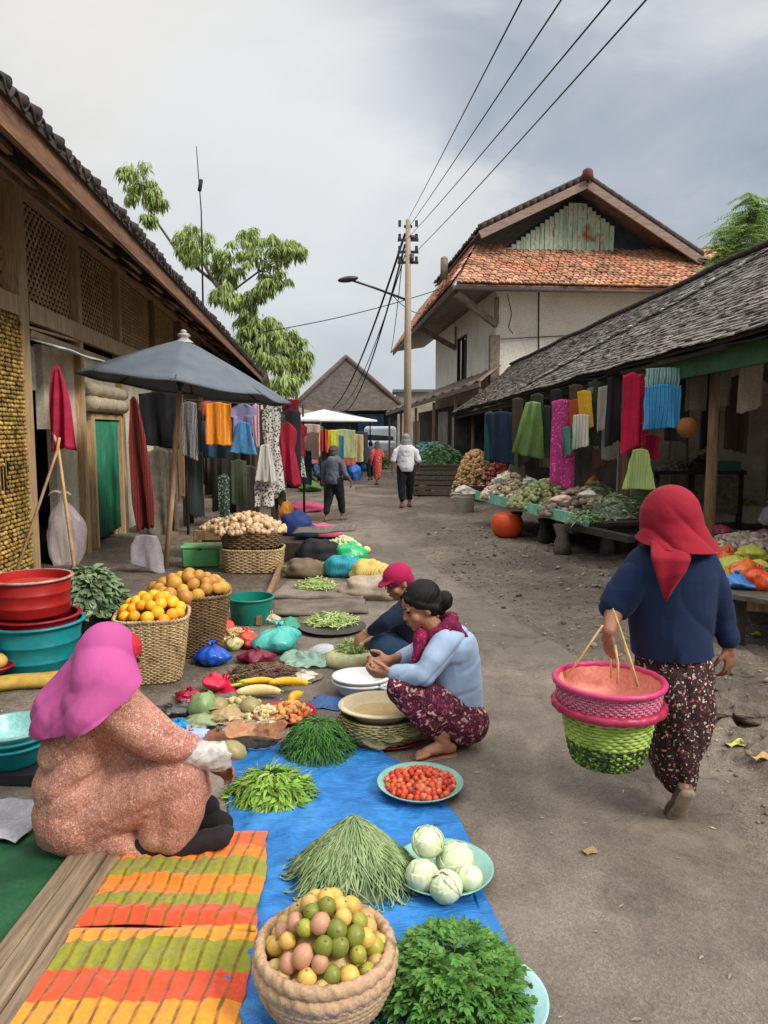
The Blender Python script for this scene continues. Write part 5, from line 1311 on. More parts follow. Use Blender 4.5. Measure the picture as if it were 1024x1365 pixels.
m = MB(); [m.box((lb_.x-.62, lb_.y+1.05+.5*(j > 2), .06+.12*(j % 3)), (.6, .02, .09), jit=.005) for j in range(6)]; m.box((lb_.x-.62, lb_.y+1.3, .36), (.62, .5, .03)); [m.box((lb_.x-.62+dx, lb_.y+1.3+dy, .18), (.04, .04, .36)) for dx in (-.29, .29) for dy in (-.23, .23)]; single('crate', m, W_BROWN, 'brown wooden crate left of the low wicker basket', 'crate', smooth=False)
rubble('ginger_heap', 'smaller heap of husky roots on the brown crate', 'roots', (lb_.x-.6, lb_.y+1.3, .38), .3, .24, .12, 160, .02, .04, DRY)
# plank table edge / rug under baskets
m = MB(); a0 = P(300, 790); m.bar((P(372, 762)+V((.02, 0, .05))), P(345, 835)+V((0, 0, .05)), .05, .08); single('plank', m, W_BROWN, 'short brown plank on edge beside the bright teal tub', 'plank', smooth=False)
# white parasol further on
wp = Q(432, 546, 15.2); t = thing('parasol', 'small white parasol over the stalls in the middle distance', 'parasol', (wp.x, wp.y, 0))
m = MB(); m.lathe([(.001, 0), (.5, -.11), (1.06, -.21), (1.07, -.24)], (0, 0, wp.z), 8); WHC = mat('white_canvas', sr(240, 240, 240), sr(222, 224, 226), s=3, transl=.3)
o = obj('canopy', m, WHC, t, False); sm = o.modifiers.new('s', 'SOLIDIFY'); sm.thickness = .005
m = MB(); m.tube([(0, 0, 0), (0, 0, wp.z-.01)], .02, 8); obj('pole', m, W_DARK, t)
for k in range(8):
    a = k*math.pi/4; m = MB(); m.bar((0, 0, wp.z-.03), (1.03*math.cos(a), 1.03*math.sin(a), wp.z-.24), .012, .012); obj('rib', m, W_DARK, t, False)
# ================================================================ produce and bags on the ground, middle left
TEALB = plastic('teal_green_plastic', sr(20, 130, 112), .35, bump=.1)
q = P(330, 836); tub('tub', 'bright teal green tub standing behind the turquoise bag', (q.x, q.y+.2, 0), .17, .2, .23, TEALB, lip=.012, cat='tub')
TURQ = mat('turquoise_film', sr(96, 200, 186), sr(66, 178, 168), s=3, w=.25, rough=.22, bump=.6, bs=16, bd=.015, grain=.04, alpha=.88, spec=.6)
bag(372, 866, .2, .27, TURQ, 'large turquoise plastic bag bulging in front of the teal green tub', squash=.8, wr=.2, rz=.3)
PALEF = mat('pale_mint_film', sr(170, 200, 180), sr(140, 176, 156), s=3, w=.25, rough=.25, bump=.6, bs=16, bd=.015, grain=.04, alpha=.6, spec=.6)
m = MB(); m.slab(lambda u, v: (lerp(-.2, .2, u)+.03*math.sin(v*7), lerp(-.12, .2, v)+.02*math.sin(u*9), .015+.06*abs(nz(u*4, v*4, 5))+.03*math.sin(u*3)*math.sin(v*3)), 34, 30, .002)
single('plastic_sheet', m, PALEF, 'limp pale mint plastic bag lying flat beside the round metal lid', 'bag', loc=P(412, 886))
BLUEB = plastic('royal_blue_film', sr(34, 92, 196), .3, c2=sr(24, 66, 160), bump=.6)
bag(281, 884, .125, .2, BLUEB, 'royal blue plastic bag beside the wicker baskets', wr=.22)
REDB = plastic('coral_net', sr(226, 84, 62), .4, c2=sr(200, 56, 48), bump=.6)
bag(330, 862, .1, .18, REDB, 'coral red mesh bag left of the turquoise bag', wr=.2)
bag(342, 882, .13, .14, plastic('plum_film', sr(124, 30, 56), .35, bump=.6), 'squat plum coloured bag in front of the coral red bag', wr=.2)
bag(302, 838, .07, .12, REDB, 'small coral ball of bagged fruit behind the royal blue bag', wr=.1)
bag(311, 866, .07, .15, plastic('pale_yellow_film', sr(206, 196, 140), .35, bump=.5), 'pale yellow bag between the royal blue and coral red bags', wr=.2)
PINKB = plastic('hot_pink_film', sr(214, 30, 70), .32, c2=sr(180, 20, 54), bump=.6)
bag(288, 920, .105, .15, PINKB, 'hot pink red plastic bag lying beside the twig heap', wr=.22, tilt=(.3, .5), rz=.7)
bag(254, 933, .095, .10, plastic('crimson_film', sr(160, 22, 60), .32, bump=.6), 'low crimson bag in front of the hot pink red bag', wr=.24)
TWIG = mat('dried_roots', sr(128, 98, 78), sr(84, 62, 48), s=8, island=.35, bump=.4)
m = MB(); core(m, .24, .2, .09, 1.8, .85)
for i in range(420):
    p_, n_, a, qq = dome(.27, .22, .1, 1.8); b = R.uniform(0, 6.28); d = V((math.cos(b), math.sin(b), R.uniform(-.15, .2)))*R.uniform(.03, .08)
    m.tube([p_-d, p_+n_*.006, p_+d-V((0, 0, .006))], [.0025, .0042, .002], 5)
stuff('root_heap', m, TWIG, 'brown heap of dried roots and twigs in front of the plum bag', 'roots', P(352, 905))
m = MB(); m.slab(lambda u, v: (lerp(-.2, .2, u)*math.sqrt(max(0, 1-(2*v-1)**2))+.0, lerp(-.16, .16, v), .02+.02*nz(u*2, v*2)), 24, 24, .004); single('mat', m, mat('grey_straw_mat', sr(132, 116, 98), sr(104, 90, 76), s=12), 'round grey straw mat under the right side of the twig heap', 'mat', loc=P(392, 905))
# trays with cut greens
TRAYM = mat('dark_tray', sr(84, 76, 70), sr(58, 52, 48), s=5, rough=.6)
LGC = leafmat('pale_lime_leaf', sr(178, 198, 112), sr(138, 170, 76), c3=sr(200, 214, 146))
def greens(label, u, v, rx, ry, h, n, material=LGC, l0=.04, l1=.075, w=.014, z=.012, cat='vegetables', name='leafy_greens_heap'):
    m = MB(); core(m, rx*.95, ry*.95, h, 1.6, .82)
    for i in range(n):
        p_, n_, a, q_ = dome(rx, ry, h, 1.6); b = a+R.uniform(-1.8, 1.8); d = V((math.cos(b), math.sin(b), R.uniform(-.2, .6)))
        m.leaf(p_*.95, d, n_, R.uniform(l0, l1), R.uniform(.6, 1.4)*w, 0, R.uniform(0, .6), 3)
        if i % 4 == 0: m.tube([p_-d*.03, p_+d*.04], .0035, 5)
    q = P(u, v); return stuff(name, m, material, label, cat, (q.x, q.y, z))
q = P(442, 845); plate('tray', 'dark round tray under pale green cut stems behind the metal lid', (q.x, q.y+.12, .004), .29, .03, TRAYM, cat='tray'); greens('low pale green cut stems on the dark round tray', 442, 833, .24, .2, .07, 380, z=.03)
q = P(470, 893); m = MB(); m.lathe([(.001, 0), (.2, .0), (.22, .04), (.18, .085), (.12, .1), (.09, .075), (.001, .07)], n=40, sx=1.05, sy=.7, fn=lambda i, a, z: 1+.06*math.sin(a*3+1)+.03*nz(math.cos(a)*3, math.sin(a)*3, i))
single('sack', m, mat('pale_cloth_sack', sr(206, 200, 160), sr(176, 170, 126), s=5, bump=.4, bs=25), 'rolled open pale cloth sack filled with lime greens by the hands of the capped seller', 'sack', loc=(q.x, q.y+.12, .002)); greens('lime green sprigs inside the pale cloth sack', 468, 884, .13, .1, .1, 220, z=.07)
m = MB(); m.lathe([(.001, .05), (.06, .045), (.12, .012), (.125, .0), (.11, .004)], n=40); single('lid', m, mat('pale_metal', sr(200, 200, 202), sr(170, 170, 174), s=3, rough=.35), 'round pale metal lid beside the pale cloth sack', 'lid', loc=P(432, 868))
GSK = mat('grey_jute', sr(128, 114, 100), sr(92, 80, 70), s=5, bump=.5, bs=60)
def flat(label, u, v, w, d, material, name='mat', cat='mat', h=.02, rz=0.0, seed=0.0):
    m = MB(); m.slab(lambda a, b: ((a-.5)*w*(1+.06*nz(b*3+seed, 1)), (b-.5)*d*(1+.08*nz(a*3, seed)), h+.014*nz(a*4+seed, b*4)+.01), 22, 18, h)
    q = P(u, v); return single(name, m, material, label, cat, loc=(q.x, q.y, 0), rz=rz)
flat('grey jute sack spread under the nearer pile of pale cut stems', 425, 812, .9, .55, GSK, 'sack', 'sack', .03, .1)
flat('grey flattened sack under the farther pile of pale cut stems', 430, 792, .95, .7, mat('stone_sack', sr(144, 130, 116), sr(110, 98, 86), s=4, bump=.5), 'sack', 'sack', .05, -.1, 3.0)
greens('small pile of pale green stems on the grey flattened sack', 422, 790, .22, .18, .09, 260, z=.07)
def lump(label, u, v, r, material, name='sack', cat='sack', seed=1.0, vox=.02):
    m = MB(); m.ell((0, 0, r[2]*.6), r, None, 32, 20, fn=lambda p: 1+.22*nz(p.x*1.6+seed, p.y*1.6, p.z*2)+.07*math.sin(p.x*9+3*nz(p.y*3, seed))*(.5+.5*p.z))
    q = P(u, v); return single(name, m, material, label, cat, loc=(q.x, q.y, 0))
lump('beige knotted sack lying behind the head of the capped seller', 500, 797, (.36, .2, .14), mat('beige_canvas', sr(186, 168, 146), sr(150, 134, 114), s=5, bump=.4), seed=2.0)
lump('brown sack slumped beside the small sprouting greens', 407, 768, (.24, .2, .13), mat('brown_canvas', sr(128, 108, 84), sr(96, 80, 62), s=5, bump=.4), seed=5.0)
m2 = mat_stripes('teal_net', [sr(30, 140, 150), sr(80, 190, 200), sr(20, 110, 130)], 14, rot=(0, 0, .7))
lump('teal mesh bag of greens in the middle row of sacks', 458, 768, (.23, .17, .16), m2, 'net_bag', 'bag', 7.0)
lump('yellow mesh bag with a red tag behind the capped seller', 494, 775, (.24, .18, .16), mat_stripes('yellow_net', [sr(206, 176, 90), sr(230, 206, 130), sr(180, 150, 70)], 14, rot=(0, 0, .7)), 'net_bag', 'bag', 9.0)
greens('sprouting green leaves beside the brown slumped sack', 396, 758, .16, .14, .1, 120, LG3, .06, .1, .02)
greens('low green leaves between the brown sack and the teal mesh bag', 430, 757, .14, .1, .08, 80, LGD, .06, .1, .02)
q = P(420, 748); m = MB(); m.box((0, 0, .12), (.85, .5, .24), jit=.02); single('crate', m, W_DARK, 'low dark wooden crate below the navy bundle', 'crate', smooth=False, loc=(q.x-.1, q.y+.3, 0))
lump('black cloth sack slumped against the low dark crate', 425, 752, (.3, .22, .2), mat('black_cloth', (0, 0, 0)), seed=12.0)
m = MB(); m.slab(lambda u, v: (lerp(-.42, .42, u), lerp(-.3, .3, v), .34+.05*u+.02*nz(u*3, v*3)), 12, 10, .02); single('board', m, W_GREY, 'grey board laid over the black cloth sack', 'board', loc=(q.x+.1, q.y+.5, 0))
q = P(462, 750); lump('bright green plastic bag holding pale cauliflower florets', 466, 752, (.22, .2, .17), plastic('bright_green_film', sr(40, 180, 110), .3, bump=.5), 'plastic_bag', 'bag', 15.0)
rubble('cauliflower_heap', 'pale green cauliflower florets on top of the bright green bag', 'vegetables', (q.x-.05, q.y+.12, .17), .24, .2, .14, 170, .02, .04, mat('floret', sr(206, 212, 168), sr(170, 184, 120), s=12, island=.2, bump=.5))
m = MB(); m.ell((0, 0, .05), (.07, .06, .055)); single('lemon', m, fruitmat('lemon_skin', sr(226, 214, 140), sr(206, 196, 110)), 'single pale lemon beside the bright green bag', 'lemon', loc=P(488, 738))
# ---- vegetables behind the fine greens heap
YEL = fruitmat('yellow_squash_skin', sr(238, 190, 40), sr(216, 160, 30)); LIM = fruitmat('lime_skin', sr(190, 200, 60), sr(150, 170, 50)); JIC = fruitmat('jicama_skin', sr(170, 156, 108), sr(130, 120, 78)); PLM = fruitmat('pale_marrow_skin', sr(222, 204, 150), sr(200, 178, 120))
def squash(label, u, v, L_, r, material, rz, z=0.0, name='squash', bend=.15, cat='squash', group=None):
    m = MB(); ps = []; rs = []
    for k in range(11):
        s = k/10; ps.append(((s-.5)*L_, bend*L_*math.sin(s*math.pi), r+.0)); rs.append(r*max(.12, math.sin(math.pi*(.04+.92*s))**.45))
    m.tube(ps, rs, 16); t = single(name, m, material, label, cat, group, loc=P(u, v)+V((0, 0, z)), rz=rz)
    st = MB(); st.tube([ps[-1], (ps[-1][0]+.02, ps[-1][1], r+.006)], [.006, .005], 6); obj('stem', st, LG3, t); return t
squash('bright yellow squash lying above the sliced carrots', 385, 928, .26, .028, YEL, -.08, .06)
squash('slim yellow squash lying behind the pale marrow', 346, 922, .22, .022, YEL, .1, .045)
squash('pale cream marrow between the two yellow squashes', 345, 934, .28, .036, PLM, .05, .02)
squash('short fat yellow squash standing among the sliced carrots', 396, 942, .14, .032, YEL, 1.2, .03)
squash('lime green chilli lying on the left of the roots', 325, 909, .15, .014, LIM, .15, .03, 'chilli', .1, 'chilli', 'lime green chillies')
squash('lime green chilli lying just in front of another', 335, 916, .16, .014, LIM, .25, .03, 'chilli', .1, 'chilli', 'lime green chillies')
squash('olive green chilli nearest the yellow squash', 322, 920, .15, .013, LIM, .1, .02, 'chilli', .1, 'chilli', 'lime green chillies')
def ball(label, u, v, r, material, name='jicama', cat='jicama', z=0, e=.85):
    m = MB(); m.ell((0, 0, r*e), (r, r, r*e), None, 26, 18, fn=lambda p: 1+.04*nz(p.x*2+u, p.y*2, p.z*2)-.06*max(0, p.z-.9)*6)
    return single(name, m, material, label, cat, loc=P(u, v)+V((0, 0, z)))
ball('round jicama in front of the hot pink bag', 291, 952, .062, JIC)
ball('round jicama wearing a green leaf in front of the marrow', 334, 954, .066, JIC)
ball('small jicama low between the two larger ones', 312, 955, .035, PLM)
ball('small cream turnip beside the sliced carrots', 350, 958, .03, PLM, 'turnip', 'turnip')
m = MB(); m.lathe([(.001, 0), (.08, .0), (.095, .06), (.06, .13), (.03, .15)], n=24, fn=lambda i, a, z: 1+.1*math.sin(a*5+i)); single('plastic_bag', m, mat('pale_green_film', sr(150, 180, 120), sr(120, 150, 96), s=4, rough=.3, alpha=.8, bump=.5), 'pale green film bag behind the round jicama', 'bag', loc=P(272, 953))
CARR = [fruitmat('carrot_flesh', sr(226, 134, 60), sr(206, 104, 44)), fruitmat('yellow_flesh', sr(226, 186, 84), sr(206, 160, 60))]
q = P(372, 960)
plate('plate', 'crimson plate rim under the sliced carrots and corn', (q.x+.03, q.y+.03, .004), .19, .03, mat('crimson_plastic', (0, 0, 0)), cat='plate')
rubble('carrot_slices', 'heap of orange carrot pieces on the crimson plate', 'vegetables', (q.x+.06, q.y+.04, .02), .13, .1, .07, 120, .012, .024, mat('carrot_mix', sr(226, 140, 70), sr(206, 96, 60), c3=sr(232, 176, 100), s=10, island=.25, hue=.02, rough=.5))
rubble('corn_kernels', 'pale yellow corn and peel pieces left of the carrots', 'vegetables', (q.x-.09, q.y+.02, .02), .12, .09, .05, 120, .010, .02, mat('corn_mix', sr(222, 196, 110), sr(196, 160, 80), c3=sr(210, 206, 160), s=10, island=.25, rough=.5))
for k, (x, y, s) in enumerate(((-.16, .0, 1.0), (.2, -.02, .9))): pass
bag(222, 952, .14, .09, mat('dark_clear_film', sr(96, 88, 88), sr(50, 48, 52), s=3, w=.25, rough=.2, alpha=.85, bump=.7, bs=18, spec=.7), 'flat dark glossy plastic bag beside the shoulder of the pink scarfed seller', wr=.25, squash=.7)
bag(240, 972, .10, .07, plastic('cyan_film', sr(20, 160, 214), .3, c2=sr(30, 120, 200), bump=.7), 'cyan blue plastic bag near the seated seller’s arm'.replace('’', ''), wr=.25)
bag(262, 984, .11, .06, plastic('white_blue_film', sr(200, 214, 232), .3, c2=sr(60, 110, 200), bump=.7), 'white and blue crumpled bag under the seller arm', wr=.28)
bag(290, 985, .10, .06, mat('brown_leaf_wrap', sr(150, 100, 74), sr(120, 78, 56), s=6, bump=.6), 'brown paper wrapped parcel behind the gloved hands', wr=.2, name='parcel', cat='parcel')
bag(318, 975, .12, .07, plastic('lilac_film', sr(176, 164, 204), .3, c2=sr(110, 190, 180), bump=.7), 'lilac and mint plastic bag beside the fine greens heap', wr=.28)
m = MB()
def fpaper(u, v):
    a = u*math.pi*1.9+.4; r = lerp(.05, .15, v); return V((r*math.cos(a)*1.15, r*math.sin(a)*.8, .02+.09*v**1.5*(1+.2*math.sin(a*3))+.012*nz(u*9, v*5)))
m.slab(fpaper, 50, 14, .003); single('paper_wrap', m, mat('brown_wrapping', sr(164, 112, 80), sr(118, 76, 54), c3=sr(182, 136, 96), s=9, bump=.5), 'open brown paper wrap between the gloved hands and the fine greens heap', 'paper', loc=P(343, 998, .012))
m = MB()
for i in range(26): 
    a = R.uniform(0, 6.28); q_ = R.uniform(0, .28); m.leaf((q_*math.cos(a), q_*.6*math.sin(a), .03+R.uniform(0, .03)), (R.uniform(-1, 1), R.uniform(-1, 1), .1), (0, 0, 1), R.uniform(.06, .13), R.uniform(.02, .05), 0, .1, 4)
stuff('loose_leaves', m, mat('mixed_husk', sr(170, 160, 110), sr(120, 130, 70), c3=sr(190, 150, 120), s=6, island=.3, hue=.02), 'loose husks and leaves under the jicama and parcels', 'leaves', P(315, 968))
# ================================================================ right side: tray table, near table, goods
WDK = wood('grimy_dark_wood', sr(70, 62, 54), sr(42, 38, 36), 'X')
def corner(u, v, z): return P(u, v, z)
TZ = .52
c1 = corner(785, 698, TZ); c0 = corner(636, 661, TZ); cR = c1+V((1.15, .25, 0)); cB = c0+V((1.5, .5, 0))
t = thing('market_table', 'long heavy dark wooden table with a celadon front board heaped with produce', 'table')
m = MB(); n0 = (c1-c0).normalized(); nb = V((-n0.y, n0.x, 0))
if nb.x < 0: nb = -nb
m.add([c0, c1, cR, cR+V((.1, 1.2, 0)), cB, c0+V((0, 0, -.05)), c1+V((0, 0, -.05)), cR+V((0, 0, -.05)), cR+V((.1, 1.2, -.05)), cB+V((0, 0, -.05))], [(0, 1, 2, 3, 4), (9, 8, 7, 6, 5), (0, 5, 6, 1), (1, 6, 7, 2), (2, 7, 8, 3), (3, 8, 9, 4), (4, 9, 5, 0)])
obj('table_top', m, WDK, t, False)
def mat_letter():
    m_, nt, N, L = _new('celadon_printed_board'); co = coords(N, L, (1, 1, 1))
    v = tvor(N, L, coords(N, L, (26, 26, 7)), 1.0); a = ramp(N, L, v.outputs['Color'], [(.45, (0, 0, 0)), (.55, (1, 1, 1))]); b = ramp(N, L, v.outputs['Distance'], [(.35, (1, 1, 1)), (.45, (0, 0, 0))])
    k = mixc(N, L, 1.0, a, b, 'MULTIPLY'); base = ramp(N, L, tnoise(N, L, co, 3, 4), [(.35, sr(96, 172, 146)), (.65, sr(126, 192, 166))])
    return finish(m_, nt, N, L, mixc(N, L, math_(N, L, 'MULTIPLY', k, .8), base, sr(206, 222, 206)), .5, [(tnoise(N, L, co, 20, 4), .2, .01)])
m = MB(); m.bar(c0+V((-.02, -.02, .02)), c1+V((-.02, -.02, .02)), .03, .15, jit=.004); obj('front_board', m, mat_letter(), t, False)
for (u, v, w, h) in ((752, 741, .17, .42), (728, 726, .15, .38), (690, 716, .12, .4), (812, 742, .15, .45), (862, 748, .16, .45), (740, 716, .14, .42)):
    q = P(u, v); m = MB(); m.lathe([(w*.6, 0), (w*.75, .06), (w*.7, .16), (w*.5, .26), (w*.8, h)], (0, 0, 0), 10, close=True, sx=1, sy=.8); o = obj('leg', m, mat('worn_pale_leg', sr(112, 104, 92), sr(72, 66, 58), s=5) if v > 735 else WDK, t); o.location = (q.x, q.y+.1, 0)
m = MB(); a_, b_ = P(700, 722, .36), P(880, 746, .36); m.bar(a_+V((.75, .95, .08)), b_+V((0, .9, .08)), .1, .08); m.box((c1.x+.35, c1.y+.75, .40), (1.0, .9, .1)); obj('under_beam', m, WDK, t, False)
def on(u, v, z): return P(u, v, z)
MIX1 = mat('mixed_roots', sr(206, 172, 130), sr(160, 128, 96), c3=sr(226, 208, 178), s=4, w=.25, island=.4, hue=.03, bump=.4)
MIX2 = mat('mixed_veg', sr(190, 184, 140), sr(210, 184, 150), c3=sr(140, 150, 96), s=3, w=.25, island=.4, hue=.04, bump=.4)
q = on(664, 662, .55); rubble('root_heap', 'brown root vegetables at the far left end of the long market table', 'roots', (q.x+.25, q.y+.05, .52), .55, .45, .46, 520, .025, .05, MIX1)
q = on(700, 675, .55); rubble('vegetable_heap', 'mixed pale and brown vegetables behind the middle of the celadon board', 'vegetables', (q.x+.4, q.y+.3, .52), .6, .5, .40, 520, .025, .055, MIX2)
q = on(745, 685, .55); rubble('vegetable_heap', 'dark aubergines and grey roots behind the right of the celadon board', 'vegetables', (q.x+.35, q.y+.3, .52), .55, .42, .34, 360, .03, .06, mat('dark_mix', sr(110, 92, 92), sr(196, 180, 156), c3=sr(150, 136, 116), s=3, w=.25, island=.4))
for k, (u, v, c, lab, r) in enumerate(((742, 680, sr(214, 176, 160), 'pale pink plastic bag on the long table', .14), (660, 652, sr(222, 222, 214), 'white wrapped bundle at the far end of the long table', .12), (775, 672, sr(216, 208, 190), 'ivory plastic bag behind the pink one on the long table', .13), (700, 655, sr(190, 196, 170), 'pale green wrapped bundle on the long table', .12), (676, 640, sr(226, 224, 218), 'white bag at the back of the long table', .12))):
    q = on(u, v-8, .80); o = single('plastic_bag', bag_mb(r, r*1.1, k*7.7, k % 2 == 0, .8, .25), plastic('film_%d' % k, c, .35, bump=.6), lab, 'bag', loc=(q.x+.1, q.y+.1, .80), rz=k)
for k, (u, v, rx, h, n, lab) in enumerate(((815, 684, .42, .32, 420, 'wide heap of grey green stringy greens at the front of the long table'), (855, 672, .45, .48, 380, 'taller heap of dark green leaves behind the red scarfed walker'), (790, 668, .45, .36, 260, 'dull green leaf heap beside the orange and white bags'), (775, 690, .22, .12, 200, 'small pale green heap next to the celadon board end'))):
    q = on(u, v, .6); m = MB(); core(m, rx, rx*.8, h, 1.8, .85); mm = leafmat('table_greens_%d' % (k % 2), sr(136, 156, 106), sr(90, 116, 70), c3=sr(182, 190, 156)) if k % 2 == 0 else leafmat('table_greens_1', sr(112, 142, 84), sr(74, 106, 54), c3=sr(156, 174, 124))
    for i in range(n):
        p_, n_, a, qq = dome(rx, rx*.8, h, 1.8); b = R.uniform(0, 6.28); d = (n_*R.uniform(0, .8)+V((math.cos(b), math.sin(b), R.uniform(-.3, .4)))).normalized()
        m.leaf(p_*.96, d, n_, R.uniform(.06, .13), R.uniform(.015, .035), 0, R.uniform(0, .6), 3)
    stuff('greens_heap', m, mm, lab, 'vegetables', (q.x+.1, q.y+.2, .53))
for k, (u, v, c, lab, r, h) in enumerate(((780, 668, sr(232, 150, 100), 'orange and white knotted bag standing on the long table', .14, .3), (800, 672, sr(230, 206, 190), 'ivory knotted bag with an orange top on the long table', .17, .24), (788, 655, sr(240, 164, 40), 'amber knotted bag behind the ivory one on the long table', .12, .26))):
    q = on(u, v, .55); single('plastic_bag', bag_mb(r, h, k*5.1+2, True, .8, .2), plastic('knot_film_%d' % k, c, .32, bump=.5, c2=tuple(x*.7 for x in c)), lab, 'bag', loc=(q.x+.1, q.y+.25, .58+.06*(k == 2)))
# orange round tub, white bucket, brown box
q = P(679, 719); m = MB(); m.lathe([(.12, 0), (.2, .05), (.255, .16), (.25, .27), (.2, .37), (.19, .38), (.18, .37), (.16, .3)], n=40, close=False); m.lathe([(.001, .002), (.12, .0)], n=40); m.lathe([(.001, .34), (.1, .37), (.18, .36)], n=30)
single('tub', m, plastic('orange_plastic', sr(232, 92, 40), .38, c2=sr(214, 74, 30), bump=.12), 'round bulging orange tub on the earth below the celadon board', 'tub', loc=(q.x, q.y+.22, 0))
q = P(620, 684); t = tub('bucket', 'white bucket full of crumpled bags beside the long table', (q.x, q.y+.2, 0), .19, .235, .40, mat('offwhite_plastic', sr(214, 210, 196), sr(190, 184, 168), s=3, rough=.5), lip=.015, cat='bucket', rings=(.32,))
single('plastic_bag', bag_mb(.2, .24, 31, False, .9, .28), plastic('pinkish_white_film', sr(222, 206, 196), .35, bump=.6), 'crumpled pinkish white bag stuffed in the white bucket', 'bag', loc=(q.x, q.y+.2, .33))
q = P(630, 668); rubble('onion_heap', 'tall heap of brown onions and shallots behind the white bucket', 'onions', (q.x+.1, q.y+.3, .0), .6, .6, 1.2, 900, .03, .06, mat('onion_mix', sr(190, 132, 84), sr(150, 92, 66), c3=sr(206, 170, 120), s=5, w=.25, island=.35, hue=.03), 2.2)
m = MB(); m.bar((q.x-.5, q.y-.45, .2), (q.x+.4, q.y-.6, .2), .05, .4); single('crate_board', m, WDK, 'dark board propped in front of the onion heap', 'board', smooth=False)
rubble('chilli_heap', 'reddish heap of shallots spilling behind the onions', 'onions', (q.x+.75, q.y+.1, .3), .5, .5, .85, 400, .03, .055, mat('red_onion_mix', sr(180, 70, 60), sr(196, 150, 110), c3=sr(160, 60, 70), s=5, island=.35, hue=.03), 2)
# slatted crate with green vegetables
q = P(585, 664); q.x -= .25; t = thing('market_stand', 'grey slatted wooden stand piled with dark leafy vegetables beside the white shirted person', 'stand', (q.x+.35, q.y+.9, 0), -.12)
for k in range(6): m = MB(); m.box((0, -.6, .1+k*.13), (1.3, .03, .1), jit=.006); obj('slat', m, W_GREY, t, False); m = MB(); m.box((-.65, 0, .1+k*.13), (.03, 1.2, .1), jit=.006); obj('slat', m, W_GREY, t, False)
m = MB(); m.box((0, 0, .82), (1.4, 1.3, .04)); obj('shelf', m, W_GREY, t, False)
for sx_ in (-.62, .62):
    for sy_ in (-.57, .57): m = MB(); m.box((sx_, sy_, .41), (.07, .07, .82)); obj('post', m, W_DARK, t, False)
def bush_heap(label, loc, rx, ry, h, n, c, c2, c3=None, ln=.16, w=.07, nm=None):
    m = MB(); core(m, rx, ry, h, 1.8, .85)
    for i in range(n):
        p_, n_, a, qq = dome(rx, ry, h, 1.8); d = (n_+V((R.uniform(-1, 1), R.uniform(-1, 1), R.uniform(-.6, .4)))).normalized(); m.leaf(p_, d, n_, R.uniform(.6, 1.2)*ln, w, 0, .4, 2)
    return stuff('greens_heap', m, leafmat(nm or 'bush_'+label[:14], c, c2, c3), label, 'vegetables', loc)
bush_heap('dark green leafy vegetables heaped on the slatted stand', (q.x+.35, q.y+.9, .84), .7, .6, .42, 500, sr(58, 100, 50), sr(36, 70, 36), sr(84, 126, 70))
bush_heap('bluish green vegetables further along behind the slatted stand', (q.x+.3, q.y+3.4, .8), .9, .9, .5, 400, sr(96, 140, 130), sr(60, 104, 80), sr(120, 160, 160), .2, .09)
m = MB(); m.box((q.x+.3, q.y+3.4, .4), (1.8, 1.8, .8)); single('market_stand', m, W_DARK, 'dark stand carrying the bluish green vegetables', 'stand', smooth=False)
bush_heap('tangled green vegetables and red bundles between stand and shed posts', (q.x+1.5, q.y+.2, .5), .6, .7, .55, 400, sr(70, 110, 60), sr(150, 70, 60), sr(90, 130, 80))
m = MB(); m.slab(lambda u, v: (q.x+1.3+u*.9, q.y-.6+v*.5, .95+.12*u-.1*v+.03*nz(u*4, v*4)), 16, 10, .01); single('cloth', m, CL('pale_mint_cloth', sr(150, 180, 160)), 'pale mint cloth draped over the bundles by the shed posts', 'cloth')
single('plastic_bag', bag_mb(.16, .45, 44, True, .6, .2), plastic('pale_amber_film', sr(206, 190, 150), .4, bump=.5), 'pale bag of goods carried low beside the white shirted person', 'bag', loc=(P(566, 662).x, P(566, 662).y, .1))
# ---- garments along the shed front
def sg(u, v, Y, w, h, material, label, kind='cloth', ax=(.6, -1, 0), cat='garment', sway=0):
    return garment(Q(u, v, Y), w*R.uniform(.9, 1.1), h, material, label, cat, kind, 'garments along the shed front', (ax[0], ax[1]+R.uniform(-.45, .35), 0), None, sway)
AX = (1, -.35, 0)
sg(668, 548, 12.6, .46, .86, CL('navy_teal_cloth', sr(30, 52, 74), sr(20, 36, 56)), 'dark navy garment hanging left of the green smock', ax=AX)
sg(653, 548, 12.7, .18, .84, CL('deep_teal_cloth', sr(24, 84, 84)), 'narrow deep teal cloth at the left end of the shed garments', ax=AX)
sg(711, 535, 11.6, .46, .84, CL('moss_green_cloth', sr(120, 150, 84), sr(92, 122, 64)), 'moss green smock hanging from one peg', 'skirt', ax=AX, sway=-.06)
sg(728, 540, 11.9, .2, .8, CL('dark_moss_cloth', sr(60, 84, 56)), 'dark green strip behind the moss green smock', ax=AX)
sg(752, 532, 11.0, .34, 1.28, mat_spots('magenta_print', sr(206, 66, 140), [sr(236, 150, 190), sr(170, 40, 110)], 30, .3), 'long magenta printed cloth reaching the table', ax=AX)
sg(757, 568, 10.9, .15, .42, CL('seafoam_cloth', sr(96, 150, 140)), 'small seafoam cloth over the magenta one', ax=AX)
sg(768, 532, 10.8, .2, .4, CL('rust_orange', sr(196, 84, 50)), 'rust orange cloth beside the magenta one', ax=AX)
sg(779, 520, 10.4, .2, .52, CL('mustard_cloth', sr(226, 176, 40)), 'mustard yellow cloth hanging high', ax=AX, sway=.06)
sg(775, 552, 10.3, .2, .46, mat_stripes('cream_white', [sr(226, 222, 206), sr(190, 186, 170)], 8), 'white and cream cloth under the mustard one', ax=AX)
sg(792, 516, 10.4, .18, .82, CL('taupe_cloth', sr(150, 134, 116)), 'taupe patterned cloth right of the mustard one', ax=AX)
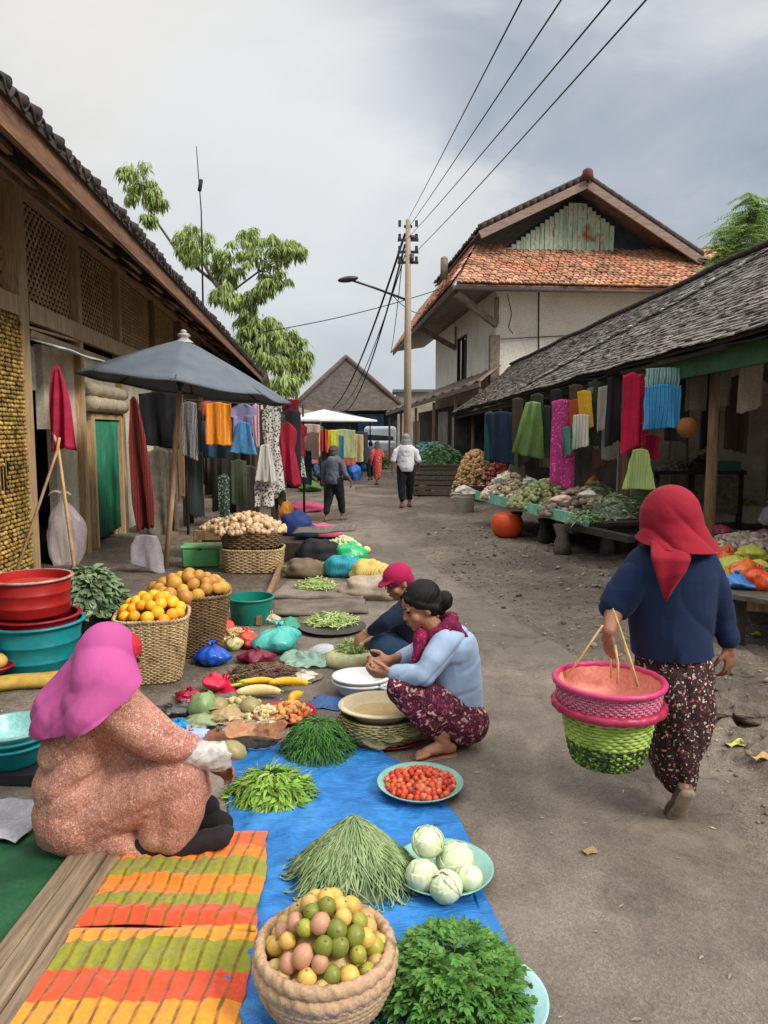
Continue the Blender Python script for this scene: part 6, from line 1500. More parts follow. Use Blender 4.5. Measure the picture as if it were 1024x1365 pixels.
sg(808, 514, 10.0, .2, .58, CL('grey_beige_shirt', sr(170, 162, 146)), 'grey beige shirt near the shed post', ax=AX, kind='cloth')
RB = mat_spots('red_batik', sr(190, 24, 60), [sr(226, 180, 150), sr(120, 16, 40)], 40, .2)
sg(843, 496, 8.9, .20, .92, CL('scarlet_cloth', sr(206, 24, 66), sr(176, 16, 50)), 'scarlet red cloth with patterned edge beside the blue skirt', ax=AX)
sg(857, 498, 8.95, .18, .92, RB, 'red batik patterned cloth right of the scarlet one', ax=AX)
sg(837, 520, 9.05, .07, .6, WHBLK, 'thin black and white strip left of the scarlet cloth', ax=AX)
sg(884, 490, 8.3, .34, .26, mat_stripes('teal_white', [sr(110, 160, 150), sr(200, 210, 196), sr(80, 130, 130)], 6), 'pale teal striped top above the blue skirt', ax=AX)
sg(884, 512, 8.25, .36, .48, mat_stripes('azure_pleats', [sr(60, 140, 190), sr(90, 172, 214), sr(44, 120, 176)], 9, dist=1), 'bright azure blue pleated skirt', 'cloth', ax=AX)
sg(854, 598, 8.8, .38, .48, mat_stripes('lime_pleats', [sr(176, 198, 120), sr(196, 214, 146), sr(156, 180, 100)], 12, dist=.6), 'pale lime flared skirt hanging low over the greens', 'skirt', ax=AX)
sg(930, 486, 8.4, .22, .5, CL('stone_cloth', sr(132, 122, 104)), 'stone grey cloth hanging in the shed', ax=AX)
sg(968, 484, 7.9, .14, .44, CL('stone_cloth2', sr(120, 110, 94)), 'second stone grey cloth further right in the shed', ax=AX)
sg(1003, 478, 7.4, .24, .5, CL('beige_cloth_shed', sr(150, 138, 116)), 'beige cloth near the right frame edge in the shed', ax=AX)
sg(950, 488, 8.6, .2, .9, CL('black_cloth2', (0, 0, 0)), 'black cloth hanging between the stone grey ones', ax=AX)
for i in range(6):
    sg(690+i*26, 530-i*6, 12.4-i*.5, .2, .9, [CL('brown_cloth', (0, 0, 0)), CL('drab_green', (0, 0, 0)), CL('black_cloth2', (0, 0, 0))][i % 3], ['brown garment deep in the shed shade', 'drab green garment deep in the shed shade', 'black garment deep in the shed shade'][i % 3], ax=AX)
m = MB(); q = Q(916, 570, 8.2); m.lathe([(.001, .11), (.06, .1), (.1, .05), (.115, 0), (.1, -.05), (.06, -.1), (.001, -.11)], n=24); single('paper_lantern', m, CL('orange_lamp', sr(176, 112, 60), sr(140, 84, 44)), 'round brownish orange lantern hanging in the shed', 'lantern', loc=q)
m = MB(); m.tube([q+V((0, 0, .1)), q+V((0, 0, .75))], .004, 5); o = obj('cord', m, DKP, None); 
o.parent = bpy.data.objects['paper_lantern']; o.matrix_parent_inverse = Matrix.Translation(-q)
# counter inside the shed
q = P(930, 690); t = thing('counter', 'brown counter with small goods inside the shed behind the red scarf', 'counter')
ca = Q(872, 629, 12.6); cb_ = Q(992, 629, 12.2)
m = MB(); m.bar(ca, cb_, .6, .06); obj('top', m, WDK, t, False)
m = MB(); m.bar(Q(925, 660, 12.3), Q(985, 660, 12.1), .03, .62); obj('front_panel', m, mat('pale_carved_panel', sr(134, 122, 100), sr(96, 86, 68), s=14, bump=.6, bs=18, bd=.02), t, False)
for (u, Y) in ((876, 12.5), (922, 12.3), (988, 12.1)): p = Q(u, 632, Y); m = MB(); m.box((p.x, p.y, p.z/2), (.07, .07, p.z)); obj('leg', m, WDK, t, False)
p = Q(900, 624, 12.5); rubble('nut_heap', 'grey and white nuts heaped at the left of the counter', 'nuts', (p.x, p.y, ca.z+.03), .36, .22, .14, 160, .02, .035, mat('nutmix', sr(170, 160, 146), sr(110, 100, 90), s=5, island=.4))
p = Q(940, 622, 12.3); bush_heap('small green herbs on the counter', (p.x, p.y, ca.z+.02), .26, .2, .26, 140, sr(60, 86, 50), sr(110, 60, 50), None, .1, .05)
m = MB(); p = Q(966, 624, 12.2); m.box((0, 0, .08), (.42, .26, .16), jit=.01); single('box', m, CL('teal_box', sr(84, 130, 116)), 'small teal box on the right of the counter', 'box', smooth=False, loc=(p.x, p.y, ca.z+.028))
# near right table
n1, n2, n3 = P(972, 792, .42), P(1060, 806, .42), P(935, 702, .42)
t = thing('market_table', 'low worn plank table at the right edge carrying bright bags', 'table')
m = MB(); e = (n2-n1).normalized()
for k in range(7):
    a = n1.lerp(n3, k/7); w = (n3-n1).length/7
    m.bar(a+V((0, w/2, 0)), a+e*1.9+V((0, w/2, 0)), w*.92, .04, jit=.004)
obj('planks', m, wood('wet_grey_plank', sr(112, 100, 88), sr(74, 66, 58), 'X'), t, False)
for a in (n1+e*.12+V((0, .1, 0)), n1+e*1.7+V((0, .1, 0)), n3+e*.1-V((0, .1, 0)), n3+e*1.7-V((0, .1, 0))): m = MB(); m.box((a.x, a.y, .2), (.09, .09, .4)); obj('leg', m, W_DARK, t, False)
m = MB(); m.bar(n1+V((.02, .04, -.08)), n2+V((.6, .1, -.08)), .05, .1); obj('apron', m, W_BROWN, t, False)
goods = [(988, 784, .15, .16, 1, 'blue', sr(70, 136, 206), 'sky blue plastic bag at the near corner of the low table'), (1016, 786, .13, .24, 1, 'oran', sr(232, 90, 50), 'bright orange bag at the right frame edge on the low table'), (985, 762, .16, .15, 0, 'lime', sr(190, 200, 60), 'lime yellow bag behind the sky blue bag'), (968, 752, .12, .14, 0, 'coral', sr(236, 96, 62), 'coral orange bag left of the lime yellow bag'), (1006, 748, .17, .16, 0, 'yello', sr(214, 210, 90), 'pale lime bag behind the bright orange bag'), (965, 768, .09, .1, 0, 'gold', sr(236, 190, 60), 'small golden bag at the left edge of the low table'), (1022, 722, .12, .15, 0, 'mauve', sr(190, 120, 150), 'mauve bag toward the back of the low table'), (964, 712, .14, .12, 0, 'rosy', sr(216, 90, 120), 'rosy pink bag at the back of the low table'), (975, 738, .08, .1, 0, 'orange2', sr(230, 120, 70), 'small orange bag among the pale goods'), (950, 728, .1, .1, 0, 'peach', sr(222, 170, 130), 'peach coloured small bag at the left rear of the low table'), (1000, 772, .13, .18, 0, 'tangerine', sr(240, 120, 50), 'tangerine bag between the lime yellow and bright orange bags'), (950, 742, .09, .12, 0, 'amber', sr(236, 176, 70), 'amber bag at the far left edge of the low table'), (1016, 760, .1, .1, 0, 'lemon', sr(226, 220, 110), 'lemon yellow small bag in front of the pale lime one'), (1030, 700, .14, .38, 1, 'white', sr(232, 234, 238), 'tall white bag standing at the back right edge')]
for k, (u, v, r, h, kn_, nm, c, lab) in enumerate(goods):
    q = P(u, v, .45); single('plastic_bag', bag_mb(r, h, k*3.3+70, bool(kn_), .85, .22), plastic('bag_'+nm, c, .33, bump=.6, c2=tuple(x*.72 for x in c)), lab, 'bag', loc=(q.x, q.y+.08, .44), rz=k)
q = P(985, 726, .45); rubble('vegetable_heap', 'pale straw coloured vegetables spread on the low table', 'vegetables', (q.x+.1, q.y, .44), .5, .35, .12, 300, .02, .045, mat('pale_mix', sr(200, 186, 150), sr(150, 140, 100), c3=sr(214, 190, 180), s=4, island=.4, hue=.04))
greens('yellow green leaves at the back of the low table', 990, 708, .3, .2, .12, 160, LGC, .05, .09, .02, .44)
# ================================================================ middle distance stalls left of the road
def stall_col(label, u, v, r, h, c, name='plastic_bag', cat='bag', k=0):
    q = P(u, v); return single(name, bag_mb(r, h, k*2.1+3, False, .9, .2), plastic('far_%d' % k, c, .5, bump=.4), label, cat, loc=(q.x, q.y, 0))
NB = mat('navy_bundle', sr(30, 56, 116), sr(20, 38, 82), s=4, bump=.4)
q = P(392, 722)
m = MB(); m.ell((0, 0, .22), (.27, .24, .24), None, 34, 22, fn=lambda p: 1+.2*nz(p.x*1.5+3, p.y*1.5, p.z*1.5)+.05*math.sin(p.x*8+2*nz(p.z*3, 1))); m.ell((.14, 0, .12), (.24, .22, .16), None, 24, 16, fn=lambda p: 1+.15*nz(p.x*2, p.y*2, p.z*2+4))
single('cloth_bundle', m, NB, 'navy blue bundled cloth beside the ginger basket', 'bundle', loc=(q.x, q.y+.2, .0))
PKB = mat('pink_bundle', sr(214, 96, 130), sr(186, 70, 106), s=5, bump=.4)
lump('pink bundled cloth on the ground right of the navy bundle', 430, 718, (.32, .2, .15), PKB, 'cloth_bundle', 'bundle', 21.0)
q = P(408, 688); lump('pink bundled cloth behind the navy bundle near the dark clothed walker', 406, 682, (.38, .22, .14), PKB, 'cloth_bundle', 'bundle', 25.0)
stall_col('orange yellow bag peeping over the navy bundle', 382, 690, .12, .36, sr(232, 150, 50), k=1)
for k, (u, v, r, h, c, lab) in enumerate(((371, 668, .12, .3, sr(214, 206, 190), 'white pail shaped bag below the red dress'), (415, 655, .3, .34, sr(84, 120, 60), 'dark green bag of leaves behind the pink bundle'), (470, 640, .3, .6, sr(40, 110, 190), 'bright blue sack right of the white parasol'), (486, 628, .3, .7, sr(50, 130, 200), 'azure sack further down the left row'), (424, 640, .35, .7, sr(28, 60, 100), 'navy sack below the hanging red top'), (400, 650, .3, .5, sr(70, 64, 60), 'grey brown sack by the garments'), (437, 628, .3, .8, sr(150, 168, 60), 'olive yellow sack under the white parasol'))):
    stall_col(lab, u, v, r, h, c, k=k+2)
for k, (u, v, Y, w, h, c, lab) in enumerate(((412, 565, 17, .5, .7, sr(190, 170, 150), 'beige patterned garment under the white parasol'), (425, 568, 17.5, .3, .5, sr(60, 140, 110), 'green garment under the white parasol'), (432, 572, 16.5, .18, .5, sr(226, 70, 40), 'orange red garment under the white parasol'), (443, 573, 17, .28, .45, sr(206, 206, 60), 'yellow garment under the white parasol'), (457, 572, 18.5, .6, .7, sr(170, 180, 130), 'pale green printed garment right of the white parasol'), (409, 588, 16.8, .5, .5, sr(196, 110, 110), 'rose printed garment below the beige one'), (470, 578, 21, .6, .8, sr(196, 176, 120), 'straw coloured garment far down the left row'), (480, 575, 24, .5, 1.0, sr(60, 60, 66), 'charcoal garment far down the left row'))):
    garment(Q(u, v, Y), w, h, CL('gf_%d' % k, c), lab, kind='cloth', group='garments in the far stalls')
bush_heap('far heap of leafy greens down the left row', (P(452, 632).x, P(452, 632).y+2, .3), .8, .8, .7, 260, sr(110, 140, 70), sr(170, 170, 90), sr(90, 120, 60), .25, .12)
bush_heap('green bunches at the foot of the far left stalls', (P(492, 625).x+.0, 33, .1), .9, .8, .8, 200, sr(80, 120, 60), sr(130, 150, 80), None, .3, .14)
t = thing('market_stand', 'long canvas roofed stand behind the white parasol', 'stand'); a = Q(408, 566, 21); b = Q(480, 566, 30)
m = MB(); m.slab(lambda u, v: a.lerp(b, u)+V((-.9+1.4*v, 0, .5-.35*v+.05*math.sin(u*8))), 16, 5, .02); obj('canopy', m, CL('dusty_canvas', sr(130, 120, 104)), t)
for k in (0, .5, 1): p = a.lerp(b, k); m = MB(); m.tube([(p.x+.4, p.y, 0), (p.x+.4, p.y, p.z+.15)], .03, 6); obj('post', m, W_DARK, t)
m = MB(); m.bar((a.x-.9, a.y, .9), (b.x-.9, b.y, .9), .1, 1.9); obj('back_wall', m, mat('grey_brown_board', (0, 0, 0)), t, False)
# white van far down the street
q = P(508, 612); vy = 40.0; t = thing('van', 'white van with dark windscreen parked at the far end of the street', 'van', (Q(507, 600, vy).x, vy, 0), 0)
VW = mat('white_car_paint', sr(206, 212, 216), sr(190, 196, 202), s=2, rough=.25, bump=.02, grain=.02, coat=.5); GL = mat('dark_glass', sr(30, 36, 44), sr(24, 28, 34), s=2, rough=.08, bump=0, grain=0)
m = MB(); [m.box(c_, s_, jit=.02) for c_, s_ in (((0, .3, 1.2), (1.66, 3.4, 1.3)), ((0, -1.55, .82), (1.6, 1.2, .62)), ((0, 0, .6), (1.7, 4.1, .55)))]; _ = MB().loft([((0, -2.1, .75), (.82, 0, 0), (0, 0, .35)), ((0, -1.9, .85), (.86, 0, 0), (0, 0, .5)), ((0, -1.2, 1.1), (.86, 0, 0), (0, 0, .78)), ((0, 1.9, 1.12), (.86, 0, 0), (0, 0, .8)), ((0, 2.1, 1.1), (.8, 0, 0), (0, 0, .7))], 20); o = obj('body', m, VW, t, False); bv = o.modifiers.new('b', 'BEVEL'); bv.width = .18; bv.segments = 4
m = MB(); m.grid(lambda u, v: (lerp(-.68, .68, u)*(1-.08*v), -1.46+.12*v, 1.15+.55*v), 6, 4); o = obj('windscreen', m, GL, t); o.modifiers.new('s', 'SOLIDIFY').thickness = .05
for sx_ in (-.78, .78):
    for sy_ in (-1.35, 1.3): m = MB(); m.tube([(sx_-.1, sy_, .32), (sx_+.1, sy_, .32)], .32, 20); obj('wheel', m, DKP, t)
for sx_ in (-.6, .6): m = MB(); m.ell((sx_, -2.13, .8), (.14, .05, .1)); obj('headlight', m, mat('lamp_glass', sr(210, 214, 206)), t)
# ================================================================ utility pole, wires, street lamp
pb = Q(543, 640, 18.5); px, py = pb.x, pb.y; zt = Q(543, 293, py).z
t = thing('utility_pole', 'tall concrete utility pole with insulators beside the white shirted person', 'utility pole', (px, py, 0))
m = MB(); m.tube([(0, 0, 0), (0, 0, 3.5), (0, 0, zt)], [.105, .088, .06], 14); obj('pole', m, mat('tan_concrete', sr(182, 160, 140), sr(150, 130, 112), s=3, stretch=(1, 1, .3)), t)
INS = mat('insulator_dark', sr(60, 54, 52), sr(44, 40, 40), s=4, rough=.4)
hz = []
for k, (v, dx) in enumerate(((302, 0), (320, .08), (336, .1), (350, -.02))):
    z = Q(543, v, py).z; m = MB(); m.box((0, 0, z), (.5 if k else .2, .05, .06)); m.tube([(-.2, 0, z), (-.2, 0, z+.14)], .035, 8); m.tube([(.2, 0, z), (.2, 0, z+.14)], .035, 8); obj('crossarm', m, INS, t, False)
m = MB(); z = Q(543, 345, py).z; m.tube([(.07, 0, z-.1), (.07, 0, z+.1)], .07, 10); m.tube([(0, 0, z+.5), (.16, 0, z+.5)], .05, 8); obj('bracket', m, INS, t)
la_ = Q(540, 399, py); lb2 = Q(500, 384, py-.5); lc = Q(470, 374, py-.9)
m = MB(); m.tube([la_-V((px, py, 0)), (lb2-V((px, py, 0))), (lc-V((px, py, 0)))], [.03, .028, .025], 8); arm = obj('lamp_arm', m, INS, t)
m = MB(); m.ell(lc-V((px+.1, py+.05, -.02)), (.24, .1, .07), (0, -.15, .1), 16, 10); obj('lamp_head', m, INS, arm)
def wire(label, a, b, sag, r=.012, n=30, group='overhead wires'):
    m = MB(); ps = [V(a).lerp(V(b), k/n)-V((0, 0, sag*4*(k/n)*(1-k/n))) for k in range(n+1)]; m.tube(ps, r, 6)
    return single('wire', m, mat('black_cable', sr(30, 30, 34), sr(24, 24, 28), s=2, bump=0), label, 'wire', group)
for k, (v, u2, lab) in enumerate(((293, 690, 'overhead wire leaving the pole top furthest left'), (305, 735, 'overhead wire second from the left above the street'), (318, 790, 'overhead wire third from the left above the street'), (347, 828, 'overhead wire from the lowest insulator furthest right'))):
    a = Q(545, v-2, py); d = ray(u2, 0); b = Q(u2, 0, 5.0); dir_ = (b-a); wire(lab, a, b+dir_*1.0, .05+.04*k, .006)
for k, (e, sg_, lab, r) in enumerate(((Q(440, 545, 49), .9, 'thick black cable sagging from the pole toward the thatched hall', .03), (Q(452, 545, 49), 1.4, 'second black cable sagging lower toward the thatched hall', .024), (Q(447, 540, 49), 1.15, 'thin black cable between the two thick sagging ones', .015))):
    wire(lab, Q(540, 312+k*14, py), e, sg_, r, group='sagging cables behind the pole')
wire('long wire crossing low behind the pole from the hall eave to the white house', Q(352, 442, 24), Q(585, 386, 24.4), .12, .014)
wire('short wire from the pole top down to the rear left', Q(538, 330, py), Q(521, 470, 34), .3, .012)
wire('wire from the street lamp to the pole foot side', Q(520, 390, 18), Q(560, 418, 22.5), .1, .01)
# ================================================================ trees
BARK = mat('grey_bark', sr(120, 108, 94), sr(84, 74, 64), s=4, bump=.6, bs=20, bd=.02)
LFM = leafmat('mango_leaf', sr(124, 154, 74), sr(80, 114, 52), c3=sr(168, 184, 108), tr=.35)
def droop_cluster(m, c, r, n, ln, w, fl=.85):
    for i in range(n):
        a = R.uniform(0, 6.283); ph = math.acos(R.uniform(-.75, 1)); rr = r*R.uniform(.35, 1.0)
        rr *= 1+.3*nz(c.x+math.cos(a)*1.5, c.y+math.sin(a)*1.5, ph*1.4)
        p = c+V((math.sin(ph)*math.cos(a)*rr, math.sin(ph)*math.sin(a)*rr, math.cos(ph)*rr*fl))
        d = V((math.cos(a)*.55+R.uniform(-.3, .3), math.sin(a)*.55+R.uniform(-.3, .3), R.uniform(-1.3, -.1)))
        m.leaf(p, d, (math.cos(a), math.sin(a), .6), ln*R.uniform(.7, 1.2), w, 0, .5, 2)
TY = 34
t = thing('tree', 'tall tree with drooping leaf clusters rising behind the market hall', 'tree'); tb = Q(345, 600, TY+1)
cl = [(180, 232, 24), (192, 258, 20), (207, 264, 12), (262, 318, 24), (258, 340, 18), (305, 345, 22), (303, 365, 20), (336, 322, 18), (344, 340, 22), (372, 328, 16), (388, 338, 18), (396, 330, 12), (366, 372, 18), (352, 380, 14), (298, 392, 20), (318, 404, 20), (340, 395, 12), (345, 436, 26), (362, 446, 22), (330, 432, 18), (372, 462, 28), (398, 468, 24), (352, 470, 26), (408, 478, 14), (330, 460, 24), (385, 486, 18), (200, 290, 8)]
m = MB(); cs_ = []
for u, v, r in cl:
    c = Q(u, v, TY+R.uniform(-1.4, 1.4)); r_ = r*TY/1000; cs_.append(c); droop_cluster(m, c, r_*.8, int(26+r*3.2), .27, .085, .8)
    for j in range(10):
        a = R.uniform(0, 6.28); q_ = R.uniform(.5, 1.15); b = c+V((math.cos(a)*q_, R.uniform(-.7, .7), math.sin(a)*q_*.75))*r_; droop_cluster(m, b, r_*R.uniform(.22, .42), int(12+r*1.3), .26, .08, .7)
obj('crown', m, LFM, t)
m = MB(); hub = Q(345, 470, TY); base = V((hub.x+.4, TY+.5, 0)); m.tube([base, hub.lerp(base, .5)+V((.2, 0, 0)), hub], [.34, .27, .2], 12); fk = Q(285, 375, TY); m.tube([hub, Q(330, 425, TY), Q(305, 400, TY), fk], [.2, .15, .12, .1], 10); m.tube([fk, Q(268, 345, TY), Q(262, 325, TY)], [.08, .06, .03], 8); m.tube([fk, Q(240, 340, TY+1), Q(205, 290, TY+1), Q(185, 245, TY)], [.08, .07, .05, .03], 8)
m.tube([fk, Q(310, 388, TY), Q(345, 362, TY), Q(385, 340, TY)], [.06, .05, .04, .02], 8); m.tube([Q(300, 400, TY), Q(340, 405, TY), Q(366, 375, TY)], [.06, .04, .02], 8); m.tube([Q(310, 388, TY), Q(305, 360, TY)], [.05, .03], 8)
m.tube([Q(345, 362, TY), Q(338, 330, TY)], [.04, .02], 6)
hubs = [hub, fk, Q(310, 388, TY), Q(345, 362, TY), Q(385, 340, TY), Q(340, 405, TY), Q(262, 325, TY), Q(205, 290, TY+1), Q(185, 245, TY)]
for c in cs_:
    h_ = min(hubs, key=lambda p: (p-c).length); m.tube([h_, h_.lerp(c, .5)+V((R.uniform(-.2, .2), 0, .15)), c], [.045, .03, .012], 6)
obj('trunk', m, BARK, t)
t = thing('tree', 'feathery light green tree behind the shed ridge at the right edge', 'tree')
m = MB(); TR = 21
for u, v, r in ((985, 300, 26), (1010, 285, 36), (1015, 320, 30), (965, 320, 20), (1035, 300, 34), (975, 345, 22), (1000, 340, 30), (1050, 330, 40), (990, 318, 24), (1000, 275, 20), (958, 338, 16)):
    c = Q(u, v, TR+R.uniform(-1, 1)); 
    for i in range(int(r*1.5)):
        a = R.uniform(0, 6.28); d = V((math.cos(a), math.sin(a), R.uniform(-.35, .45))).normalized(); L_ = R.uniform(.45, .85)*r/28; side = d.cross(V((0, 0, 1))).normalized(); p0 = c+V((R.uniform(-.15, .15), R.uniform(-.15, .15), R.uniform(-.35, .35)))
        for k in range(14):
            s = k/13; pc = p0+d*L_*s-V((0, 0, .35*L_*s*s))
            for sg_ in (-1, 1): m.leaf(pc, side*sg_+d*.4-V((0, 0, .25)), (0, 0, 1), .15*(1.1-s*.6), .035, 0, .25, 2)
obj('crown', m, leafmat('feather_leaf', sr(116, 152, 76), sr(80, 118, 54), c3=sr(150, 176, 100), tr=.35), t)
m = MB(); b = Q(1010, 400, TR); m.tube([(b.x, TR, 0), (b.x, TR, 5), Q(1012, 340, TR), Q(1005, 300, TR)], [.2, .15, .1, .03], 10); m.tube([Q(1012, 345, TR), Q(975, 315, TR)], [.06, .02], 6); m.tube([Q(1012, 345, TR), Q(1045, 300, TR)], [.06, .02], 6); obj('trunk', m, BARK, t)
for k, (u, v, r, Y, lab) in enumerate(((395, 500, 16, 60, 'distant tree left of the thatched hall roof'), (372, 510, 20, 55, 'distant tree behind the end of the market hall'), (545, 548, 14, 80, 'distant low tree right of the utility pole'), (562, 552, 12, 80, 'distant bush far behind the lean to shops'))):
    t = thing('tree', lab, 'tree'); c = Q(u, v, Y); m = MB()
    for j in range(5): droop_cluster(m, c+V((R.uniform(-1, 1)*r*Y/1400, R.uniform(-1, 1), R.uniform(-1, .6)*r*Y/1600)), r*Y/1500, 110, .5, .2, .7)
    obj('crown', m, LFM if k < 2 else leafmat('far_leaf', sr(96, 120, 84), sr(70, 94, 66)), t); m = MB(); m.tube([(c.x, c.y, 0), c], [.2, .1], 8); obj('trunk', m, BARK, t)
# ================================================================ litter and stones
m = MB()
_px = np.random.RandomState(3).uniform(.6, 4.2, 3600); _py = np.random.RandomState(4).uniform(1.8, 13, 3600); _sd = road_sd(_px, _py)
for i in range(3600):
    x, y = float(_px[i]), float(_py[i])
    if _sd[i] < .02: continue
    r = R.uniform(.004, .014)*(2.4 if R.random() < .10 else 1); m.ell((x, y, gz(x, y)+r*.3), (r*R.uniform(.8, 1.5), r, r*.6), (R.uniform(-.5, .5), R.uniform(-.5, .5), R.uniform(0, 6)), 6, 4)
stuff('pebbles', m, mat('dull_stone', sr(120, 104, 90), sr(80, 70, 60), c3=sr(150, 136, 120), s=3, island=.4), 'small stones scattered over the bare earth right of the road', 'stones')
m = MB()
for i in range(800):
    if R.random() < .5: x, y = R.uniform(-3.6, -.4), R.uniform(3.6, 10)
    else: x, y = R.uniform(.3, 3.6), R.uniform(2.0, 12)
    z = max(gz(x, y), .004)+.004; m.leaf((x, y, z), (R.uniform(-1, 1), R.uniform(-1, 1), .02), (R.uniform(-.2, .2), R.uniform(-.2, .2), 1), R.uniform(.012, .04), R.uniform(.004, .012), 0, .02, 2)
stuff('litter', m, mat('straw_litter', sr(150, 134, 106), sr(108, 96, 76), c3=sr(176, 166, 146), s=2, island=.45, hue=.03), 'scraps of straw, leaf and paper littering the ground', 'litter')
for k, (u, v, r, lab) in enumerate(((975, 948, .10, 'flat earthen clod at the left of the rough patch beside the road'), (1000, 965, .13, 'largest rounded clod in the rough patch beside the road'), (955, 925, .09, 'small clod at the back of the rough patch'), (1012, 925, .10, 'rounded clod behind the largest one at the right edge'), (1018, 990, .08, 'clod at the right frame edge nearest the camera'), (982, 985, .07, 'low clod in front of the largest one'), (962, 968, .06, 'small clod at the near left of the rough patch'), (990, 905, .10, 'wide clod at the far side of the rough patch'), (1008, 1005, .06, 'small clod nearest the walker path at the right edge'))):
    q = P(u, v); m = MB(); m.ell((0, 0, 0), (r, r*.8, r*.38), None, 30, 20, fn=lambda p: 1+.3*nz(p.x*1.7+k*3, p.y*1.7, p.z*1.7)+.1*nz(p.x*6, p.y*6+k, p.z*6)+.04*nz(p.x*17, p.y*17+k, p.z*17)); single('clod', m, bpy.data.materials['packed_earth'], lab, 'clod', 'clods', loc=(q.x, q.y, r*.12+gz(q.x, q.y)), rz=k)
for (u, v, c, c2, lab, s) in ((1006, 850, sr(190, 210, 60), sr(150, 180, 40), 'bright lime leaf scrap on the earth right of the walker', .06), (980, 998, sr(200, 200, 110), sr(160, 170, 70), 'pale green husk strip on the earth near the road edge', .07), (1012, 1024, sr(196, 160, 110), sr(150, 116, 80), 'tan leaf scrap at the right edge of the road', .06), (786, 1138, sr(170, 140, 100), sr(140, 112, 80), 'square tan leaf scrap lying alone on the asphalt', .032)):
    q = P(u, v); m = MB(); w_ = s
    m.slab(lambda a, b: ((a-.5)*w_*2*(1-.3*abs(b-.5)), (b-.5)*w_*(1.3 if s < .04 else .8), .014+.012*math.sin(a*5+b*3)*(1 if s > .04 else .3)), 12, 10, .002)
    single('leaf_scrap', m, mat('scrap_%d' % u, c, c2, s=9, bump=.3), lab, 'leaf scrap', loc=(q.x, q.y, max(0, gz(q.x, q.y))), rz=.4)

for k, (u, v, r, h, c, lab) in enumerate(((303, 962, .10, .09, sr(176, 150, 110), 'tan paper bag squeezed between the jicama and the brown parcel'), (356, 972, .09, .07, sr(214, 196, 170), 'cream paper bag just behind the brown paper wrap'), (268, 968, .09, .08, sr(150, 160, 120), 'dull green film bag in front of the pale green one'), (245, 950, .10, .08, sr(120, 110, 108), 'grey smoky film bag by the dark glossy bag'), (334, 985, .08, .06, sr(196, 120, 96), 'salmon coloured film bag beside the open paper wrap'), (405, 905, .1, .08, sr(206, 196, 180), 'off white crumpled bag beside the twig heap mat'), (385, 840, .1, .12, sr(60, 150, 120), 'green bag leaning on the turquoise bag'), (360, 830, .08, .12, sr(190, 180, 150), 'buff bag behind the turquoise bag'))):
    bag(u, v, r, h, plastic('clutter_%d' % k, c, .35, bump=.7), lab, wr=.28, knot=bool(k % 2))
rubble('root_heap', 'mixed small roots and gourds between the two large jicamas', 'roots', P(318, 945, .0), .17, .1, .06, 60, .015, .034, mat('gourd_mix', sr(176, 164, 110), sr(130, 130, 70), c3=sr(206, 186, 130), s=4, island=.35, hue=.03, rough=.6))
rubble('shallot_heap', 'scatter of brown shallots between the coral bag and the wicker basket', 'onions', P(312, 850, .0), .16, .2, .06, 70, .015, .03, mat('onion_mix', (0, 0, 0)))

for k, (u, v, rx, h, c, c2, lab) in enumerate(((420, 640, .6, .5, sr(150, 110, 90), sr(90, 110, 60), 'mixed goods heap below the beige patterned garment'), (436, 626, .7, .7, sr(200, 180, 90), sr(120, 140, 70), 'yellow green goods heap under the white parasol'), (456, 616, .8, .9, sr(180, 190, 120), sr(200, 120, 80), 'pale green and orange goods heap right of the white parasol'), (470, 612, .8, .8, sr(190, 170, 130), sr(80, 120, 170), 'straw and blue goods heap far down the left row'))):
    q = P(u, v); rubble('goods_heap', lab, 'goods', (q.x-.3, q.y, 0), rx, rx, h, 160, .05, .1, mat('goods_%d' % k, c, c2, s=1.5, w=.12, island=.4, hue=.08))
for k, (u, v, Y, w, h, c, lab) in enumerate(((404, 600, 15.5, .35, .7, sr(40, 60, 90), 'navy garment low beside the pale skirt'), (416, 575, 16.3, .3, .6, sr(200, 180, 160), 'cream floral garment under the left edge of the white parasol'), (450, 580, 17.8, .3, .6, sr(60, 120, 150), 'blue green garment beside the yellow one'), (464, 585, 19.5, .4, .7, sr(200, 110, 90), 'salmon garment in the far left stall'), (330, 620, 12.9, .4, .9, sr(120, 112, 104), 'grey cloth hanging low left of the patterned dress'), (258, 600, 12.4, .3, 1.1, sr(52, 60, 58), 'dark grey green cloth hanging left under the rail'), (318, 612, 12.6, .26, .8, sr(96, 110, 84), 'sage green cloth below the lilac top'))):
    garment(Q(u, v, Y), w, h, CL('gx_%d' % k, c), lab, kind='cloth', group='garments in the far stalls')
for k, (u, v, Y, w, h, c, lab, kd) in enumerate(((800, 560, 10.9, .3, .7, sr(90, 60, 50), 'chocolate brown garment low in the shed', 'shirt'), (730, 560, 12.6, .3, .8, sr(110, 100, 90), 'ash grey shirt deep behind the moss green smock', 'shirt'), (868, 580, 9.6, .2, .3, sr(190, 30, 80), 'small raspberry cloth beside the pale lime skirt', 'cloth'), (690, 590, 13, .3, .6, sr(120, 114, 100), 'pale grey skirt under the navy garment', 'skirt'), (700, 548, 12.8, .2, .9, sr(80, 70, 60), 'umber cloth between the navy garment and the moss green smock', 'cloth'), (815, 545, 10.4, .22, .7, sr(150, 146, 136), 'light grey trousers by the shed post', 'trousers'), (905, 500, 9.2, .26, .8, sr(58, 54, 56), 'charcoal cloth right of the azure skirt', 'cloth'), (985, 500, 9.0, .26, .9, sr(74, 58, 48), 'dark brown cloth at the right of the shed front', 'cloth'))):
    sg(u, v, Y, w, h, CL('gy_%d' % k, c), lab, kd, ax=AX)
q = P(600, 672); 
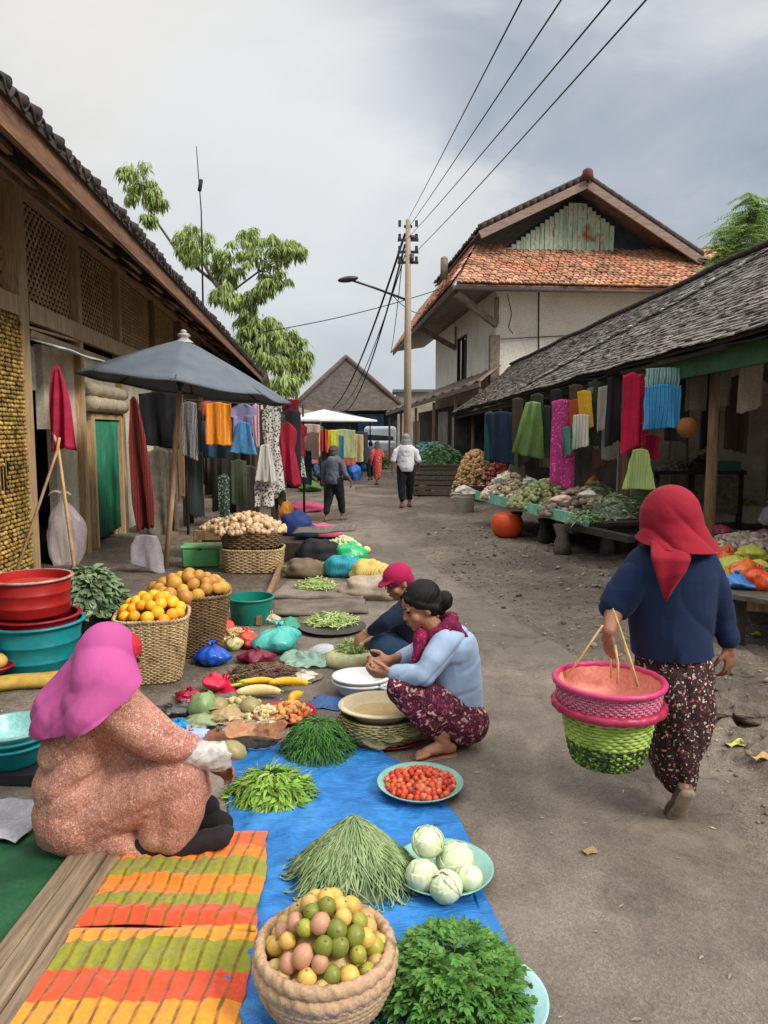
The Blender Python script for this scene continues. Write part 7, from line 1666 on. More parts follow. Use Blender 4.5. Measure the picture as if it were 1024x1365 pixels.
# ================================================================ people
def skinmat(n, c, c2):
    return mat(n, c, c2, s=8, w=.25, rough=.5, bump=.12, bs=160, bd=.001, grain=.04, spec=.4, sss=.08)
SKIN = skinmat('skin_warm_brown', sr(176, 126, 96), sr(156, 106, 80)); SKIND = skinmat('skin_deep_brown', sr(146, 100, 76), sr(126, 84, 62))
HAIR = mat('black_hair', sr(18, 15, 15), sr(11, 10, 10), s=3, rough=.6, spec=.25, bump=.7, bs=60, bd=.004, stretch=(6, 6, 1), grain=.1)
EYEM = mat('dark_eye', sr(26, 20, 18), sr(20, 16, 14), rough=.2)
def basis(f, up=(0, 0, 1)):
    f = V(f).normalized(); r = f.cross(V(up)).normalized(); u = r.cross(f).normalized(); return f, r, u
def bm(r, f, u): return Matrix((r, f, u)).transposed()
def head(m, c, f, up=(0, 0, 1), k=1.0, ears=True):
    c = V(c); f, r, u = basis(f, up); M = bm(r, f, u); E_ = lambda a, b, d, rr: m.ell(c+(f*a+r*b+u*d)*k, tuple(x*k for x in rr), M, 18, 12)
    E_(-.008, 0, .022, (.077, .094, .092)); E_(.022, 0, -.035, (.062, .066, .075)); E_(.05, 0, -.075, (.036, .038, .034))
    E_(.072, 0, -.098, (.020, .018, .016)); E_(.085, 0, -.064, (.024, .014, .012)); E_(.083, 0, -.052, (.022, .014, .008))
    for s in (-1, 1):
        E_(.060, s*.038, -.03, (.026, .024, .028)); E_(.078, s*.030, .022, (.024, .012, .009))
        if ears: E_(-.005, s*.077, -.012, (.010, .018, .032))
    m.chain([c+(f*.081+u*.012)*k, c+(f*.093-u*.014)*k, c+(f*.101-u*.028)*k], [.008*k, .0095*k, .0105*k], 10)
    E_(.088, .012, -.031, (.008, .01, .007)); E_(.088, -.012, -.031, (.008, .01, .007))
def face_bits(parent, c, f, up=(0, 0, 1), k=1.0, closed=False):
    f, r, u = basis(f, up); M = bm(r, f, u)
    for s in (-1, 1):
        m = MB(); m.ell(V(c)+(f*.080+r*s*.031+u*.004)*k, (.014*k, .009*k, (.003 if closed else .006)*k), M, 12, 8); obj('eye', m, EYEM, parent)
        m = MB(); m.chain([V(c)+(f*.090+r*s*.016+u*.026)*k, V(c)+(f*.087+r*s*.034+u*.031)*k, V(c)+(f*.074+r*s*.050+u*.024)*k], [.003*k, .0035*k, .002*k], 6); obj('eyebrow', m, HAIR, parent)
    m = MB(); m.ell(V(c)+(f*.0985-u*.058)*k, (.020*k, .004*k, .0055*k), M, 12, 8); obj('lips', m, mat('lip_rose', sr(150, 84, 74), sr(130, 70, 62), rough=.45), parent)
def hand(m, w, d, pn, side, curl=.5, k=1.0, spread=.12, thumb_in=.3):
    """w wrist, d towards the fingers, pn the way the palm faces, side the thumb side"""
    w = V(w); d = V(d).normalized(); pn = (V(pn)-d*V(pn).dot(d)).normalized(); sd = d.cross(pn).normalized()
    if sd.dot(V(side)) < 0: sd = -sd
    M = bm(sd, d, pn)
    m.chain([w, w+d*.025*k], [.024*k, .026*k], 10)
    m.ell(w+d*.052*k, (.040*k, .052*k, .017*k), M, 16, 10); m.ell(w+d*.03*k+sd*.02*k+pn*.008*k, (.018*k, .03*k, .014*k), M, 10, 8)
    for i, (o, L_) in enumerate(((.030, .072), (.010, .080), (-.010, .074), (-.029, .058))):
        p = w+(d*(.088-.006*abs(i-1.2))+sd*o)*k; a = curl*.5; dd = (d+sd*spread*(1-i*.7)).normalized(); pts = [p-dd*.015*k]; pts.append(p)
        for j, fr in enumerate((.42, .32, .26)):
            q = (dd*math.cos(a)+pn*math.sin(a)).normalized(); p = p+q*L_*fr*k; pts.append(p); a += curl*(.9 if j == 0 else .7)+.04*i
        m.chain(pts, [.0095*k, .0092*k, .0085*k, .0078*k, .0065*k], 10)
    t0 = w+(d*.022+sd*.026)*k; t1 = t0+(d*.55+sd*.75+pn*thumb_in).normalized()*.040*k; t2 = t1+(d*.85+sd*.25+pn*(thumb_in+.2)).normalized()*.032*k; t3 = t2+(d*.9+pn*(thumb_in+.5)).normalized()*.024*k
    m.chain([t0, t1, t2, t3], [.013*k, .0115*k, .010*k, .0075*k], 10)
def foot(m, ank, d, up=(0, 0, 1), k=1.0, heel_down=.07):
    ank = V(ank); d = V(d).normalized(); u = V(up); s = d.cross(u).normalized(); b = ank-u*heel_down*k
    m.chain([ank, b+u*.03*k-d*.02*k], [.034*k, .032*k]); m.chain([b+u*.028*k-d*.045*k, b+u*.035*k+d*.03*k], [.027*k, .030*k])
    M = bm(s, d, u); m.ell(b+u*.030*k+d*.06*k, (.036*k, .07*k, .026*k), M, 14, 10); m.ell(b+u*.018*k+d*.115*k, (.043*k, .045*k, .016*k), M, 14, 10); m.chain([ank-u*.02*k, b+u*.035*k+d*.09*k], [.033*k, .022*k])
    for i, o in enumerate((-.030, -.013, .003, .018, .031)):
        L_ = (.165, .162, .155, .146, .135)[i]; rr = (.0125, .0095, .009, .0085, .008)[i]
        m.chain([b+(u*.014+d*.12+s*o)*k, b+(u*.011+d*L_+s*o*1.08)*k], [rr*k, rr*.9*k], 8)
FL_PINK = mat_spots('rose_floral_cotton', sr(176, 122, 104), [sr(204, 168, 144), sr(150, 78, 70), sr(196, 158, 134), sr(186, 128, 106)], 120, .42, c2=sr(156, 94, 82), extra=sr(206, 176, 152), warp=1.2, sheen=.03)
FL_DK = mat_spots('dark_floral_batik', sr(44, 22, 28), [sr(222, 200, 180), sr(196, 150, 136), sr(210, 190, 170), sr(170, 90, 84)], 52, .30, c2=sr(36, 20, 24), extra=sr(120, 62, 56), warp=.8)
FL_MAR = mat_spots('maroon_rose_print', sr(96, 20, 54), [sr(196, 150, 150), sr(150, 60, 84), sr(206, 170, 160)], 26, .34, c2=sr(60, 14, 34), extra=sr(150, 96, 100), warp=1.4)
def cloth(n, c, c2=None, wv=500, **k):
    return mat(n, c, c2 or tuple(x*.8 for x in c), s=4, w=.25, rough=.85, bump=.35, bs=16, bd=.012, grain=.03, sheen=.04, spec=.2, **k)
PINKH = cloth('orchid_pink_voile', sr(190, 88, 148), sr(170, 72, 130)); REDH = cloth('crimson_voile', sr(148, 26, 44), sr(128, 20, 38)); NAVY = cloth('navy_jersey', sr(26, 42, 74), sr(18, 32, 58)); LBLUE = mat_stripes('pale_blue_stripe', [sr(162, 190, 220), sr(184, 206, 230), sr(150, 178, 212)], 60, 'Z', .8, 0) if False else cloth('pale_blue_cotton', sr(170, 188, 212), sr(150, 172, 200))
BLK = cloth('black_knit', sr(36, 32, 34), sr(24, 22, 24))
def crs(t, k=3.0): return -(1-abs(math.sin(t)))**k
def wrinkle(amp, seed=0, f=9, st=(1, 1, 1), off=.003):
    def g(p, n):
        w = nz(p.x*3+seed, p.y*3, p.z*3)*1.2
        a = nz(p.x*f*st[0]+w+seed, p.y*f*st[1], p.z*f*st[2]+w)
        b = nz(p.x*f*2.3*st[0]+w, p.y*f*2.3*st[1]+seed, p.z*f*2.3*st[2])
        return off+amp*((.28-abs(a))*1.6+(.2-abs(b))*.45)
    return g
# ---------------------------------------------------------------- A: seller in pink scarf
A = thing('person', 'person in an orchid pink headscarf and rose floral dress sitting low', 'person', P(150, 1120))
A0 = A.location.copy()
def world_child(root):
    """parts are modelled in world space; hang them under their person without moving them"""
    for o in kids(root):
        if o.get('_w'): continue
        o.matrix_parent_inverse = Matrix.Translation(-root.location); o['_w'] = 1
        for c in kids(o): pass
Y = 3.0
hc_ = Q(157, 876, Y); fa = V((.93, .30, -.22))
m = MB(); head(m, hc_, fa, ears=False, k=1.0)
m.chain([hc_-V((.02, 0, .08)), Q(150, 930, Y)], [.055, .06])
m.chain([Q(150, 935, Y), Q(118, 1010, Y), Q(115, 1085, Y)], [.12, .15, .17], 18)
shA, shB = Q(160, 945, 2.84), Q(148, 945, 3.16); elA, elB = Q(212, 982, 2.80), Q(215, 985, 3.12); wrA, wrB = Q(268, 1006, 2.84), Q(276, 1016, 3.02)
m.chain([Q(150, 940, Y), shA, elA, wrA], [.09, .055, .042, .026]); m.chain([Q(150, 940, Y), shB, elB, wrB], [.09, .055, .042, .026])
hand(m, wrA, V((.75, .25, -.25)), V((.1, .6, -.75)), V((0, .4, 1)), .75, 1.0); hand(m, wrB, V((.8, -.05, -.35)), V((0, -.9, -.2)), V((.1, 0, 1)), .7, 1.0)
knA, knB = Q(240, 1030, 2.86), Q(258, 1045, 3.10); anA, anB = Q(205, 1118, 2.86), Q(262, 1098, 3.08)
m.chain([Q(125, 1085, 2.92), knA, anA], [.13, .07, .045]); m.chain([Q(120, 1085, 3.08), knB, anB], [.13, .07, .045])
m.chain([anA, Q(270, 1120, 2.86)], [.04, .03]); m.chain([anB, Q(292, 1100, 3.06)], [.04, .03])
remesh('body', m, SKIND, A, .006, 2)
face_bits(A, hc_, fa)
m = MB()
m.ell(Q(114, 1075, 3.0), (.195, .235, .175)); m.ell(Q(114, 1015, 3.0), (.176, .20, .24)); m.ell(Q(112, 1042, 3.0), (.188, .22, .20)); m.ell(Q(130, 960, 3.0), (.155, .18, .16)); m.chain([Q(165, 960, 3.0), Q(175, 1010, 3.0), Q(190, 1040, 3.0)], [.12, .13, .12]); m.chain([Q(145, 940, 2.86), Q(135, 940, 3.14)], [.10, .10])
m.chain([Q(160, 948, 2.86), Q(212, 984, 2.82), Q(266, 1004, 2.85)], [.10, .078, .048], 18); m.chain([Q(150, 948, 3.14), Q(213, 986, 3.12), Q(268, 1012, 3.03)], [.09, .072, .045], 16)
m.chain([Q(135, 1075, 2.92), Q(190, 1055, 2.88), Q(240, 1030, 2.86)], [.135, .115, .10], 18); m.chain([Q(130, 1080, 3.08), Q(252, 1040, 3.08)], [.15, .095], 16)
m.chain([Q(240, 1032, 2.86), Q(244, 1078, 2.85), Q(232, 1112, 2.85)], [.10, .085, .072], 16); m.chain([Q(225, 1050, 2.88), Q(210, 1110, 2.86)], [.09, .07], 14); m.chain([Q(252, 1042, 3.08), Q(262, 1085, 3.07)], [.085, .07], 14)
m.chain([Q(95, 1105, 3.0), Q(160, 1118, 2.88), Q(190, 1135, 2.84)], [.13, .075, .03], 16); m.chain([Q(170, 1100, 2.95), Q(215, 1112, 2.95)], [.09, .07], 14)
def foldA(p, n):
    g = wrinkle(.0055, 3, 5, (1, 1, 1), .005)(p, n)
    # drag lines running from the hip to the knee
    t = p.z*1.0-p.x*.55; w = crs(t*25+1.4*nz(p.x*3, p.y*3, p.z*3), 1.8); t2 = p.z*.95+p.x*.35; w2 = crs(t2*24+1.6*nz(p.x*2.5, p.y*3, p.z*2.5), 1.8)
    return g+.004+.019*w*max(0, 1-abs(p.z-.34)/.32)*max(0, .5+nz(p.x*4, p.y*2, p.z*4))*1.6+.009*w2*max(0, min(1, (p.z-.4)*5))*max(0, .4+nz(p.x*4, p.y*2+3, p.z*4))*1.6
remesh('dress', m, FL_PINK, A, .0095, 16, foldA)
m = MB(); m.ell(hc_+V((-.036, -.01, .026)), (.112, .108, .116), None, 24, 16); m.ell(hc_+V((-.06, -.01, .0)), (.105, .108, .115), None, 20, 14); m.chain([hc_+V((-.05, -.02, -.01)), Q(138, 908, 2.88)], [.108, .118], 22); m.chain([hc_+V((-.03, -.02, -.03)), Q(157, 915, 2.87)], [.090, .095], 20); m.chain([hc_+V((-.07, 0, -.02)), Q(100, 935, 3.0)], [.10, .13], 20); m.chain([hc_+V((-.04, 0, -.02)), Q(138, 915, 3.0), Q(112, 955, 3.0)], [.112, .15, .20], 24); m.ell(Q(132, 950, 3.0), (.20, .235, .17), None, 24, 16); m.chain([Q(130, 920, 3.0), Q(82, 965, 3.0), Q(62, 1000, 3.0)], [.15, .11, .09], 20)
m.chain([Q(166, 900, 2.97), Q(172, 915, 3.0)], [.062, .08]); m.chain([Q(160, 925, 2.90), Q(165, 960, 2.86)], [.10, .12], 18); m.chain([Q(152, 918, 2.84), Q(138, 955, 2.82)], [.105, .14], 18); m.chain([Q(168, 925, 2.82), Q(165, 960, 2.80)], [.075, .11], 18)
def foldH(p, n):
    q = p-hc_; t = q.z*.75-q.x*.66+q.y*.35; w = crs(t*27+.7*nz(p.x*3, p.y*2, p.z*3), 2.0)
    return .006+.010*w*min(1, max(0, -q.z+.04)/.14)*max(0, .8+.6*nz(p.x*4, p.y*4, p.z*4))+wrinkle(.002, 8, 6)(p, n)
cA = Q(50, 978, 2.9); cB = Q(182, 906, 2.86); nC = (cB-cA).cross(V((0, 1, .35))).normalized()
if nC.z > 0: nC = -nC
m.ell(Q(130, 928, 2.92), (.13, .17, .10), (0, -.5, 0), 20, 14)
remesh('headscarf', m, PINKH, A, .0065, 18, foldH, cut=[(cA, nC)])
m = MB(); m.ell(hc_+V((.004, .004, .036)), (.096, .080, .078)); remesh('under_cap', m, mat('red_cap', sr(206, 40, 60), sr(176, 26, 46)), A, .006, 2)
m = MB(); m.chain([Q(185, 1128, 2.84), Q(240, 1130, 2.83), Q(296, 1117, 2.84)], [.032, .036, .036], 14); m.chain([Q(270, 1120, 2.85), Q(302, 1110, 2.85)], [.038, .030]); remesh('shoe', m, cloth('black_shoe', sr(44, 38, 40)), A, .008, 3, wrinkle(.004, 2, 20))
m = MB(); m.chain([Q(268, 1090, 3.06), Q(296, 1098, 3.04)], [.055, .045], 14); m.chain([Q(262, 1078, 3.06), Q(278, 1075, 3.06)], [.055, .045]); remesh('shoe', m, BLK, A, .008, 3, wrinkle(.005, 5, 20))
m = MB(); m.chain([wrA-V((.06, 0, -.02)), wrA+V((.0, 0, 0)), wrA+V((.075, .02, -.025))], [.052, .050, .046], 14); m.chain([wrA+V((.03, 0, .0)), wrA+V((.10, .02, -.0))], [.045, .040])
remesh('plastic_cuff', m, mat('clear_white_film', sr(226, 222, 216), sr(206, 200, 192), s=8, rough=.25, alpha=.72, bump=.8, bs=26, bd=.01, spec=.6), A, .006, 2, wrinkle(.010, 6, 22))
world_child(A)
m = MB(); m.ell(wrA+V((.125, .03, .005)), (.055, .045, .035), (.2, .5, .4), 18, 12, fn=lambda p: 1+.08*nz(p.x*3, p.y*3, p.z*3))
single('turnip', m, JIC, 'pale green vegetable held in the gloved hands of the pink scarfed seller', 'vegetable')
# ---------------------------------------------------------------- B: seller in pale blue
B = thing('person', 'person in a pale blue shirt and maroon floral trousers squatting beside the cream basin', 'person', P(590, 1000))
Y = 3.95; hc_ = Q(560, 806, Y); fb = V((-.88, -.30, -.42))
m = MB(); head(m, hc_, fb, k=1.06)
m.chain([hc_+V((.03, .0, -.07)), Q(592, 852, Y)], [.05, .055]); m.chain([Q(600, 860, Y), Q(606, 905, Y), Q(610, 950, Y)], [.085, .10, .10], 18)
hA, hB = Q(590, 856, 3.84), Q(580, 856, 4.08); eA, eB = Q(566, 898, 3.76), Q(548, 872, 4.12); wA, wB = Q(523, 896, 3.84), Q(520, 880, 3.98)
m.chain([Q(598, 862, Y), hA, eA, wA], [.07, .045, .036, .026]); m.chain([Q(598, 862, Y), hB, eB, wB], [.07, .045, .036, .026])
hand(m, wA, V((-.95, .0, -.12)), V((.1, .6, .5)), V((0, .2, 1)), .7, 1.0); hand(m, wB, V((-.9, -.15, -.2)), V((0, -.7, .6)), V((0, -.2, 1)), .9, 1.0)
kA, kB = Q(537, 917, 3.82), Q(545, 910, 4.02); aA, aB = Q(592, 978, 3.80), Q(572, 970, 3.98)
m.chain([Q(612, 955, 3.92), kA, aA], [.09, .055, .036]); m.chain([Q(610, 955, 4.0), kB, aB], [.09, .055, .036])
aA.z = .085; aB.z = .085
m.chain([kA.lerp(aA, .6), aA], [.045, .034]); m.chain([kB.lerp(aB, .6), aB], [.045, .034])
foot(m, aA, V((-1, -.35, 0))); foot(m, aB, V((-1, -.25, 0)))
remesh('body', m, SKIN, B, .005, 2); face_bits(B, hc_, fb, k=1.06, closed=True)
f_, r_, u_ = basis(fb); M_ = bm(r_, f_, u_)
m = MB(); m.ell(hc_-f_*.026+u_*.038, (.094, .106, .088), M_, 24, 16); m.ell(hc_-f_*.055-u_*.01, (.088, .072, .084), M_, 20, 14); m.ell(hc_-f_*.01+u_*.08, (.06, .08, .032), M_, 20, 14)
for s in (-1, 1): m.chain([hc_+f_*.062+u_*.07+r_*s*.03, hc_+f_*.02+u_*.03+r_*s*.078, hc_-f_*.05-u_*.03+r_*s*.07], [.018, .018, .03], 10)
m.chain([hc_-f_*.09-u_*.01, Q(588, 802, Y+.02)], [.045, .03]); m.ell(Q(593, 800, Y), (.043, .046, .052), None, 16, 12); m.ell(Q(588, 813, Y), (.026, .03, .03), None, 12, 8)
remesh('hair', m, HAIR, B, .006, 3, lambda p, n: .002+.0008*math.sin((p-hc_).dot(u_)*260+(p-hc_).dot(f_)*80+4*nz(p.x*12, p.y*12, p.z*12)))
m = MB(); m.ell(Q(604, 864, Y), (.125, .15, .13)); m.chain([Q(604, 868, Y), Q(609, 910, Y), Q(612, 950, Y)], [.135, .135, .130], 18); m.chain([Q(596, 858, 3.85), Q(592, 858, 4.06)], [.075, .075]); m.ell(Q(616, 953, Y), (.120, .170, .07)); m.chain([Q(600, 930, 3.92), Q(606, 955, 3.9)], [.10, .10])
m.chain([Q(594, 858, 3.85), Q(578, 880, 3.79), Q(565, 899, 3.77)], [.075, .066, .055], 16); m.chain([Q(565, 899, 3.77), Q(529, 899, 3.835)], [.058, .046], 16); m.chain([Q(585, 858, 4.08), Q(550, 874, 4.12), Q(536, 878, 4.06)], [.07, .06, .046], 14)
remesh('shirt', m, LBLUE, B, .008, 3, lambda p, n: wrinkle(.005, 12, 7)(p, n)+.011*crs(p.z*24-p.x*19+1.7*nz(p.x*4, p.y*4, p.z*4))*max(0, .5+nz(p.x*6, p.y*6, p.z*6))*1.5+.003)
m = MB(); m.chain([Q(620, 962, 3.9), Q(580, 940, 3.84), Q(540, 917, 3.82)], [.125, .11, .085], 18); m.chain([Q(614, 962, 4.0), Q(545, 912, 4.02)], [.12, .08], 16); m.chain([Q(538, 918, 3.82), Q(556, 942, 3.81), Q(576, 966, 3.81)], [.085, .075, .07], 16); m.chain([Q(546, 912, 4.02), Q(562, 955, 4.0)], [.08, .06], 14); m.ell(Q(616, 962, 3.95), (.10, .16, .085)); m.chain([Q(590, 955, 3.84), Q(612, 968, 3.86)], [.07, .065])
remesh('trousers', m, FL_MAR, B, .009, 3, wrinkle(.012, 22, 10))
SCF = mat_spots('magenta_scarf', sr(140, 18, 74), [sr(206, 60, 110), sr(90, 14, 50)], 60, .3, c2=sr(84, 14, 48))
m = MB()
ring = [V((math.cos(a)*.076+.0, math.sin(a)*.078, .02*math.cos(a*1.0)+.035*math.cos(a))) for a in [k*math.pi/8 for k in range(17)]]
nc = Q(584, 838, Y); m.chain([nc+p for p in ring], [.032]*17, 12); m.chain([nc+V((-.09, -.03, -.03)), Q(560, 852, 3.86), Q(555, 878, 3.84)], [.038, .032, .02], 12); m.chain([nc+V((-.08, .0, -.02)), Q(566, 860, 3.88), Q(560, 872, 3.85)], [.036, .034, .02]); m.chain([nc+V((.09, -.02, .0)), Q(608, 835, 3.9), Q(622, 852, 3.88)], [.034, .024, .012])
remesh('scarf', m, SCF, B, .006, 2, wrinkle(.010, 31, 18))
for k, (an, d) in enumerate(((aA, V((-1, -.35, 0)).normalized()), (aB, V((-1, -.25, 0)).normalized()))):
    m = MB(); s_ = V((-d.y, d.x, 0)); b = V((an.x, an.y, .006)); m.loft([(b-d*.075, s_*.03, V((0, 0, .006))), (b-d*.05, s_*.04, V((0, 0, .007))), (b+d*.05, s_*.042, V((0, 0, .007))), (b+d*.13, s_*.052, V((0, 0, .007))), (b+d*.175, s_*.034, V((0, 0, .006)))], 20); obj('flip_flop', m, mat('tan_rubber', sr(160, 110, 86), sr(130, 86, 66)), B)
world_child(B)
# ---------------------------------------------------------------- C: seller in a raspberry cap
Cc = thing('person', 'person in a raspberry cap and dark navy top crouching behind another seller', 'person', P(545, 880))
Y = 5.1; hc_ = Q(531, 775, Y); fc = V((-.85, -.42, -.45)); m = MB(); head(m, hc_, fc)
m.chain([hc_+V((.03, 0, -.07)), Q(548, 812, Y)], [.05, .055]); m.chain([Q(550, 815, Y), Q(558, 865, 5.15)], [.12, .14], 16)
w1_, w2_ = Q(492, 843, 4.98), Q(508, 852, 5.12); m.chain([Q(540, 812, 4.98), Q(515, 828, 4.92), w1_], [.05, .04, .026]); m.chain([Q(545, 812, 5.2), Q(525, 845, 5.2), w2_], [.05, .04, .026]); hand(m, w1_, V((-.8, .1, -.5)), V((.3, .4, -.6)), V((0, .6, .5)), .6); hand(m, w2_, V((-.9, 0, -.3)), V((0, -.6, -.5)), V((0, -.2, 1)), .6)
k1_ = Q(508, 862, 5.0); f1_ = Q(520, 880, 5.1); f1_.z = .08; m.chain([Q(560, 868, 5.15), k1_, f1_], [.1, .065, .04]); k2_ = Q(520, 852, 5.3); f2_ = Q(535, 872, 5.35); f2_.z = .08; m.chain([Q(560, 868, 5.2), k2_, f2_], [.1, .065, .04]); foot(m, f1_, V((-1, -.3, 0))); foot(m, f2_, V((-1, -.2, 0)))
remesh('body', m, SKIN, Cc, .007, 2); face_bits(Cc, hc_, fc)
f_, r_, u_ = basis(fc); M_ = bm(r_, f_, u_)
m = MB(); m.ell(hc_-f_*.010+u_*.045, (.093, .108, .085), M_, 24, 16); m.ell(hc_-f_*.055-u_*.0, (.085, .06, .085), M_, 20, 14); m.loft([(hc_+f_*.07+u_*.05, r_*.07, u_*.008), (hc_+f_*.115+u_*.045, r_*.06, u_*.006), (hc_+f_*.145+u_*.035, r_*.035, u_*.004)], 16)
remesh('cap', m, cloth('raspberry_cap', sr(176, 34, 84), sr(150, 24, 68)), Cc, .006, 2)
for s in (-1, 1):
    m = MB(); ps = [hc_+f_*.098+r_*s*.006+u_*.0, hc_+f_*.096+r_*s*.03-u_*.018, hc_+f_*.088+r_*s*.052+u_*.0, hc_+f_*.092+r_*s*.03+u_*.016, hc_+f_*.098+r_*s*.006+u_*.0]; m.tube(ps, .002, 5); m.tube([ps[2], hc_+r_*s*.08], .002, 5); obj('glasses', m, DKP, Cc)
m = MB(); m.ell(Q(549, 822, 5.1), (.15, .17, .13)); m.chain([Q(552, 830, 5.1), Q(560, 866, 5.15)], [.145, .15], 16); m.chain([Q(541, 812, 4.98), Q(515, 829, 4.92), Q(496, 841, 4.97)], [.068, .052, .036], 14); m.chain([Q(545, 812, 5.2), Q(525, 845, 5.2), Q(512, 851, 5.13)], [.066, .05, .035], 14)
remesh('top', m, cloth('ink_navy', sr(30, 42, 62), sr(22, 32, 50)), Cc, .01, 3, wrinkle(.01, 41, 9))
m = MB(); m.chain([Q(560, 868, 5.12), k1_, f1_+V((0, 0, .05))], [.12, .085, .055], 14); m.chain([Q(560, 868, 5.2), k2_, f2_+V((0, 0, .05))], [.12, .085, .055], 14); remesh('jeans', m, cloth('dark_denim', sr(46, 70, 96), sr(34, 52, 76)), Cc, .01, 3, wrinkle(.008, 44, 12))
world_child(Cc)
# ---------------------------------------------------------------- D: walking shopper
D_ = thing('person', 'person in a crimson headscarf and navy top walking away carrying a pink and green basket', 'person', P(905, 1095))
Y = 3.3; hc_ = Q(896, 692, Y); fd = V((.08, 1, -.05)); m = MB(); head(m, hc_, fd, ears=False)
m.chain([hc_-V((0, .02, .08)), Q(897, 742, Y)], [.05, .055]); m.chain([Q(897, 760, Y), Q(895, 820, Y), Q(897, 880, Y)], [.13, .13, .15], 18)
s1, s2 = Q(852, 757, Y), Q(944, 757, Y); e1, e2 = Q(820, 812, 3.24), Q(962, 822, 3.32); wl, wr_ = Q(812, 842, 3.12), Q(972, 862, 3.27)
m.chain([Q(897, 758, Y), s1+V((.02, 0, -.02)), e1, wl], [.085, .05, .045, .030]); m.chain([Q(897, 758, Y), s2+V((-.02, 0, -.02)), e2, wr_], [.085, .05, .038, .028])
hand(m, wl, V((.05, .0, -1)), V((.8, .3, 0)), V((.1, 1, 0)), .95, 1.0); hand(m, wr_, V((.12, .05, -1)), V((-.5, .8, 0)), V((-.8, -.3, 0)), .55, 1.0, .25)
r1, r2 = Q(905, 1052, 3.16), V((Q(892, 1000, 3.6).x, 3.62, .09))
m.chain([Q(885, 900, Y), Q(893, 990, 3.22), r1], [.12, .075, .036]); m.chain([Q(910, 900, 3.34), Q(905, 990, 3.45), r2], [.12, .075, .038])
hd = V((.06, .34, -.80)).normalized()   # the trailing foot hangs toe down
foot(m, r1, V((-.05, .42, -.80)), V((-.02, .85, .40)), 1.0, .06); foot(m, r2, V((-.05, 1, 0)))
remesh('body', m, SKIND, D_, .006, 2)
m = MB()
secs = [(898, 727, 30, .09), (897, 743, 54, .14), (896, 765, 60, .155), (894, 800, 58, .16), (894, 840, 55, .165), (896, 868, 54, .17), (897, 888, 54, .17)]
m.loft([(Q(u, v, Y), V((hw*.0033, 0, 0)), V((0, d, 0))) for u, v, hw, d in secs], 30)
m.chain([Q(862, 752, Y), Q(848, 770, 3.28), Q(821, 806, 3.25)], [.085, .088, .075], 18); m.chain([Q(934, 752, Y), Q(948, 775, 3.3), Q(962, 822, 3.32)], [.085, .075, .058], 18); m.chain([Q(962, 822, 3.32), Q(971, 852, 3.28)], [.058, .046], 16)
def foldD(p, n):
    t = (p.x-1.26)*1.0; return wrinkle(.006, 52, 5)(p, n)+.012*crs(p.x*11+p.z*5*(1 if t > 0 else -1)+1.8*nz(p.x*3, p.y*3, p.z*2.5))*max(0, .45+nz(p.x*4, p.y*4, p.z*3))*1.5+.010*crs(p.z*26-abs(t)*20+1.5*nz(p.x*4, p.y*4, p.z*4))*min(1, max(0, abs(t)-.12)*6)*max(0, .5+nz(p.x*6, p.y*4, p.z*6))
remesh('top', m, NAVY, D_, .009, 4, foldD, cut=[(Q(897, 884, 3.14), V((.03, 0, -1)))])
m = MB(); secs = [(897, 868, 47, .145), (898, 884, 48, .155), (899, 900, 49, .165), (904, 930, 46, .165), (906, 960, 40, .15), (902, 995, 34, .13), (900, 1020, 27, .105), (903, 1040, 21, .08), (906, 1050, 17, .07)]
m.loft([(Q(u, v, Y-.0006*(v-872)), V((hw*.0033, 0, 0)), V((0, d, 0))) for u, v, hw, d in secs], 30); m.chain([Q(880, 990, 3.3), Q(884, 1030, 3.34)], [.06, .035])
remesh('skirt', m, FL_DK, D_, .009, 3, lambda p, n: wrinkle(.012, 61, 6, (1.6, 1.6, .5))(p, n)+.012*crs(p.x*30+p.z*7+1.5*nz(p.x*4, p.y*4, p.z*3))*1.2+.004)
m = MB(); m.ell(Q(894, 690, 3.29), (.120, .13, .135), None, 28, 18)
m.loft([(Q(894, 676, 3.29), V((.115, 0, 0)), V((0, .115, 0))), (Q(896, 700, 3.28), V((.126, 0, 0)), V((0, .125, 0))), (Q(898, 716, 3.28), V((.150, 0, 0)), V((0, .148, 0))), (Q(898, 730, 3.28), V((.186, 0, 0)), V((0, .178, 0))), (Q(897, 745, 3.28), V((.222, 0, 0)), V((0, .20, 0))), (Q(897, 765, 3.28), V((.25, 0, 0)), V((0, .21, 0)))], 36)
def foldR(p, n):
    q = p-hc_; g = crs((q.x*.9+q.z*1.0)*19+1.8*nz(p.x*3, p.y*3, p.z*3), 2.6)*(1.1+nz(p.x*4, p.y*4, p.z*4))
    return .008+.012*g*min(1, max(0, .09-q.z)/.12)+wrinkle(.002, 71, 6)(p, n)
cL = Q(836, 729, 3.12); cR_ = Q(958, 739, 3.12); nR = (cR_-cL).cross(V((0, 1, .12))).normalized()
if nR.z > 0: nR = -nR
remesh('headscarf', m, REDH, D_, .0065, 8, foldR, cut=[(cL, nR)])
m = MB()     # pointed tail hanging down the back, doubled over at its right corner
tl_ = [(868, 706, 3.24), (868, 742, 3.105), (877, 772, 3.09), (883, 790, 3.10), (888, 801, 3.11)]; tr_ = [(914, 706, 3.22), (922, 746, 3.07), (916, 762, 3.065), (901, 783, 3.09), (889, 801, 3.11)]
def ftail(u, v):
    k = v*4; i = min(3, int(k)); f = k-i; a = Q(*tl_[i]).lerp(Q(*tl_[i+1]), f); b = Q(*tr_[i]).lerp(Q(*tr_[i+1]), f)
    p = a.lerp(b, u); p.y -= .012*math.sin(u*math.pi)+.010*math.sin(u*9+v*3)*(1-v)
    return p
m.slab(ftail, 24, 30, (0, .010, 0)); o = obj('scarf_tail', m, REDH, D_)
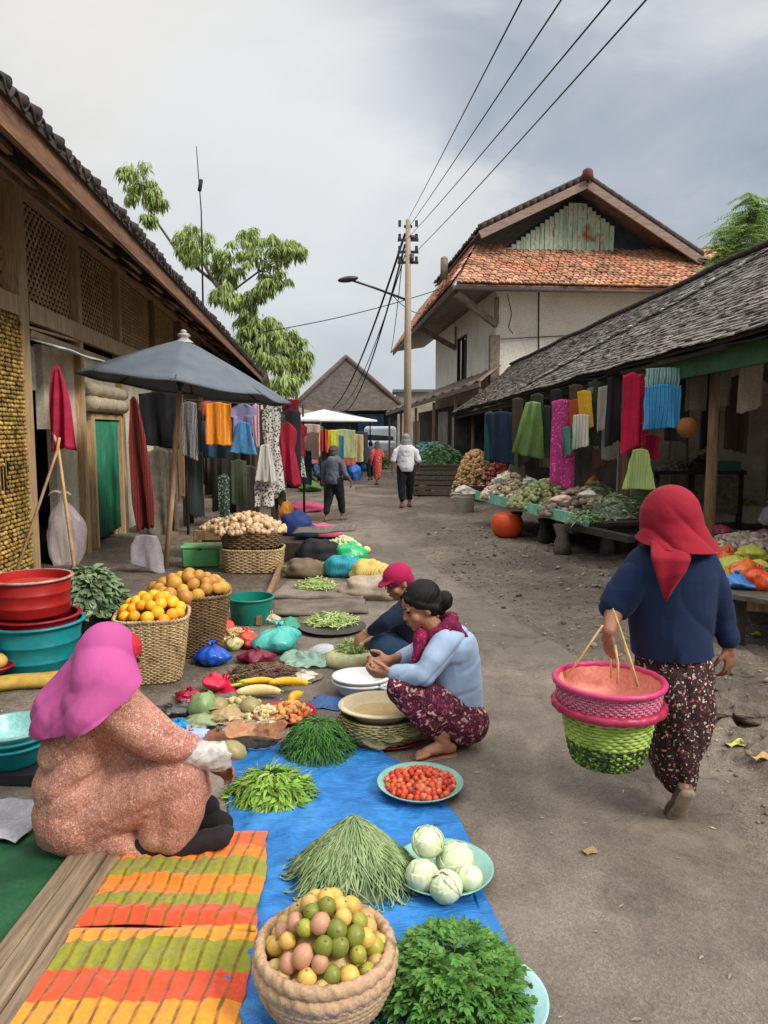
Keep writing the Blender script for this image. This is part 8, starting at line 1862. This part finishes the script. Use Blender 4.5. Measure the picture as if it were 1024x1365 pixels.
SHO = mat('taupe_shoe', sr(104, 82, 66), sr(78, 62, 50), s=6, rough=.6)
m = MB(); uu = V((-.02, .85, .40)).normalized(); dd = V((-.05, .42, -.80)).normalized(); ss = dd.cross(uu).normalized(); b = r1-uu*.062; m.loft([(b-dd*.07, ss*.026, uu*.012), (b-dd*.045, ss*.036, uu*.020), (b+dd*.04, ss*.038, uu*.018), (b+dd*.11, ss*.048, uu*.018), (b+dd*.165, ss*.040, uu*.015), (b+dd*.185, ss*.02, uu*.008)], 20); obj('sole', m, mat('worn_sole', sr(168, 150, 130), sr(120, 102, 86), s=12), D_)
m = MB(); m.loft([(b-dd*.065+uu*.03, ss*.034, uu*.035), (b-dd*.0+uu*.02, ss*.042, uu*.028)], 18); m.ell(b+dd*.10+uu*.028, (.048, .085, .034), bm(ss, dd, uu)); remesh('shoe', m, SHO, D_, .006, 2)
m = MB(); b2 = V((r2.x, r2.y, 0)); m.ell(b2+V((0, .06, .028)), (.048, .13, .030)); m.ell(b2+V((0, -.03, .04)), (.042, .05, .042)); remesh('shoe', m, SHO, D_, .007, 2)
world_child(D_)
# basket in the walker's hand
rimc = Q(812, 905, 3.06); 
t = thing('shopping_basket', 'pink rimmed basket over a lime woven lower half held by the walker in navy', 'basket', (rimc.x, rimc.y, rimc.z-.35))
tilt = Euler((0, .05, 0))
LIMEW = mat('lime_weave', sr(150, 184, 62), sr(108, 144, 44), c3=sr(176, 202, 96), s=12, w=.2, rough=.5, bump=.4, bs=80, bd=.003)
LIMED = mat_spots('lime_black_weave', sr(70, 96, 40), [sr(150, 186, 60), sr(30, 34, 26), sr(110, 140, 50)], 70, .5, c2=sr(44, 56, 30))
PNKW = mat_stripes('pink_white_weave', [sr(190, 66, 110), sr(230, 200, 206), sr(184, 56, 104)], 34, 'X', dist=6); PNKR = plastic('magenta_plastic', sr(196, 62, 108), .4, bump=.15); CORAL = mat('coral_inside', sr(230, 158, 138), sr(218, 138, 120), s=3, rough=.6)
rl = lambda z: .135+.055*min(1, (z/.22))**.55
m = MB(); weave(m, rl, .10, .235, 9, 26, .003, th=.009); obj('lime_band', m, LIMEW, t)
m = MB(); weave(m, rl, .0, .105, 8, 26, .003, th=.008); m.lathe([(.001, .002), (.13, .0)], n=40); m.lathe([(.12, .002), (.18, .22)], n=40); obj('dark_base', m, LIMED, t)
m = MB(); ringtube(m, .218, .245, .020, 120, amp=.002, twist=20); obj('lower_rim', m, mat('rose_rim', sr(176, 46, 80), sr(150, 36, 68), s=8, rough=.4), t)
m = MB(); weave(m, lambda z: .205+.012*(z-.25)/.08, .255, .335, 7, 40, .003, th=.007); obj('pink_band', m, PNKW, t)
m = MB(); ringtube(m, .222, .345, .014, 120, amp=.001, twist=20); obj('upper_rim', m, PNKR, t)
m = MB(); m.lathe([(.212, .34), (.20, .27), (.18, .22), (.001, .215)], n=48); obj('inner_lining', m, CORAL, t)
for lz in ():
    pass
HND = mat('bamboo_strip', sr(226, 196, 130), sr(196, 160, 96), s=6, rough=.5)
hp = wl+V((.0, 0, -.075)); tl = t.location
lc2 = lambda p: V(p)-V(tl)
for k, ps in enumerate((([lc2(Q(850, 915, 2.90)), lc2(Q(838, 875, 2.94)), lc2(Q(826, 838, 2.99)), lc2(Q(817, 811, 3.02))]), ([V((.06, .17, .30)), lc2(hp)+V((.02, .04, .0))]), ([V((-.15, .14, .31)), V((-.11, .11, .38)), lc2(Q(803, 834, 3.10))]), ([lc2(Q(823, 912, 2.93)), lc2(Q(824, 885, 2.95)), lc2(Q(820, 860, 2.98))]))):
    m = MB(); m.tube(ps, [.016, .015, .012, .006] if k == 0 else .010, 8, flat=.4); obj('handle', m, HND, t)
# ---------------------------------------------------------------- distant people
def stander(label, u, v, hpx, topc, botc, headc, bottom='trousers', face=0.0, sleeve=True, hat=None, stride=.12, hairy=False, arm=0.25, wide=1.0):
    p = P(u, v); k = hpx*p.y/1000/1.6; t = thing('person', label, 'person', (p.x, p.y, 0), face)
    q = lambda x, y, z: V((x*k*wide, y*k, z*k)); m = MB(); head(m, q(0, 0, 1.48), V((0, 1, -.05)), k=k)
    m.chain([q(0, 0, 1.38), q(0, 0, 1.28)], [.05*k, .06*k]); m.chain([q(0, 0, 1.22), q(0, 0, 1.0), q(0, 0, .86)], [.12*k, .12*k, .13*k])
    hs = []
    for s in (-1, 1):
        w = q(s*.27, .10*s+arm*.4, .84); m.chain([q(0, 0, 1.26), q(s*.17, 0, 1.24), q(s*.24, -.02, 1.02), w], [.07*k, .05*k, .042*k, .028*k]); hand(m, w, V((0, .1, -1)), V((-s, 0, 0)), V((0, 1, 0)), .5, k); hs.append(w)
        a = q(s*.09, s*stride, .09); m.chain([q(s*.08, 0, .84), q(s*.09, s*stride*.5+.02, .46), a], [.09*k, .055*k, .036*k]); foot(m, a, V((0, 1, 0)), k=k)
        sh = MB(); sh.ell(V((a.x, a.y+.05*k, .022)), (.05*k, .14*k, .024)); obj('shoe', sh, SHO, t)
    remesh('body', m, SKIND, t, .012, 1)
    m = MB(); m.chain([q(0, 0, 1.25), q(0, 0, 1.05), q(0, 0, .88)], [.15*k*wide, .155*k*wide, .165*k*wide], 16)
    for s in (-1, 1): m.chain([q(s*.12, 0, 1.26), q(s*.19, 0, 1.2), q(s*.245, -.02, 1.02)]+([q(s*.262, .05*s+arm*.2, .92)] if sleeve else []), [.07*k, .068*k, .056*k]+([.045*k] if sleeve else []), 12)
    remesh('top', m, topc, t, .014, 2, wrinkle(.012, u, 8), cut=[(V((0, 0, .80*k)), V((0, .1, -1)))])
    m = MB()
    if bottom == 'trousers':
        for s in (-1, 1): m.chain([q(s*.07, 0, .86), q(s*.09, s*stride*.5+.02, .46), q(s*.09, s*stride, .2)], [.13*k, .085*k, .065*k], 14)
    else: m.chain([q(0, 0, .86), q(0, .0, .5), q(0, 0, .3)], [.165*k, .15*k, .13*k], 16)
    remesh(bottom, m, botc, t, .014, 2, wrinkle(.012, u+1, 8))
    m = MB(); m.ell(q(0, -.012, 1.515), (.088*k, .102*k, .092*k)); m.ell(q(0, -.04, 1.45), (.082*k, .065*k, .10*k))
    if hat == 'scarf': m.chain([q(0, -.02, 1.42), q(0, 0, 1.3)], [.11*k, .15*k], 14)
    if hat == 'brim': m.lathe([(.16*k, 1.50*k), (.10*k, 1.53*k), (.09*k, 1.6*k), (.001, 1.62*k)], n=20)
    remesh('headscarf' if hat == 'scarf' else ('hat' if hat else 'hair'), m, headc, t, .012, 1)
    return t
stander('person in a white top, black cropped trousers and grey headscarf by the pole', 541, 676, 98, cloth('white_tee', sr(216, 214, 216), sr(190, 188, 196)), cloth('black_trouser', sr(30, 32, 38)), cloth('grey_scarf', sr(130, 136, 134)), face=.1, hat='scarf', sleeve=False, wide=1.12)
stander('person in a dark jacket over a pale top walking toward the left stalls', 446, 694, 100, cloth('charcoal_jacket', sr(66, 60, 66), sr(110, 120, 140)), cloth('black_trouser', (0, 0, 0)), cloth('brown_hat', sr(96, 86, 76)), face=-.5, hat='brim', stride=.16, wide=1.12)
stander('person in a coral red patterned dress standing far down the street', 503, 646, 58, mat_spots('coral_dress', sr(200, 70, 60), [sr(226, 150, 120)], 20, .3), mat_spots('coral_dress', (0, 0, 0), []), cloth('brown_hat', (0, 0, 0)), bottom='skirt', face=.6, hat='scarf')
stander('person in dark clothes bending near the coral dressed one far away', 494, 640, 52, cloth('charcoal_jacket', (0, 0, 0)), cloth('black_trouser', (0, 0, 0)), HAIR, face=.3)
stander('person in a magenta top far down the left row of stalls', 462, 640, 50, cloth('magenta_top', sr(190, 50, 110)), cloth('dark_denim', (0, 0, 0)), HAIR, face=-.3)
stander('person in an indigo top beside the bright blue sacks', 475, 636, 52, cloth('indigo_top', sr(50, 70, 150)), cloth('black_trouser', (0, 0, 0)), cloth('yellow_scarf', sr(200, 180, 90)), face=2.6, hat='scarf')
for o in bpy.data.objects:
    if '_w' in o: del o['_w']
bpy.data.scenes.remove(TS)
